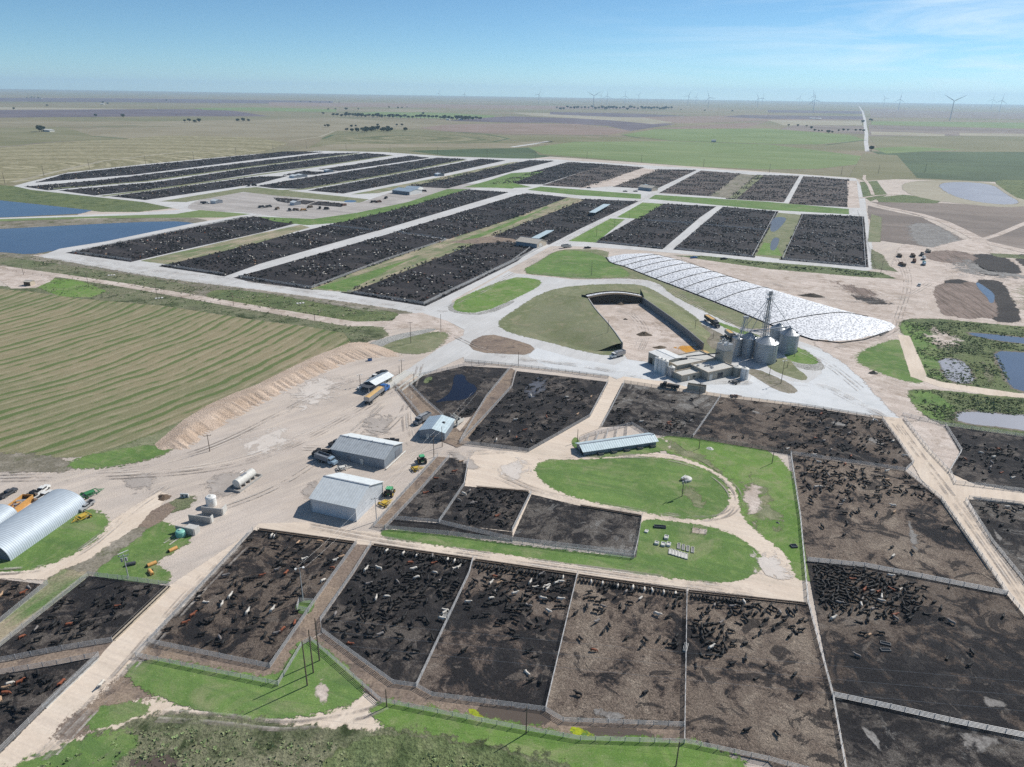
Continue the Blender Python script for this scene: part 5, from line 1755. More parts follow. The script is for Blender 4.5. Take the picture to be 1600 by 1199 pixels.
# partitions of the little pebbled pens
for k_, (a_, b_) in enumerate([((920, 684), (912, 700)), ((935, 680), (928, 697)), ((950, 676), (944, 695)), ((965, 671), (961, 692)), ((980, 667), (978, 689))]):
    fence('short partition fence in the pebbled pens behind the long shed', '%d,%d %d,%d' % (*a_, *b_), group='partitions of the pebbled pens')
for lab, sp_ in (
        ('thin fence across the long black pen between two wide roads', '515,353 583,361'),
        ('thin fence across the long black pen nearest the barn', '622,364 697,375'),
        ('thin fence across the black pen left of the short road', '1007,345 1082,350'),
        ('thin fence across the black pen right of the short road', '1099,352 1199,361'),
        ('fence round the lowest long black pen', '543,457 662,476 800,409 830,387'),
        ('fence round the second lowest long black pen', '375,434 487,451 600,408 697,376'),
        ('fence round the long black pen nearest the road bend', '258,416 350,430'),
        ('fence along the road side of the leftmost long pen', '113,395 205,408'),
        ('fence along the pond side of the leftmost long pen', '113,395 300,357 385,340'),
        ('pale fence beside the wide road along the lowest long pen', '662,477 800,411 855,382'),
        ('fence along the lower side of the black pen left of the short road', '932,379 1032,389'),
        ('fence along the lower side of the black pen right of the short road', '1056,390 1175,402'),
        ('fence along the lower side of the rightmost black pen', '1222,406 1352,418 1347,339'),
        ('fence between the weedy wet strip and the rightmost black pen', '1222,406 1255,335'),
        ('fence between the weedy wet strip and the pen left of it', '1175,402 1213,331')):
    fence(lab, sp_, near=False, h=1.5, gap=6, rails=3, rr=.12)
for lab, sp_ in (('curving fence across the top right pasture track', '1340,330 1368,420'),
                 ('wire fence along the path beside the hay field', '0,421 120,440 300,468 440,494')):
    fence(lab, sp_, near=False, h=1.2, gap=8, rails=2, rr=.03, mat='wood')


def bunk(label, spec, mat='wood', w=.9, h=.6):
    pts = [P(u, v) for u, v in px(spec)]
    t = thing('feed_bunk', pts[0], 0, label, 'feed bunk', 'concrete feed bunks along the pens')
    q, k = MB(), MB()
    for a_, b_ in zip(pts[:-1], pts[1:]):
        L_ = (b_ - a_).length
        rz = math.atan2((b_ - a_).y, (b_ - a_).x)
        m_ = (a_ + b_) / 2 - pts[0]
        n = Vector((-math.sin(rz), math.cos(rz), 0))
        for s_, hh in ((-w / 2, h), (w / 2, h * .75)):
            c_ = m_ + n * s_
            q.box((c_.x, c_.y, hh / 2), (L_, .12, hh), rz)
        q.box((m_.x, m_.y, .12), (L_, w - .12, .2), rz)
        k.box((m_.x - n.x * w * .5, m_.y - n.y * w * .5, 1.25), (L_, .06, .06), rz)
        for i in range(int(L_ / 3)):
            c_ = a_.lerp(b_, i * 3 / L_) - pts[0] - n * w * .5
            k.box((c_.x, c_.y, .95), (.07, .07, .7))
    q.build('trough', M[mat], t)
    k.build('neck_rail', M['pipedark'], t)
    return t


bunk('dark feed bunk at the top of the black mud pen beside the sloping alley', '583,853.5 739,876')
bunk('dark feed bunk at the top of the front pen left of the wet brown one', '742,877 901,900')
bunk('dark feed bunk lined with feeding cattle above the wet brown pen', '904,901 1072,925.5')
bunk('dark feed bunk ending at the round sandy end of the loop road', '1076,926 1260,946')
bunk('dark feed bunk above the pen with the grassed pole corner', '404,829 555,850')
bunk('pale feed bunk along the pen below the pole lawn', '265,919 178,1002', 'tan')
bunk('pale feed bunk along the bottom left pen', '152,1031 70,1108', 'conclight')
bunk('short dark bunk above the empty grey pen', '907,792 1002,808')
bunk('short bunk above the small black pen', '745,763 826,770')
bunk('long bunk beside the pale diagonal road at the right', '1472,785 1546,892', 'concdark')
bunk('pale bunk along the pond side of the leftmost long pen', '300,356 404,337', 'conclight')
bunk('bunk at the right edge above the lower right pen', '1520,780 1598,790', 'concdark')
bunk('bunk below the sandy flat at the right edge', '1525,756 1600,768', 'concdark')

# ------------------------------------------------------------------ poles and lines
def pole(label, u, v, tv=None, h=None, kind='tee', mat='wood', group=None, r_=.14, rz=0.4):
    h = h or HT(u, v, tv)
    h = min(h, 16)
    t = thing('power_pole' if kind != 'lamp' else 'lamp_pole', P(u, v), rz, label, 'pole', group)
    q = MB()
    q.tube((0, 0, 0), (0, 0, h), r_, r_ * .65, n=8)
    q.build('pole_shaft', M[mat], t)
    if kind in ('tee', 'equip'):
        q = MB()
        q.box((0, 0, h - .5), (2.4, .12, .14))
        q.build('cross_arm', M[mat], t)
        for x in (-1.1, 0, 1.1):
            q = MB()
            q.tube((x, 0, h - .43), (x, 0, h - .15), .06, n=6)
            q.build('insulator', M['concdark'], t)
    if kind == 'equip':
        for x in (-.5, .5):
            q = MB()
            q.tube((x, -.3, h - 1.9), (x, -.3, h - .9), .28, n=10)
            q.build('transformer', M['silver'], t)
        q = MB()
        q.box((0, .35, h + .3), (2.6, .14, .14), .5)
        q.build('cross_arm', M['white'], t)
    if kind == 'lamp':
        q = MB()
        q.box((0, 0, h + .05), (1.8, .1, .1))
        q.build('lamp_arm', M['pipe'], t)
        for x in (-.9, .9):
            q = MB()
            q.box((x, -.15, h + .05), (.45, .6, .22))
            q.build('lamp_head', M['white'], t)
    return t


FARP = [(8, 288, 266), (69, 276, 258), (140, 265, 249), (228, 258, 243), (303, 251, 239), (369, 243, 230), (427, 237, 225), (479, 233, 224), (541, 235, 226),
        (610, 239, 226), (684, 242, 228), (761, 247, 236), (837, 250, 238), (917, 249, 236), (1002, 254, 236), (1099, 262, 245), (1202, 270, 255), (1314, 275, 260), (1372, 272, 259), (1445, 270, 262)]
pl = []
for i, (u, v, tv) in enumerate(FARP):
    pole('dark wooden pole in the line behind the far edge of the feed yard', u, v, h=14, r_=.3, group='poles of the far power line')
for lab, u, v, tv, kd in [
    ('pole on the bright green strip nearest the wide road', 932, 370, 352, 'plain'), ('pole halfway up the bright green strip', 960, 356, 341, 'plain'),
    ('pole at the top of the bright green strip', 983, 343, 330, 'plain'), ('lone pole on the green triangle below the tan barn', 924, 431, 408, 'plain'),
    ('pole at the lower tip of the bunker mound', 949, 530, 500, 'plain'), ('pole on the strip beside the loaded grain truck', 1085, 522, 500, 'tee'),
    ('short pole at the left end of the bunker access track', 1114, 530, 519, 'plain'),
    ('pole beside the pump house pad at the left edge', 37, 430, 413, 'tee'), ('pole beside the bright weedy patch above the hay field', 139, 450, 427, 'tee'),
    ('pole standing above a pale slab beside the dirt path', 246, 466, 443, 'tee'), ('pole at the far corner of the hay field', 365, 478, 458, 'tee'),
    ('pole below the three pale slabs on the weedy bank', 492, 502, 483, 'plain'), ('pole in the middle of the dry triangle of grass', 642, 537, 503, 'tee'),
    ('pole beside the road junction above the dry triangle', 689, 519, 491, 'plain'), ('lamp pole left of the scale house', 563, 604, 586, 'lamp'),
    ('shorter of the paired poles beyond the scale house', 624, 585, 572, 'plain'), ('taller of the paired poles beyond the scale house', 628, 585, 563, 'lamp'),
    ('pole at the corner fence near the black lagoon', 647, 602, 583, 'plain'), ('pole beside the black lagoon with wires to the sheds', 742, 642, 619, 'tee'),
    ('pole at the right corner of the small blue-grey shed', 691, 699, 667, 'plain'), ('crossarm pole between the two larger sheds and the alley', 678, 715, 680, 'tee'),
    ('crossarm pole at the right end of the white metal shed', 588.5, 815, 777, 'tee'), ('white lamp pole in the fenced grass corner', 474, 940, 888, 'lamp'),
    ('pale pole carrying transformers on the small lawn at the left', 201, 904, 866, 'equip'), ('leaning wooden pole alone on the bare yard', 328, 706, 679, 'tee'),
    ('pole beside the dirt island above the pens', 810, 570, 550, 'plain'), ('pole at the left end of the long narrow shed', 902, 692, 671, 'plain'),
    ('pole at the right end of the long narrow shed', 1020.5, 691, 674, 'plain'), ('pole on the bright grass beside the stone heap', 1092, 702, 687, 'plain'),
    ('pole at the upper right of the narrow green lawn', 1206, 725, 700, 'plain'), ('pole beside the grey container below the mill', 1092, 622, 598, 'tee'),
    ('dark pole with a top box on the big oval lawn', 1065.5, 776.5, 747, 'equip'), ('lamp pole on the lowest gravel island', 1220, 600, 564, 'lamp'),
    ('short post on the middle gravel island', 1230, 575, 566, 'plain'), ('short lamp post on the green island beside the bins', 1241, 558, 552, 'plain'),
    ('pole beside the empty lane right of the front grain bin', 1202, 587, 573, 'plain'), ('pole at the corner of the weedy strip by the worked ground', 1376, 427, 408, 'tee'),
    ('short pole at the cattle alley corner below the front pens', 604.5, 1106, 1077, 'plain'), ('pole on the lower fence left of the brown puddle', 822, 1148, 1104, 'plain'),
    ('pole at the bottom edge under the lower fence', 1056, 1199, 1159, 'plain')]:
    pole(lab, u, v, tv, kind=kd, mat='pipe' if 'white' in lab or 'pale pole' in lab else 'wood')
for lab, u, v, tv in (('nearest and lowest of the three tall dark poles on the green bank', 480.5, 1073, 1002), ('middle one of the three tall dark poles on the green bank', 490, 1053, 984),
                      ('uppermost of the three tall dark poles, beside the cattle alley', 499.5, 1034, 966)):
    pole(lab, u, v, tv, kind='plain', r_=.17, group='three tall poles on the green bank')


def wire(label, pts, sag=.8, r_=.016, group=None, mat='pipe'):
    q = MB()
    o = pts[0]
    for a_, b_ in zip(pts[:-1], pts[1:]):
        prev = a_
        for k in range(1, 15):
            f = k / 14
            p = a_.lerp(b_, f) - Vector((0, 0, 4 * sag * f * (1 - f)))
            q.tube(prev - o, p - o, r_, n=4, cap=False)
            prev = p
    ob = q.build('power_line', M[mat])
    ob.location = o
    return tag(ob, label, 'power line', group)


for lab, (u, v), (u2, v2) in (('top wire crossing the front pens from the three tall poles', (489, 966), (1600, 1063)), ('middle wire crossing the front pens from the three tall poles', (481, 984), (1600, 1085)),
                              ('lowest wire crossing the front pens from the three tall poles', (472, 1002), (1600, 1109))):
    a_, b_ = P(u, v, 11.6), P(u2, v2, 11.6)
    wire(lab, [a_, a_.lerp(b_, 1.25)], sag=.5)
def ptop(u, v, h):
    p = P(u, v)
    return Vector((p.x, p.y, h))
for dx in (-1, 1):
    d_ = Vector((dx, .3, 0))
    wire('wires from the white lamp pole to the pole at the white shed', [ptop(474, 940, 9.6) + d_, ptop(588.5, 815, 8.6) + d_], group='wires over the pole corner pen')
    wire('wires between the two crossarm poles beside the alley', [ptop(588.5, 815, 8.6) + d_, ptop(678, 715, 8.4) + d_], group='wires beside the tractors')
    wire('wires from the alley pole to the lagoon pole', [ptop(678, 715, 8.2) + d_, ptop(742, 642, 7.6) + d_], group='wires over the small blue-grey shed')

# ------------------------------------------------------------------ vehicles
def wheel(t, x, y, r_, w=.3, hub='silver'):
    q = MB()
    q.tube((x, y - w / 2, r_), (x, y + w / 2, r_), r_, n=14)
    o = q.build('wheel', M['rubber'], t)
    q = MB()
    q.tube((x, y - w / 2 - .02, r_), (x, y + w / 2 + .02, r_), r_ * .5, n=10)
    q.build('rim', M[hub], o)


def head(a, b):
    A, B = P(*a), P(*b)
    return math.atan2((B - A).y, (B - A).x)


def pickup(label, u, v, rz, color='white', bed=True, flat=False):
    t = thing('pickup_truck', P(u, v), rz, label, 'pickup')
    q = MB()
    q.box((0, 0, .72), (5.5, 1.9, .5), 0, (.99, .96))
    q.box((2.0, 0, 1.05), (1.5, 1.8, .25), 0, (.92, .92))
    q.build('body', M[color], t)
    q = MB()
    q.box((.35, 0, 1.3), (2.1, 1.75, .65), 0, (.72, .86))
    q.build('cab', M[color], t)
    q = MB()
    q.box((.35, 0, 1.28), (2.0, 1.79, .42), 0, (.82, .93))
    q.box((.35, 0, 1.27), (2.16, 1.5, .42), 0, (.80, .93))
    q.build('windows', M['glass'], t)
    if bed:
        q = MB()
        q.box((-1.75, 0, 1.0), (1.9, 1.6, .08))
        q.build('bed_floor', M['black'], t)
        q = MB()
        for s_ in (-.9, .9):
            q.box((-1.75, s_, 1.15), (2.0, .1, .4))
        q.box((-2.72, 0, 1.15), (.08, 1.8, .4))
        q.build('bed_sides', M[color], t)
    for x in (1.75, -1.6):
        for y in (-.88, .88):
            wheel(t, x, y, .4, .26)
    return t


def semi(label, u, v, rz, cab='blue', trailer='silver', load='corn2', L_=12.5, name='grain_truck'):
    t = thing(name, P(u, v), rz, label, 'truck')
    q = MB()
    q.box((2.0, 0, 1.5), (1.9, 2.2, 1.1), 0, (.97, .9))           # hood
    q.box((.4, 0, 2.0), (1.8, 2.35, 2.2), 0, (.85, .92))          # cab
    q.box((-1.0, 0, 2.2), (1.1, 2.35, 2.6), 0, (.98, .92))        # sleeper
    q.build('tractor_cab', M[cab], t)
    q = MB()
    q.box((1.28, 0, 2.55), (.12, 1.9, .7))
    q.box((.5, 0, 2.5), (1.0, 2.38, .6))
    q.build('windows', M['glass'], t)
    q = MB()
    q.box((-1.6, 0, .95), (7.5, .9, .3))
    q.build('chassis', M['black'], t)
    q = MB()
    for s_ in (-1.05, 1.05):
        q.tube((-.9, s_, 1.0), (-.9, s_, 3.6), .09, n=6)
    q.build('exhaust', M['silver'], t)
    x0 = -2.4 - L_
    q = MB()
    for s_ in (-1.22, 1.22):
        q.add([(x0, s_, 3.4), (x0 + L_, s_, 3.4), (x0 + L_, s_ * .96, 1.75), (x0, s_ * .96, 1.75), (x0, s_ * 1.04, 3.4), (x0 + L_, s_ * 1.04, 3.4), (x0 + L_, s_, 1.75), (x0, s_, 1.75)],
              [(0, 1, 2, 3), (7, 6, 5, 4), (0, 4, 5, 1), (3, 2, 6, 7), (0, 3, 7, 4), (1, 5, 6, 2)])
        for k in range(int(L_ / .8)):
            q.box((x0 + .5 + k * .8, s_ * 1.05, 2.55), (.08, .08, 1.7))
    q.box((x0, 0, 2.6), (.1, 2.5, 1.7))
    q.box((x0 + L_, 0, 2.6), (.1, 2.5, 1.7))
    for cx_ in (x0 + L_ * .28, x0 + L_ * .72):
        q.add([(cx_ - L_ * .22, -1.15, 1.8), (cx_ + L_ * .22, -1.15, 1.8), (cx_ + L_ * .22, 1.15, 1.8), (cx_ - L_ * .22, 1.15, 1.8),
               (cx_ - .5, -.4, .8), (cx_ + .5, -.4, .8), (cx_ + .5, .4, .8), (cx_ - .5, .4, .8)],
              [(0, 1, 5, 4), (1, 2, 6, 5), (2, 3, 7, 6), (3, 0, 4, 7), (4, 5, 6, 7)])
    q.build('trailer', M[trailer], t)
    if load:
        q = MB()
        n = 10
        vs = []
        for i in range(n + 1):
            x = x0 + .3 + (L_ - .6) * i / n
            hgt = .25 + .12 * math.sin(i * 1.7)
            vs += [(x, -1.15, 3.2), (x, 0, 3.25 + hgt), (x, 1.15, 3.2)]
        q.add(vs, [(i * 3 + k, i * 3 + k + 1, (i + 1) * 3 + k + 1, (i + 1) * 3 + k) for i in range(n) for k in (0, 1)])
        q.build('grain_load', M[load], t, True)
    for x in (2.0, -2.6, -3.8):
        for y in (-1.0, 1.0):
            wheel(t, x, y, .52, .5 if x < 0 else .3)
    for x in (x0 + .9, x0 + 2.1):
        for y in (-1.0, 1.0):
            wheel(t, x, y, .52, .5)
    return t


def boxtruck(label, u, v, rz, cab='white', box='silver', L_=5.5, h=2.0, name='feed_truck', cat='truck', load=None):
    t = thing(name, P(u, v), rz, label, cat)
    q = MB()
    q.box((3.4, 0, 1.2), (1.4, 2.1, .9), 0, (.95, .9))
    q.box((2.1, 0, 1.75), (1.5, 2.3, 1.9), 0, (.85, .92))
    q.build('cab', M[cab], t)
    q = MB()
    q.box((2.2, 0, 2.15), (1.05, 2.32, .55))
    q.box((2.85, 0, 2.15), (.1, 1.8, .55))
    q.build('windows', M['glass'], t)
    q = MB()
    q.box((.3, 0, .85), (7.4, .9, .3))
    q.build('chassis', M['black'], t)
    q = MB()
    x0 = 1.1 - L_
    for s_ in (-1.15, 1.15):
        q.box(((1.1 + x0) / 2, s_, 1.15 + h / 2), (L_, .1, h))
    for x in (x0, 1.1):
        q.box((x, 0, 1.15 + h / 2), (.1, 2.2, h))
    q.box(((1.1 + x0) / 2, 0, 1.25), (L_ - .2, 2.2, .12))
    q.box(((1.1 + x0) / 2, -.5, 1.15 + h * .8), (L_ * .9, 1.1, .1))
    q.build('hopper_box', M[box], t)
    for x in (3.2, -1.3, -2.5):
        for y in (-1.0, 1.0):
            wheel(t, x, y, .5, .35)
    return t


def tractor(label, u, v, rz, c='jgreen'):
    t = thing('farm_tractor', P(u, v), rz, label, 'tractor')
    q = MB()
    q.box((1.3, 0, 1.35), (2.2, .9, .9), 0, (.95, .8))
    q.box((-.3, 0, 1.1), (1.6, 1.0, .7))
    q.build('hood', M['green'], t)
    q = MB()
    q.box((-.5, 0, 2.1), (1.6, 1.5, 1.4), 0, (.92, .92))
    q.build('cab_glass', M['glass'], t)
    q = MB()
    q.box((-.5, 0, 2.88), (1.9, 1.8, .18), 0, (.9, .9))
    q.build('cab_roof', M[c], t)
    for y in (-1.05, 1.05):
        wheel(t, -.9, y, .95, .6, 'yellow')
        wheel(t, 1.7, y * .85, .62, .4, 'yellow')
    q = MB()
    q.tube((1.0, .3, 1.8), (1.0, .3, 2.7), .06, n=6)
    q.build('exhaust', M['black'], t)
    return t


def implement(label, u, v, rz, c='yellow', L_=3.2, w=2.2, name='pull_implement', cat='implement'):
    t = thing(name, P(u, v), rz, label, cat)
    q = MB()
    for s_ in (-w / 2, w / 2):
        q.box((0, s_, .8), (L_, .16, .22))
    for x in (-L_ / 2, 0, L_ / 2):
        q.box((x, 0, .8), (.16, w, .22))
    q.box((0, 0, 1.0), (L_ * .6, w * .55, .3))
    q.build('frame', M[c], t)
    q = MB()
    q.tube((L_ / 2, 0, .75), (L_ / 2 + 1.9, 0, .45), .1, n=6)
    q.tube((L_ / 2, w * .4, .75), (L_ / 2 + 1.5, 0, .5), .07, n=6)
    q.tube((L_ / 2, -w * .4, .75), (L_ / 2 + 1.5, 0, .5), .07, n=6)
    q.build('drawbar', M[c], t)
    q = MB()
    q.box((-L_ * .1, 0, .45), (L_ * .5, w * .9, .25), .3)
    q.build('blade', M['steel'], t)
    for y in (-w / 2 - .25, w / 2 + .25):
        wheel(t, -L_ * .35, y, .5, .3, c)
    return t


hq = head((17, 878), (137, 793))
pickup('white pickup parked nearest the arched hut', 70, 777.5, head((59, 782), (80, 770)))
pickup('white pickup with an open bed, farther from the arched hut than the other', 66, 769, head((56, 776), (74, 763)))
pickup('dark pickup in front of the white ones at the upper left', 52, 775.5, head((47, 778), (58, 772)), 'black')
pickup('dark flatbed trailer truck at the far left yard edge', 13, 774, head((3, 779), (24, 767)), 'darkgrey')
pickup('grey pickup with an empty frame bed at the end of the arched hut', 135, 794, head((147, 786), (126, 801)), 'silver')
implement('tangled dark green implement behind the end of the arched hut', 141, 774, .9, 'green', 4.5, 3)
implement('yellow box scraper with a drawbar on the grass below the arched hut', 131, 810, head((138, 806), (117, 816)), 'yellow', 3.2, 2.6)
# orange open hopper
t = thing('open_hopper', P(26, 803), head((33, 804), (58, 785)), 'orange sided open steel hopper beside the arched hut', 'hopper')
q = MB()
for s_ in (0, 3.2):
    q.box((3.6, s_, 1.0), (7.4, .12, 2.0))
q.box((-.1, 1.6, 1.0), (.12, 3.2, 2.0))
q.box((7.3, 1.6, 1.0), (.12, 3.2, 2.0))
q.build('side_panels', M['orange'], t)
q = MB()
q.box((3.6, 1.6, .3), (7.2, 3.1, .15), 0)
q.box((2.6, 1.6, 1.5), (.9, 2.9, .1), .3)
q.box((4.6, 1.6, 1.6), (.9, 2.9, .1), .3)
q.build('steel_slides', M['silver'], t)
q = MB()
q.tube((-3.8, .5, .6), (3, 2.6, 1.9), .14, n=6)
q.tube((-3.8, 2.6, .6), (3, .6, 1.9), .14, n=6)
q.build('boom', M['rust'], t)

semi('blue semi truck with a full corn trailer beside the scale house', 601, 612, head((565, 637), (597, 612)), 'blue', 'silver')
semi('dark semi truck with a corn trailer rolling towards the grain bins', 1118, 511, head((1096, 496), (1119, 511)), 'darkgrey', 'darkgrey', L_=9.5)
semi('short grain truck unloading under the bin catwalks', 1146, 533, head((1131, 521), (1147, 533)), 'darkgrey', 'offwhite', L_=6.5)
boxtruck('silver box feed truck with a white cab at the bunker mouth', 964, 558.5, head((980, 555), (957, 561)), 'white', 'silver', 5.5, 1.9)
boxtruck('small pale truck on the gravel below the tan barn', 886, 387.5, head((878, 389), (897, 386.5)), 'white', 'silver', 6.5, 1.8)
pickup('small dark cart on the verge above the silage pile', 918, 388.5, .2, 'black')
boxtruck('dark flatbed feed truck parked left of the grey container', 1046, 607.5, head((1060, 609), (1035, 605)), 'black', 'black', 5.0, .8)
t = thing('shipping_container', P(1088, 611), head((1073, 609.5), (1103, 613.5)), 'long grey open-topped container standing in front of the feed mill', 'container')
q = MB()
q.box((0, -1.2, 1.5), (7.6, .1, 2.6))
q.box((0, 1.2, 1.5), (7.6, .1, 2.6))
q.box((-3.8, 0, 1.5), (.1, 2.4, 2.6))
q.box((3.8, 0, 1.5), (.1, 2.4, 2.6))
q.box((0, 0, .3), (7.5, 2.3, .12))
q.build('shell', M['beige'], t)
q = MB()
for x in (-2.8, 2.8):
    q.box((x, 0, .12), (.3, 2.2, .24))
q.build('skid', M['black'], t)
implement('dark discs and frames parked on the concrete right of the mill', 1148, 599, .6, 'darkgrey', 4, 3.2)
for i, u in enumerate((1144.5, 1150.5)):
    implement('%s small rusty frame on the concrete verge above the pens' % ('left' if i == 0 else 'right'), u, 621, .2, 'rust', 1.1, 1.1, 'small_frame', 'frame').update_tag()
tractor('green tractor beside the end of the long grey shed', 659, 723, head((663, 728), (656, 716)))
implement('yellow implement behind the tractor at the long grey shed', 650, 735, .5, 'yellow', 2.4, 2.2)
tractor('green tractor beside the white metal shed', 609, 774, head((604, 782), (613, 768)))
implement('yellow scraper behind the tractor at the white metal shed', 601, 789.5, .9, 'yellow', 2.6, 2.4)
boxtruck('blue-topped grey feed mixer truck parked left of the long grey shed', 511, 723.5, head((500, 718), (527, 727)), 'ltblue', 'greywall', 5.5, 1.7)
boxtruck('black truck behind the blue-topped feed mixer', 507, 714, head((520, 714), (497, 712)), 'black', 'black', 4, 1.2)
pickup('grey flatbed at the upper left corner of the long grey shed', 525, 694.5, 1.0, 'darkgrey')
implement('pile of machine parts right of the parked feed mixer', 535, 734, .4, 'offwhite', 3, 2.4)
pickup('black cart on the ground behind the long grey shed roof', 611.5, 692, .1, 'black')
boxtruck('rounded grey stock trailer truck left of the small blue-grey shed', 660, 660, head((668, 656), (652, 664)), 'greywall', 'silver', 5, 1.8)
pickup('white car parked left of the scale house', 567, 606, head((562, 609), (572, 604)), 'white', bed=False)
pickup('white pickup nearest the scale house roof', 585, 591, head((579, 595), (590, 588)), 'white')
pickup('black pickup behind the white ones at the scale house', 591.5, 587.5, head((585, 590), (597, 585)), 'black')
pickup('dark pickup farthest along the scale house', 597, 584.5, head((592, 586), (602, 583)), 'darkgrey')
for lab, u, v, c1, c2 in (('yellow haul truck nearest the top of the bare worked ground', 1405, 402, 'tan', 'brown'), ('brown haul truck left of the pair of parked machines', 1426, 402, 'rust', 'brown'),
                          ('dark machine at the top of the right-hand pair', 1440, 400, 'brown', 'darkgrey'), ('brown machine below the left one of the pair', 1428, 410.5, 'rust', 'rust'),
                          ('white truck of the parked machines', 1443, 406, 'white', 'white'), ('teal tank truck, lowest of the parked machines', 1443, 414.5, 'teal', 'ltblue'),
                          ('tan machine alone above the parked group', 1450, 394.5, 'tan', 'tan'), ('small brown cart left of the parked group', 1409.5, 416, 'rust', 'brown')):
    boxtruck(lab, u, v, 1.1 + (u % 3) * .2, c1, c2, 4.2, 1.2, 'earth_mover', 'machine')
pickup('white pickup alone on the sandy track below the parked machines', 1436, 447, 1.0, 'white')
pickup('blue utility cart on the weedy strip above the worked ground', 1084, 404, .4, 'blue')
pickup('dark utility cart on the pale road above the worked ground', 1131, 406, .4, 'black')
for i, (u, v, c_) in enumerate([(408, 325, 'darkgrey'), (419, 324.5, 'darkgrey'), (433, 328, 'brown'), (453, 330, 'darkgrey'), (463, 329.5, 'brown'), (475, 330, 'orange'), (485, 325, 'brown'),
                                (500, 326.5, 'black'), (510, 327.5, 'black'), (583, 317, 'black'), (591, 317, 'rust'), (603, 311, 'black'), (389, 291.5, 'black'), (398, 291, 'black'), (663, 300, 'black'), (538, 322, 'rust')]):
    boxtruck('small dark machine standing about the far courtyard', u, v, i * .7, c_, c_, 3.4, 1.2, 'yard_machine', 'machine').__setitem__('group', 'machines about the far courtyard')
boxtruck('white trailer on the left part of the far courtyard', 321, 319, 0.3, 'white', 'darkgrey', 6, 1.6)
for u, v, lab in ((920, 294.5, 'dark pickup on the far road left of the tan hut'), (977, 300, 'dark pickup on the far road below the pens'), (993, 300, 'dark pickup beside the far tan roofed barn')):
    pickup(lab, u, v, -.3, 'darkgrey')

# ------------------------------------------------------------------ tanks, bays and small things by the sheds
a_, b_ = P(366, 768), P(398, 745)
rz = math.atan2((b_ - a_).y, (b_ - a_).x)
t = thing('storage_tank', a_, rz, 'long white horizontal tank on cradles in a concrete curb', 'tank')
q = MB()
Lk = (b_ - a_).length * .93
rings = []
for x, r_ in ((1.0, .3), (1.03, 1.1), (1.2, 1.38), (Lk, 1.38), (Lk + .2, 1.1), (Lk + .25, .3)):
    rings.append([(x, r_ * math.cos(2 * math.pi * k / 24), 2.0 + r_ * math.sin(2 * math.pi * k / 24)) for k in range(24)])
q.rings(rings)
q.build('tank_shell', M['offwhite'], t, False)
for i in range(4):
    q = MB()
    q.box((1.8 + i * (Lk - 2) / 3.2, 0, .5), (.4, 2.4, 1.0))
    q.build('cradle', M['conclight'], t)
q = MB()
for y in (-2.3, 2.3):
    q.box((Lk / 2 + .6, y, .4), (Lk + 1.8, .25, .8))
for x in (-.3, Lk + 1.5):
    q.box((x, 0, .4), (.25, 4.35, .8))
q.build('concrete_curb', M['conc'], t)
q = MB()
q.box((Lk / 2, 0, .05), (Lk + 1.5, 4.3, .04))
q.build('curb_floor', M['black'], t)
q = MB()
q.box((Lk * .55, 0, 3.42), (2.2, .9, .08))
for x in (Lk * .55 - 1.1, Lk * .55 + 1.1):
    q.tube((x, .45, 3.4), (x, .45, 4.2), .03, n=4)
q.tube((Lk * .55 - 1.1, .45, 4.2), (Lk * .55 + 1.1, .45, 4.2), .03, n=4)
q.build('top_walkway', M['steel'], t)

def poly_tank(label, u, v, r_, h, mat):
    t = thing('round_tank', P(u, v), 0, label, 'tank')
    q = MB()
    prof = [(r_ * .96, 0), (r_, .15)]
    for k in range(5):
        z = .3 + (h - .5) * k / 5
        prof += [(r_, z), (r_ * .965, z + .08), (r_, z + .16)]
    prof += [(r_, h), (r_ * .8, h + .3), (.35, h + .5)]
    q.lathe((0, 0, 0), prof, 24)
    q.build('tank_shell', M[mat], t)
    q = MB()
    q.lathe((0, 0, 0), [(.35, h + .45), (.35, h + .65), (.02, h + .68)], 12)
    q.build('tank_lid', M['offwhite'], t)


poly_tank('upright white ribbed tank behind the topmost concrete bay wall', 331, 790, 1.5, 2.9, 'white')
poly_tank('small teal round tank in front of the lowest concrete wall', 283, 838, 1.35, 1.6, 'teal')
for lab, (p0, p1, p2), h in (('topmost concrete bay wall, in front of the white tank', ((316, 802.5), (348, 806), (355, 798)), 2.3),
                             ('middle concrete bay wall of the three', ((296, 814.5), (330, 819), (334, 814)), 2.2),
                             ('lowest concrete bay wall, beside the teal tank', ((276, 832), (304, 838), (313, 831)), 2.3)):
    A, B, Cc = P(*p0), P(*p1), P(*p2)
    t = thing('concrete_bay', A, 0, lab, 'bay')
    q = MB()
    d = B - A
    q.box((d.x / 2, d.y / 2, h / 2), (d.length, .3, h), math.atan2(d.y, d.x))
    q.build('back_wall', M['conc'], t)
    q = MB()
    e = Cc - B
    m_ = (B + Cc) / 2 - A
    q.box((m_.x, m_.y, h / 2), (max(.1, e.length - .32), .3, h), math.atan2(e.y, e.x))
    if 'lowest' in lab:
        q.box((m_.x - 1.6, m_.y + .3, h - .2), (3.0, 2.2, .15), math.atan2(d.y, d.x))
    q.build('side_wall', M['conclight'], t)
t = thing('culvert', P(289, 778), -.05, 'white culvert headwall with two dark pipe mouths', 'culvert')
q = MB()
q.box((0, 0, .75), (2.7, .3, 1.5), 0, (.9, 1))
q.build('headwall', M['white'], t)
for x in (-.6, .6):
    q = MB()
    q.tube((x, -.18, .7), (x, .4, .7), .32, n=14)
    q.build('pipe_mouth', M['black'], t)
q = MB()
q.box((0, 0, .08), (5.4, 1.3, .12))
o = tag(q.build('concrete_slab', M['conclight']), 'pale concrete slab beside the grassy ditch', 'slab')
o.location = P(229, 814)
o.rotation_euler = (0, 0, head((219, 820), (239, 808)))
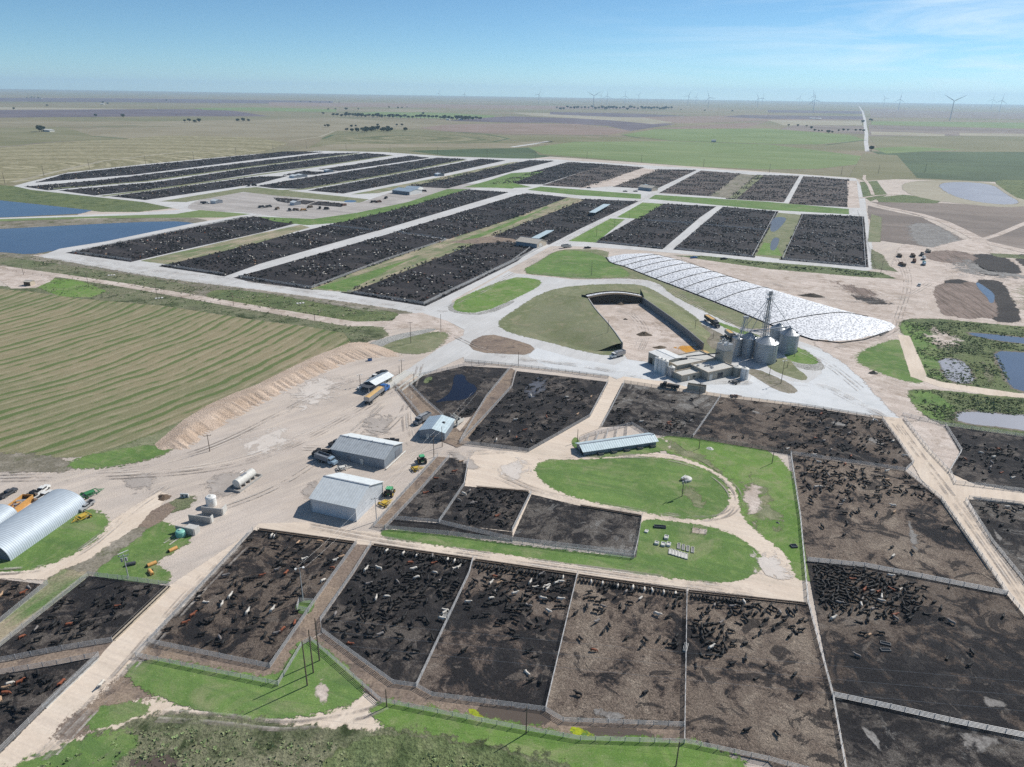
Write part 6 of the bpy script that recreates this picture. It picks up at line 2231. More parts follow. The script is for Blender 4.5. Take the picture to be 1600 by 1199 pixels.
for lab, u, v, rz, mm in (('orange drum half beside the bare dirt edge of the small lawn, upper', 238, 884, .8, 'orange'), ('orange drum half beside the bare dirt edge of the small lawn, lower', 236, 897, -.8, 'orange'),
                          ('small orange roller near the dark tumbleweed', 271, 861, .9, 'orange'), ('small dark engine block on the lawn beside the transformer pole', 205, 884, .4, 'darkgrey')):
    t = thing('scrap_roller', P(u, v), rz, lab, 'scrap')
    q = MB()
    q.tube((-1.1, 0, .55), (1.1, 0, .55), .5, n=12)
    q.build('drum', M[mm], t)
    q = MB()
    q.tube((-1.3, 0, .55), (1.3, 0, .55), .12, n=8)
    q.box((-.9, .4, .3), (.5, .9, .5))
    q.build('axle', M['black'], t)
t = thing('waste_bin', P(578, 564), .3, 'small blue bin alone below the riprap ditch', 'bin')
q = MB()
q.box((0, 0, .6), (1.8, 1.2, 1.1), 0, (1.08, 1.1))
q.build('bin_body', M['blue'], t)
q = MB()
q.box((0, 0, 1.2), (1.9, 1.3, .1))
q.build('lid', M['darkgrey'], t)
# stock tank on the lawn and fenced slab, troughs, salt tubs
t = thing('stock_tank', P(1073, 751), 0, 'round pale stock tank behind the dark pole on the big oval lawn', 'tank')
q = MB()
q.lathe((0, 0, 0), [(1.6, 0), (1.6, .9), (1.45, .9)], 28)
q.build('tank_wall', M['conclight'], t)
q = MB()
q.lathe((0, 0, 0), [(1.55, .88), (1.0, 1.25), (.02, 1.4)], 28)
q.build('cover', M['offwhite'], t)
q = MB()
q.box((-1.7, -.3, .8), (.5, .8, .6))
q.build('float_box', M['steel'], t)
fence('low wooden rails round a pale slab beside the loop road', '1083,826 1104,829 1103,836 1081,833 1083,826', h=1.0, gap=2, rails=2, mat='tan')
S('concrete_pad', '1083,826 1104,829 1103,836 1081,833', 'sand', soft=.5)
def trough(label, u, v, rz, L_, w, h, mat, name='water_trough', cat='trough', group=None):
    t = thing(name, P(u, v), rz, label, cat, group)
    q = MB()
    for s_ in (-w / 2, w / 2):
        q.box((0, s_, h / 2), (L_, .12, h))
    for x in (-L_ / 2 + .06, L_ / 2 - .06):
        q.box((x, 0, h / 2), (.12, w - .12, h))
    q.box((0, 0, .12), (L_ - .2, w - .2, .15))
    q.build('shell', M[mat], t)
    q = MB()
    q.box((0, 0, h * .72), (L_ - .26, w - .26, .04))
    q.build('filling', (M['concdark'] if 'white' not in mat else M['offwhite']) if mat != 'darkgrey' else M['glass'], t)
    return t


trough('long dark trough on the lawn beside the grey pen fence', 1031, 825, -.12, 3.4, 1.0, .7, 'darkgrey')
for lab, u, v in (('white tub standing alone above the other three on the lawn', 1041, 842), ('smallest and leftmost white tub on the lawn', 1026, 851), ('middle white tub of the row of three', 1036, 853), ('white tub nearest the concrete troughs', 1044.5, 853)):
    trough(lab, u, v, 1.25, 1.5 if 'small' not in lab else 1.1, 1.0, .8, 'white', 'plastic_tub', 'tub')
trough('small white tub beside a dark tyre at the pen corner of the lawn', 1010, 832, 1.1, 1.2, .8, .6, 'white', 'plastic_tub', 'tub')
ln = [(1060.5, 855), (1067.5, 857), (1074.5, 859), (1082, 861)]
for u, v in ln:
    trough('concrete trough in the upper row of four on the lawn', u, v, 1.32, 2.6, .7, .5, 'conclight', 'concrete_trough', 'trough', 'upper row of stored concrete troughs')
for k in range(6):
    trough('pale trough in the lower row of six on the lawn', 1047 + k * 5, 863.5 + k * 1.5, 1.32, 2.5, .72, .5, 'offwhite', 'concrete_trough', 'trough', 'lower row of stored pale troughs')
for k, (lab, u, v) in enumerate((('bent black frame inside the lowest brown pen', 1383, 1008), ('dark water trough inside the lowest brown pen', 1383, 1018))):
    trough(lab, u, v, -.35 if k == 0 else 0, 2.2, .8, .6, 'darkgrey')
trough('dark round-cornered trough on the narrow lawn beside the long fence', 1240, 855, .1, 1.7, 1.4, .6, 'darkgrey')
for lab, u, v in (('concrete water trough on the fence of the black mud pen', 697, 962), ('concrete water trough on the fence right of the wet brown pen', 1071, 1014)):
    t = trough(lab, u, v, 1.2, 2.6, .8, .6, 'conc')
for lab, u, v in (('pale slab pile on the weedy bank above the pole', 170, 431), ('three pale slabs side by side on the weedy bank', 465, 475), ('pale block below the pole beside the dirt path', 244, 467)):
    q = MB()
    for k in range(3):
        q.box((k * 1.6, 0, .2), (1.1, 2.6, .4))
    o = tag(q.build('concrete_slab', M['conclight']), lab, 'slab')
    o.location = P(u, v)
    o.rotation_euler = (0, 0, .4)
# weighbridge
A, B = P(603, 608), P(640, 582)
d = B - A
t = thing('weighbridge', A, math.atan2(d.y, d.x), 'long pale weighbridge ramp between rails beside the scale house', 'weighbridge')
q = MB()
q.box((d.length / 2, 0, .2), (d.length, 3.2, .35))
q.build('deck', M['conclight'], t)
for y in (-1.8, 1.8, -5, -7.5):
    q = MB()
    q.box((d.length / 2, y, .5), (d.length, .2, .9))
    q.build('side_rail', M['offwhite'], t)
for lab, sp_ in (('loading chute of pale rails behind the small blue-grey shed', ((706, 652), (716, 664))), ('second pale loading chute right of the small blue-grey shed', ((722, 658), (712, 668)))):
    A, B = P(*sp_[0]), P(*sp_[1])
    d = B - A
    t = thing('loading_chute', A, math.atan2(d.y, d.x), lab, 'chute')
    for y in (-.7, .7):
        q = MB()
        q.add([(0, y, .2), (d.length, y, 1.2), (d.length, y, 2.7), (0, y, 1.6), (0, y + .08, .2), (d.length, y + .08, 1.2), (d.length, y + .08, 2.7), (0, y + .08, 1.6)],
              [(0, 1, 2, 3), (7, 6, 5, 4), (0, 4, 5, 1), (3, 2, 6, 7), (0, 3, 7, 4), (1, 5, 6, 2)])
        q.build('side_panel', M['offwhite'], t)
    q = MB()
    q.box((d.length / 2, 0, .7), (d.length, 1.35, .1))
    q.build('ramp', M['conclight'], t)

# ------------------------------------------------------------------ cattle
def skin_cow(pose):
    J = {}
    up = 1.02 if pose != 'lying' else .42
    hx, hz = (1.28, up + .30) if pose == 'stand' else ((1.22, up - .55) if pose == 'feed' else (1.2, up + .3))
    V = [(-.72, 0, up + .06, .30), (-.30, 0, up, .36), (.20, 0, up - .02, .37), (.60, 0, up + .05, .31)]
    if pose == 'feed':
        V += [(.92, 0, up - .02, .19), (hx - .12, 0, hz + .22, .13), (hx, 0, hz, .115), (hx + .12, 0, hz - .22, .075)]
    else:
        V += [(.92, 0, up + .22, .19), (hx - .1, 0, hz + .05, .145), (hx + .12, 0, hz - .02, .115), (hx + .38, 0, hz - .16, .075)]
    E = [(i, i + 1) for i in range(7)]
    for s_ in (-1, 1):      # ears
        V.append((V[5][0] - .02, s_ * .26, V[5][2] + .06, .045))
        E.append((5, len(V) - 1))
    V.append((-.98, 0, up + .02, .05))
    E.append((0, len(V) - 1))
    V.append((-1.05, 0, up - .5, .04))
    E.append((len(V) - 2, len(V) - 1))
    for s_ in (-1, 1):
        y = s_ * .22
        if pose == 'lying':
            for root, pts in ((3, ((.55, y * 1.5, .2, .1), (.95, y * 1.3, .09, .07))), (0, ((-.55, y * 1.8, .2, .12), (-.2, y * 2.0, .08, .07)))):
                b = root
                for p in pts:
                    V.append(p)
                    E.append((b, len(V) - 1))
                    b = len(V) - 1
            continue
        st = .12 * s_
        V.append((.56 + st * .3, y, up - .30, .14))
        E.append((3, len(V) - 1))
        V.append((.58 + st, y, .48, .075))
        E.append((len(V) - 2, len(V) - 1))
        V.append((.56 + st * 1.5, y, .05, .065))
        E.append((len(V) - 2, len(V) - 1))
        V.append((-.70 - st * .3, y, up - .28, .16))
        E.append((0, len(V) - 1))
        V.append((-.84 - st, y, .50, .075))
        E.append((len(V) - 2, len(V) - 1))
        V.append((-.78 - st * 1.4, y, .05, .065))
        E.append((len(V) - 2, len(V) - 1))
    me = bpy.data.meshes.new('cow_frame')
    me.from_pydata([v[:3] for v in V], E, [])
    ob = bpy.data.objects.new('cow_frame', me)
    col.objects.link(ob)
    ob.modifiers.new('s', 'SKIN')
    sv = me.skin_vertices[0].data
    for i, v in enumerate(V):
        sv[i].radius = (v[3], v[3])
        sv[i].use_root = (i == 1)
    sub = ob.modifiers.new('d', 'SUBSURF')
    sub.levels = 1
    dg = bpy.context.evaluated_depsgraph_get()
    dg.update()
    out = bpy.data.meshes.new_from_object(ob.evaluated_get(dg))
    bpy.data.objects.remove(ob, do_unlink=True)
    out.name = 'cow_' + pose
    for v in out.vertices:
        v.co.z = max(v.co.z, .0)
        v.co *= .80
    out.polygons.foreach_set('use_smooth', [True] * len(out.polygons))
    out.materials.clear()
    out.materials.append(hide['black'])
    return out


COW = {k: skin_cow(k) for k in ('stand', 'feed', 'lying')}

# pens: number of head, and where they gather (photo point, spread in metres, share)
HERD = {
    'F1': (105, [((450, 880), 20, .45), ((340, 960), 14, .15)], .4, (.07, .025)),
    'F2': (190, [((600, 900), 12, .25), ((680, 900), 13, .4), ((600, 960), 12, .15)], .2, (.08, .01)),
    'F3': (120, [((800, 905), 12, .5), ((840, 925), 10, .3)], .12, (.10, .01)),
    'F4': (46, [((960, 935), 12, .5), ((1050, 1005), 2.5, .2), ((1062, 940), 4, .2)], .05, (.12, .02)),
    'F5': (95, [((1150, 945), 10, .4), ((1095, 985), 3, .2), ((1230, 955), 8, .25), ((1115, 1010), 4, .1)], .05, (.05, .01)),
    'N6': (210, [((1300, 905), 8, .45), ((1350, 915), 9, .3), ((1285, 925), 5, .2)], .02, (.08, .01)),
    'N5': (150, [((1320, 765), 15, .4), ((1290, 735), 10, .2), ((1380, 750), 15, .2), ((1440, 770), 8, .1)], .05, (.06, .02)),
    'N4': (190, [((1290, 645), 12, .2), ((1370, 655), 8, .15), ((1300, 690), 22, .2), ((1400, 700), 12, .2), ((1270, 708), 10, .1)], .1, (.05, .01)),
    'N3': (60, [((960, 655), 12, .5), ((1030, 670), 10, .3)], .2, (.02, .03)),
    'N2': (170, [((790, 680), 25, .3), ((870, 625), 20, .3)], .4, (.05, .01)),
    'N1': (14, [((735, 650), 4, .8)], .2, (.1, .0)),
    'S2': (14, [], 1, (.0, .2)), 'S3': (62, [((770, 790), 10, .5)], .5, (.02, .02)),
    'L1': (22, [((30, 912), 6, .5)], .5, (.1, .2)), 'L2': (55, [((90, 995), 10, .4), ((180, 935), 8, .2)], .4, (.04, .03)),
    'L3': (48, [((30, 1080), 8, .5)], .5, (.1, .1)), 'R4': (100, [((1560, 720), 14, .6)], .4, (.08, .02)), 'R5': (60, [((1570, 795), 10, .5)], .5, (.08, .03)),
}
PENWORDS = {
    'F1': 'in the pen with the grassed pole corner', 'F2': 'in the black pen right of the sloping alley', 'F3': 'in the pen left of the wet brown pen',
    'F4': 'in the brown pen with the pale wet patch', 'F5': 'in the pen below the round end of the loop road', 'N6': 'in the crowded pen below the curved fence',
    'N5': 'in the big brown pen beside the narrow lawn', 'N4': 'in the wide pen below the feed mill apron', 'L1': 'in the small pen at the left edge', 'L2': 'in the pen below the pole lawn',
    'L3': 'in the bottom left corner pen', 'R5': 'in the pen at the lower right edge', 'R4': 'in the pen at the right edge', 'S2': 'in the narrow pen beside the tractors',
    'S3': 'in the small pen with the short bunk', 'N2': 'in the pen with the wet corner', 'N3': 'in the grey mud pen below the mill', 'N1': 'in the lagoon pen'}
cows = []       # x, y, heading, colour, pose, pen
for key, (n, cl, uni, (pw, pr_)) in HERD.items():
    poly = PENS[key]
    xs = np.array([p[0] for p in poly])
    ys = np.array([p[1] for p in poly])
    got = []
    tries = 0
    while len(got) < n and tries < 40000:
        tries += 1
        r_ = random.random()
        if not cl or r_ < uni:
            x, y = random.uniform(xs.min(), xs.max()), random.uniform(ys.min(), ys.max())
        else:
            w = random.random() * sum(c[2] for c in cl)
            for c in cl:
                w -= c[2]
                if w <= 0:
                    break
            q_ = P(*c[0])
            x, y = random.gauss(q_.x, c[1] * .62), random.gauss(q_.y, c[1] * .62)
        if math.hypot(x, y) > 1500:
            continue
        if not inside(np.array([x]), np.array([y]), poly)[0]:
            continue
        if any((x - g[0]) ** 2 + (y - g[1]) ** 2 < 1.1 for g in got):
            continue
        # keep the body clear of the fence
        if not all(inside(np.array([x + 1.3 * math.cos(a)]), np.array([y + 1.3 * math.sin(a)]), poly)[0] for a in (0, 1.57, 3.14, 4.71)):
            continue
        c_ = random.random()
        pw_ = pw * .65
        colr = 'white' if c_ < pw_ else ('red' if c_ < pw_ + pr_ else ('tan' if c_ < pw_ + pr_ * 1.4 else ('grey' if c_ < pw_ + pr_ * 1.4 + .03 else 'black')))
        got.append((x, y))
        cows.append((x, y, random.uniform(0, 6.28) if random.random() < .5 else random.gauss(.6, .5), colr, random.choices(('stand', 'feed', 'lying'), (6, 2, 2))[0], key))
# cattle lined up with their heads at the bunks
for sp_, key, n, pw in (('905,903 1072,927.5', 'F4', 40, .22), ('1078,928.5 1170,939', 'F5', 14, .1), ('745,879.5 900,902.5', 'F3', 22, .15), ('590,856 735,877.5', 'F2', 26, .08), ('408,832 550,852', 'F1', 9, .3)):
    a_, b_ = [P(u, v) for u, v in px(sp_)]
    d = (b_ - a_).normalized()
    nn = Vector((d.y, -d.x, 0))
    if nn.y > 0:
        nn = -nn
    used = sorted(random.sample(range(int((b_ - a_).length / .95)), min(n, int((b_ - a_).length / .95))))
    for k in used:
        p = a_ + d * (k * .95 + .4) + nn * 1.6
        c_ = random.random()
        cows.append((p.x, p.y, math.atan2(-nn.y, -nn.x) + random.gauss(0, .08), 'white' if c_ < pw else 'black', 'feed', key))
for u, v, c_, key in ((160, 1072, 'white', 'L3'), (8, 1079, 'tan', 'L3'), (98, 1070, 'red', 'L3'), (2, 1096, 'tan', 'L3'), (360, 935, 'white', 'F1'), (347, 948, 'white', 'F1'), (387, 960, 'white', 'F1'),
                      (535, 873, 'tan', 'F1'), (461, 976, 'red', 'F1'), (301, 965, 'red', 'F1'), (1339, 1028, 'grey', 'N6'), (1393, 925, 'red', 'N6'), (1395, 793, 'white', 'N5'), (1395, 872, 'white', 'N5'), (1425, 865, 'black', 'N5'),
                      (1393, 858, 'black', 'N5'), (1118, 1013, 'black', 'F5'), (697, 957, 'white', 'F2'), (694, 961, 'white', 'F2'), (1001, 938, 'white', 'F4'), (1026, 963, 'white', 'F4'), (1318, 785, 'white', 'N5')):
    p = P(u, v)
    cows.append((p.x, p.y, random.uniform(0, 6.28), c_, 'stand', key))


def shows(c):
    p = Vector((c[0], c[1], .8 - CAM_H))
    w = p.dot(FW)
    u = CX + p.dot(RT) / w * FOC
    v = CY - p.dot(UP) / w * FOC
    return -5 < u < 1605 and v < 1200, w


vis = []
rest = []
for c in cows:
    ok, w = shows(c)
    (vis if ok else rest).append((w, c))
vis.sort(key=lambda z: z[0])
near = vis[:296]
far_ = [c for _, c in vis[296:]]
WORDC = {'black': 'black steer', 'white': 'white steer', 'red': 'red-brown steer', 'tan': 'tan steer', 'grey': 'dark grey steer'}
WORDP = {'stand': 'standing', 'feed': 'head down', 'lying': 'lying'}
for w, (x, y, a, c_, pose, key) in near:
    o = link('steer', COW[pose])
    o.location = (x, y, .05)
    s_ = random.uniform(.9, 1.1)
    o.scale = (s_, s_, s_)
    o.rotation_euler = (0, 0, a)
    o.material_slots[0].link = 'OBJECT'
    o.material_slots[0].material = hide[c_]
    tag(o, '%s %s %s' % (WORDC[c_], WORDP[pose], PENWORDS[key]), 'steer', '%ss %s %s' % (WORDC[c_], WORDP[pose], PENWORDS[key]))

ORDER = ['black', 'white', 'red', 'tan', 'grey']


def herd_mesh(name, base_v, base_f, arr):
    """one mesh of many bodies: arr rows x, y, heading, scale, colour index"""
    bv = np.array(base_v)
    nb, n = len(bv), len(arr)
    ca, sa = np.cos(arr[:, 2])[:, None], np.sin(arr[:, 2])[:, None]
    sc = arr[:, 3][:, None]
    X = bv[None, :, 0] * sc
    Y = bv[None, :, 1] * sc
    Z = bv[None, :, 2] * sc + .05 + 0 * X
    vs = np.stack([X * ca - Y * sa + arr[:, 0][:, None], X * sa + Y * ca + arr[:, 1][:, None], Z], 2).reshape(-1, 3)
    me = bpy.data.meshes.new(name)
    cnt = np.array([len(f) for f in base_f])
    flat_ = np.array([i for f in base_f for i in f])
    loops = (flat_[None, :] + (np.arange(n) * nb)[:, None]).ravel()
    tot = np.tile(cnt, n)
    start = np.concatenate([[0], np.cumsum(tot)[:-1]])
    me.vertices.add(len(vs))
    me.vertices.foreach_set('co', vs.ravel())
    me.loops.add(len(loops))
    me.loops.foreach_set('vertex_index', loops.astype(np.int32))
    me.polygons.add(len(tot))
    me.polygons.foreach_set('loop_start', start.astype(np.int32))
    me.polygons.foreach_set('loop_total', tot.astype(np.int32))
    for k in ORDER:
        me.materials.append(hide[k])
    me.polygons.foreach_set('material_index', np.repeat(arr[:, 4], len(base_f)).astype(np.int32))
    me.update()
    me.validate()
    return me


full_v = {k: [tuple(v.co) for v in COW[k].vertices] for k in COW}
full_f = {k: [tuple(p.vertices) for p in COW[k].polygons] for k in COW}
joined = []
hv, hf, hm = [], [], []
for pose in ('stand', 'feed', 'lying'):
    sel = [c for c in far_ + [c for _, c in rest] if c[4] == pose and math.hypot(c[0], c[1]) < 420]
    if sel:
        arr = np.array([(c[0], c[1], c[2], random.uniform(.9, 1.08), ORDER.index(c[3])) for c in sel])
        joined.append(herd_mesh('herd', full_v[pose], full_f[pose], arr))
# simple bodies for the distant thousands: trunk, neck and head, legs
lo = MB()
lo.box((0, 0, .95), (1.75, .62, .72), 0, (.9, .72))
lo.box((1.12, 0, 1.15), (.65, .3, .36), 0, (.8, .8))
lo.box((.6, 0, .3), (.3, .5, .6))
lo.box((-.65, 0, .3), (.3, .5, .6))
pts = []
def fill(key, per, white, brown=.008):
    poly = PENS[key]
    xs = np.array([p[0] for p in poly]); ys = np.array([p[1] for p in poly])
    A_ = abs(sum(poly[i][0] * poly[(i + 1) % len(poly)][1] - poly[(i + 1) % len(poly)][0] * poly[i][1] for i in range(len(poly)))) / 2
    n = int(A_ / per)
    m_ = int(1.9 * n * (xs.max() - xs.min()) * (ys.max() - ys.min()) / A_) + 10
    x = rng.uniform(xs.min(), xs.max(), m_)
    y = rng.uniform(ys.min(), ys.max(), m_)
    # clumping
    d = np.sin(x * .11 + y * .07 + np.sin(y * .03) * 2) + np.sin(x * .05 - y * .13 + 2) + .8 * np.sin(x * .31 + y * .23) + rng.normal(0, .9, m_)
    k = inside(x, y, poly) & (d > .1)
    x, y = x[k], y[k]
    c = rng.random(len(x))
    ci = np.where(c < white, 1, np.where(c < white + brown, 2, np.where(c < white + brown * 2, 3, np.where(c < white + brown * 2 + .05, 4, 0))))
    pts.append(np.stack([x, y, rng.uniform(0, 6.28, len(x)), rng.uniform(.62, .8, len(x)), ci], 1))
for k in ('a', 'b1', 'c1', 'd1'):
    fill(k, 11, .09)
for k in ('b2', 'c2', 'd2', 'p14', 'p15', 'p16'):
    fill(k, 11, .10)
for k in ('p1', 'p2', 'p3', 'p4', 'p4b', 'p4c', 'p5', 'p6', 'p7', 'p8'):
    fill(k, 12, .07)
for k in ('p9', 'p10', 'p11', 'p12', 'p13'):
    fill(k, 18, .05)
for k in ('q1', 'q2', 'q3'):
    fill(k, 30, .1)
arr = np.concatenate(pts)
print('distant cattle', len(arr))
joined.append(herd_mesh('herd', lo.v, lo.f, arr))
mid = [c for c in far_ + [c for _, c in rest] if math.hypot(c[0], c[1]) >= 420]
if mid:
    joined.append(herd_mesh('herd', lo.v, lo.f, np.array([(c[0], c[1], c[2], .8, ORDER.index(c[3])) for c in mid])))
bm = bmesh.new()
for me in joined:
    bm.from_mesh(me)
hm_ = bpy.data.meshes.new('cattle_herd')
bm.to_mesh(hm_)
bm.free()
for k in ORDER:
    hm_.materials.append(hide[k])
tag(link('cattle_herd', hm_), 'thousands of mostly black cattle spread through the more distant pens', 'cattle', None, 'stuff')

# ------------------------------------------------------------------ weeds and brush
def tufts(name, label, spec, n, r0, r1, mats, zs=.8):
    poly = [tuple(P(u, v)[:2]) for u, v in px(spec)]
    xs = [p[0] for p in poly]; ys = [p[1] for p in poly]
    x = rng.uniform(min(xs), max(xs), n * 4)
    y = rng.uniform(min(ys), max(ys), n * 4)
    d = np.sin(x * .23 + y * .17) + np.sin(x * .09 - y * .21 + 2) + rng.normal(0, .8, len(x))
    k = inside(x, y, poly) & (d > -.3)
    x, y = x[k][:n], y[k][:n]
    vs, fs, mi = [], [], []
    for i in range(len(x)):
        r_ = r0 + (r1 - r0) * rng.random() ** 2
        m_ = int(rng.integers(0, len(mats)))
        for j in range(9):
            a = rng.uniform(0, 6.28)
            e = rng.uniform(.1, 1.2)
            c = np.array([x[i] + math.cos(a) * r_ * rng.uniform(.1, .8), y[i] + math.sin(a) * r_ * rng.uniform(.1, .8), r_ * zs * rng.uniform(.02, .6)])
            u_ = np.array([math.cos(a) * math.cos(e), math.sin(a) * math.cos(e), math.sin(e)]) * r_ * .45
            w_ = np.array([-math.sin(a), math.cos(a), .3]) * r_ * .3
            b = len(vs)
            vs += [tuple(c - u_ - w_), tuple(c + u_ * .6 - w_), tuple(c + u_ + w_ * .5), tuple(c - u_ * .4 + w_)]
            fs.append((b, b + 1, b + 2, b + 3))
            mi.append(m_)
    me = bpy.data.meshes.new(name)
    me.from_pydata(vs, [], fs)
    for q_ in mats:
        me.materials.append(M[q_])
    me.polygons.foreach_set('material_index', mi)
    return tag(link(name, me), label, 'weeds', None, 'stuff')


for nm, c_ in (('leafA', '7a8862'), ('leafB', '909973'), ('leafC', '6b7a54'), ('leafD', 'bcb59c'), ('leafE', '93a873')):
    M[nm] = plain(nm, C(c_), .8, 0, .2, 1.5, .2)
tufts('brush', 'rough grey-green brush at the bottom edge below the sandy track', '-50,1280 50,1200 162,1160 225,1134 300,1129 400,1143 575,1161 625,1158 700,1172 800,1190 880,1210 850,1260 500,1280', 11000, .15, .5, ['leafA', 'leafB', 'leafC', 'leafD', 'leafD', 'leafB'])
tufts('brush', 'taller clumps of pale and green weeds in the brush at the bottom edge', '-50,1280 50,1205 162,1165 225,1140 300,1135 400,1150 575,1168 625,1168 700,1180 800,1200 850,1260 500,1280', 2600, .3, .75, ['leafB', 'leafC', 'leafE', 'leafA'], 1.1)
tufts('weeds', 'dark green weeds round the ponds at the right edge', '1410,502 1520,505 1600,513 1700,520 1700,545 1600,528 1511,521 1550,532 1600,540 1700,552 1555,549 1570,578 1582,606 1525,606 1485,601 1450,591 1440,567', 6000, .35, .95, ['leafA', 'leafC', 'leafB', 'leafE'])
tufts('weeds', 'dark green weeds above the pale lower right pond', '1420,612 1450,611 1600,626 1700,634 1700,658 1600,651 1507,644 1497,652 1500,664 1470,661 1440,642', 2600, .35, .95, ['leafA', 'leafC', 'leafB', 'leafE'])
tufts('weeds', 'weeds along the rough bank between road and hay field', '0,397 60,404 250,437 400,455 600,484 625,494 610,503 560,503 400,480 250,455 100,430', 2600, .4, 1.1, ['leafA', 'leafB', 'leafD', 'leafD'])
tufts('weeds', 'weeds along the strip between the path and the hay field', '50,450 75,436 112,434 250,459 400,485 525,506 595,514 600,525 550,536 500,512 400,500 250,477 112,465', 1500, .4, .9, ['leafA', 'leafB', 'leafE'])
tufts('weeds', 'dark weedy strip above the worked ground', '1057,399 1200,412 1375,426 1397,435 1350,432 1200,419 1100,401', 700, .6, 1.4, ['leafA', 'leafC', 'leafB'])
tufts('grass', 'scattered grass tufts on the small lawns at the left', '-20,888 75,880 125,857 155,830 150,808 80,840 10,880', 500, .1, .25, ['leafE', 'leafD'])

# ------------------------------------------------------------------ trees
def tree_mesh(seed, h=7.0, w=5.0):
    r_ = random.Random(seed)
    tr = MB()
    tr.tube((0, 0, 0), (0.1, 0, h * .45), .28, .16, n=6)
    for k in range(4):
        a = k * 1.6 + r_.random()
        tr.tube((0.05, 0, h * .3), (math.cos(a) * w * .28, math.sin(a) * w * .28, h * .68), .11, .05, n=5)
    cr_ = MB()
    blobs = [(r_.uniform(-.3, .3) * w, r_.uniform(-.3, .3) * w, h * r_.uniform(.42, .82), w * r_.uniform(.16, .27)) for _ in range(9)]
    for i in range(420):
        bx, by, bz, br = r_.choice(blobs)
        a, e = r_.uniform(0, 6.28), r_.uniform(-1, 1)
        cx_, cy_, cz_ = bx + br * math.cos(a) * math.sqrt(1 - e * e), by + br * math.sin(a) * math.sqrt(1 - e * e), bz + br * e
        s_ = r_.uniform(.25, .5)
        p = Vector((r_.uniform(-1, 1), r_.uniform(-1, 1), r_.uniform(-1, 1))).normalized() * s_
        q_ = p.cross(Vector((r_.uniform(-1, 1), r_.uniform(-1, 1), r_.uniform(-1, 1)))).normalized() * s_
        c = Vector((cx_, cy_, cz_))
        cr_.cur = r_.choice((0, 0, 1))
        cr_.add([c - p - q_, c + p - q_, c + p + q_, c - p + q_], [(0, 1, 2, 3)])
    return tr.mesh('trunk', M['wood']), cr_.mesh('crown', [M['treeA'], M['treeB']])


M['treeA'] = plain('tree_leaves', (.035, .06, .03, 1), .8, 0, .2, 1)
M['treeB'] = plain('lighter_tree_leaves', (.06, .09, .045, 1), .8, 0, .2, 1)
TM = [tree_mesh(k, 6 + k % 3, 5 + k % 2 * 1.5) for k in range(4)]
random.seed(5)
CL = [('in the dark clump beyond the ringed field', 'trees of the clump beyond the ringed field', [(570, 207), (575, 206), (580, 206.5), (586, 206), (606, 207), (600, 206), (542, 206), (550, 207), (558, 206.5), (566, 206), (572, 205), (578, 204), (584, 204.5), (590, 204), (596, 206), (603, 205), (610, 205.5), (607, 203), (634, 204.5)], 2.1),
      ('in the small dark clump left of the ringed field', 'trees of the small clump', [(508, 199), (513, 199), (549, 199.5), (556, 199.5), (590, 198.5), (620, 198), (628, 198)], 1.5),
      ('in the long shelter row before the far farmstead', 'trees of the long shelter row', [(521 + k * 6.2, 182.5 + k * .16 + random.uniform(-.4, .4)) for k in range(38)], 2.9),
      ('in the far dark row below the wind turbines', 'trees of the row below the turbines', [(870 + k * 5.5, 170.6 + random.uniform(-.8, .8) + (k % 3) * .4) for k in range(28)], 4.2),
      ('in the blue-grey row right of the long one', 'trees of the blue-grey row', [(1004 + k * 4.5, 171.5 + random.uniform(-.6, .4)) for k in range(11)], 4.2),
      ('on the dark field left of the straight country road', 'trees on the dark field', [(1232, 198), (1246, 198), (1260, 199), (1268, 202), (1273, 205), (1279, 206), (1284, 206), (1294, 208), (1300, 208), (1310, 206), (1318, 205), (1325, 205), (1337, 205), (1344, 205), (1349, 207)], 1.6),
      ('beside the straight country road', 'trees beside the country road', [(1348, 192), (1359, 190), (1362, 189.5), (1361, 236)], 2.2),
      ('round the white farmstead at the far left', 'trees round the far left farmstead', [(42, 154), (47, 153.5), (50, 153), (54, 154), (60, 154), (65, 155), (161, 162.5), (168, 163), (62, 206.5), (65, 206), (68, 206)], 2.4),
      ('scattered on the plain at the upper left', 'trees scattered on the far left plain', [(22, 172), (74, 166), (150, 184), (193, 184), (260, 158), (289, 192), (296, 192), (304, 192), (312, 191.5), (372, 190), (380, 190), (388, 190), (470, 160), (485, 160.5), (500, 161), (515, 161), (530, 161)], 2.2),
      ('scattered near the far pink fields', 'trees near the far pink fields', [(608, 170), (622, 170), (628, 169.5), (636, 169), (541, 180), (661, 179.5), (505, 180), (513, 172), (524, 172), (541, 172), (560, 172), (1064, 173), (1101, 174), (1144, 175)], 2.2)]
for where, grp, lst, sc_ in CL:
    for u, v in lst:
        k = random.randrange(4)
        o = thing('tree', P(u, v), random.uniform(0, 6), 'dark green tree ' + where, 'tree', grp)
        s_ = sc_ * random.uniform(.75, 1.2)
        o.scale = (s_ * 1.15, s_ * 1.15, s_ * .85)
        link('trunk', TM[k][0], o)
        link('crown', TM[k][1], o)
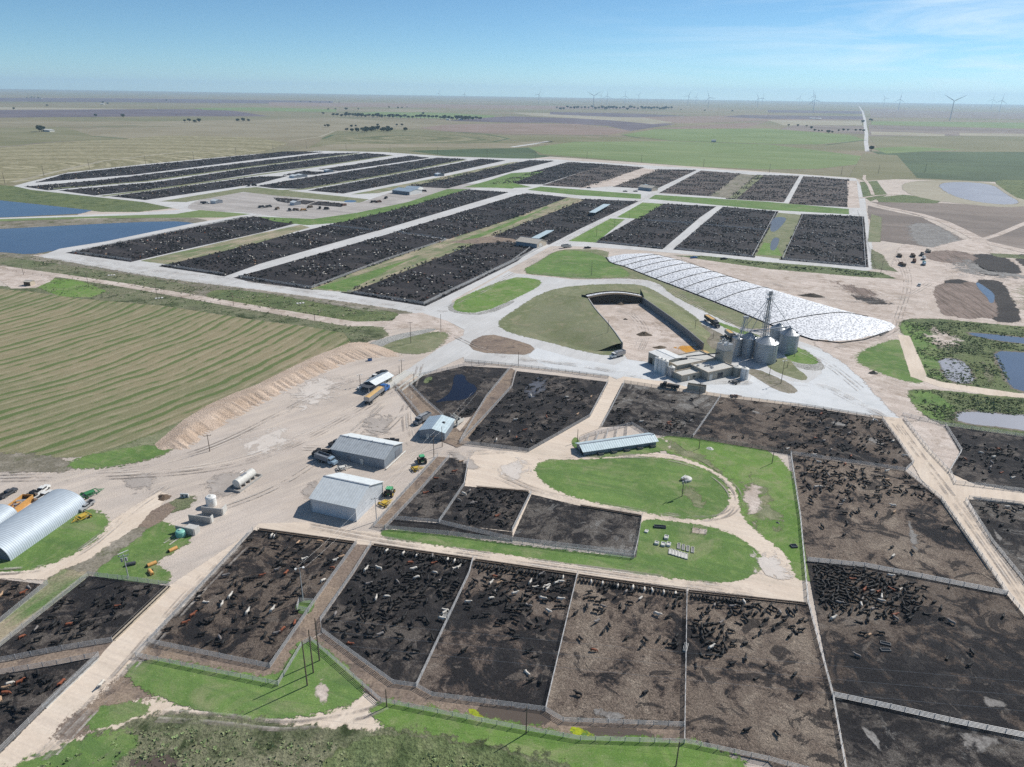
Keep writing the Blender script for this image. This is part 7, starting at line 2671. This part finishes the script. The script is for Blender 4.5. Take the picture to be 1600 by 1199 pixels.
# far farm buildings
random.seed(8)
for u, v, w_, lab in ((64, 155, 22, 'white farm building among trees at the far left horizon'), (160, 163.5, 26, 'pale long farm building on the far left plain'), (76, 206, 30, 'pale roofed barn standing beside a dark tree on the plain'),
                      (585, 158.5, 30, 'pale grain elevator block on the far horizon'), (720, 188, 20, 'white farmhouse in the long shelter row'), (700, 188, 16, 'low shed in the long shelter row'),
                      (849, 158, 26, 'white building under a far turbine'), (1274, 186.5, 60, 'long white barn behind the striped fields'), (1334, 166.5, 60, 'white buildings at the far end of the country road'),
                      (1576, 171, 50, 'white building below the rightmost turbines'), (1115, 222.5, 12, 'tiny white pump shelter in the green pivot field')):
    t = thing('farm_building', P(u, v), random.uniform(-.5, 0), lab, 'building')
    q = MB()
    q.box((0, 0, 2.2), (w_, w_ * .45, 4.4))
    q.build('wall', M['offwhite'], t)
    q = MB()
    q.extrude([(-w_ * .25, 4.4), (0, 6.8), (w_ * .25, 4.4)], 'x', -w_ * .52, w_ * .52)
    q.build('roof', M['white'], t)

# ------------------------------------------------------------------ wind turbines
def blade_mesh(Lb):
    q = MB()
    rings = []
    for f, c_, th in ((0, 2.4, 2.2), (.06, 2.6, 1.9), (.2, 4.4, 1.2), (.5, 2.9, .7), (.8, 1.7, .4), (1, .5, .15)):
        z = f * Lb
        rings.append([(-c_ * .3, 0, z), (0, th / 2, z), (c_ * .7, 0, z), (0, -th / 2, z)])
    q.rings(rings)
    return q.mesh('blade', M['turb'])


BM = blade_mesh(70)
tw = MB()
tw.tube((0, 0, 0), (0, 0, 1), 2.6, 1.6, n=14)
TWM = tw.mesh('tower', M['turb'])
nm_ = MB()
nm_.box((0, 3.0, 0), (4.4, 13, 4.4), 0, (.9, .95))
NAC = nm_.mesh('nacelle', M['turb'])
hb = MB()
hb.rings([[(r_ * math.cos(k * .785), y, r_ * math.sin(k * .785)) for k in range(8)] for y, r_ in ((-3.2, 2.2), (-5.0, 2.0), (-6.6, .6))])
HUB = hb.mesh('hub', M['turb'])
TL = [(686, 146, 7.5, 10, 1), (726, 147, 10, 5, .55), (842, 148, 11, 25, .6), (928, 150, 15, 58, .95), (939, 149, 9, 30, .5), (949, 150, 10.5, 0, .9), (977, 150, 10, 2, .9), (998, 149, 8, 38, .6),
      (1076, 150, 10, 22, .7), (1088, 152, 8.5, 10, .8), (1108, 152.5, 12.5, -22, .95), (1185, 154, 10.5, -25, .9), (1192, 153, 8, 5, .8), (1250, 153, 8, 8, .7), (1273.5, 156, 15, -12, .9), (1271, 150, 10, -10, .9),
      (1383, 154, 8, -30, .9), (1407, 155.5, 12, 2, 1), (1491, 158, 21, 60, 1), (1552, 155.5, 8.5, 4, .9), (1566, 157, 12, 5, .9), (1354, 158, 4.5, 0, .9), (1325, 158, 4, 30, .9), (1221, 157, 4, 0, .9)]
for i, (u, v, bl, ang, yaw) in enumerate(TL):
    bl *= .88
    dep = 70 * FOC / bl
    d = FW + RT * ((u - CX) / FOC) - UP * ((v - CY) / FOC)
    p = Vector((d.x * dep, d.y * dep, CAM_H + d.z * dep))
    hub = p.z
    if dep > 20000:
        continue
    hub = max(80, min(hub, 175))
    LBL = {0: 'far small turbine standing leftmost on the horizon', 1: 'pale turbine second from the left', 2: 'pale turbine with a white building at its foot', 3: 'tall turbine with two raised blades above the dark tree row', 18: 'largest turbine, with two blades raised in a wide V',
           14: 'large turbine near the middle right with a crowd of blades', 17: 'turbine just right of the straight country road', 10: 'turbine leaning its blades right of a close pair', 20: 'larger turbine of the rightmost pair', 19: 'smaller turbine of the rightmost pair'}
    t = thing('wind_turbine', (p.x, p.y, 0), math.atan2(-p.x, p.y) + (1 - yaw) * 1.3, LBL.get(i, 'distant white wind turbine turning on the horizon'), 'wind turbine', 'wind turbines along the horizon')
    o = link('tower', TWM, t)
    o.scale = (1, 1, hub - 2)
    o = link('nacelle', NAC, t)
    o.location = (0, 0, hub)
    hbo = link('hub', HUB, t)
    hbo.location = (0, 0, hub)
    for k in range(3):
        b_ = link('blade', BM, t)
        b_.location = (0, -4.4, hub)
        b_.rotation_euler = (0, R(ang + 120 * k), 0)

# ------------------------------------------------------------------ haze
hz = MB()
hz.add([(x, y, z) for z in (-1.5, 330) for x, y in ((-26000, -26000), (26000, -26000), (26000, 26000), (-26000, 26000))],
       [(3, 2, 1, 0), (4, 5, 6, 7), (0, 1, 5, 4), (1, 2, 6, 5), (2, 3, 7, 6), (3, 0, 4, 7)])
hm = bpy.data.materials.new('haze')
hm.use_nodes = True
for n_ in list(hm.node_tree.nodes):
    if n_.type == 'BSDF_PRINCIPLED':
        hm.node_tree.nodes.remove(n_)
pv = hm.node_tree.nodes.new('ShaderNodeVolumePrincipled')
pv.inputs['Color'].default_value = (.55, .78, 1.0, 1)
pv.inputs['Density'].default_value = 5.2e-5
pv.inputs['Anisotropy'].default_value = 0.2
hm.node_tree.links.new(pv.outputs[0], hm.node_tree.nodes['Material Output'].inputs['Volume'])
hzo = hz.build('haze', hm)
hzo['kind'] = 'stuff'
hzo['label'] = 'thin blue haze over the plain'
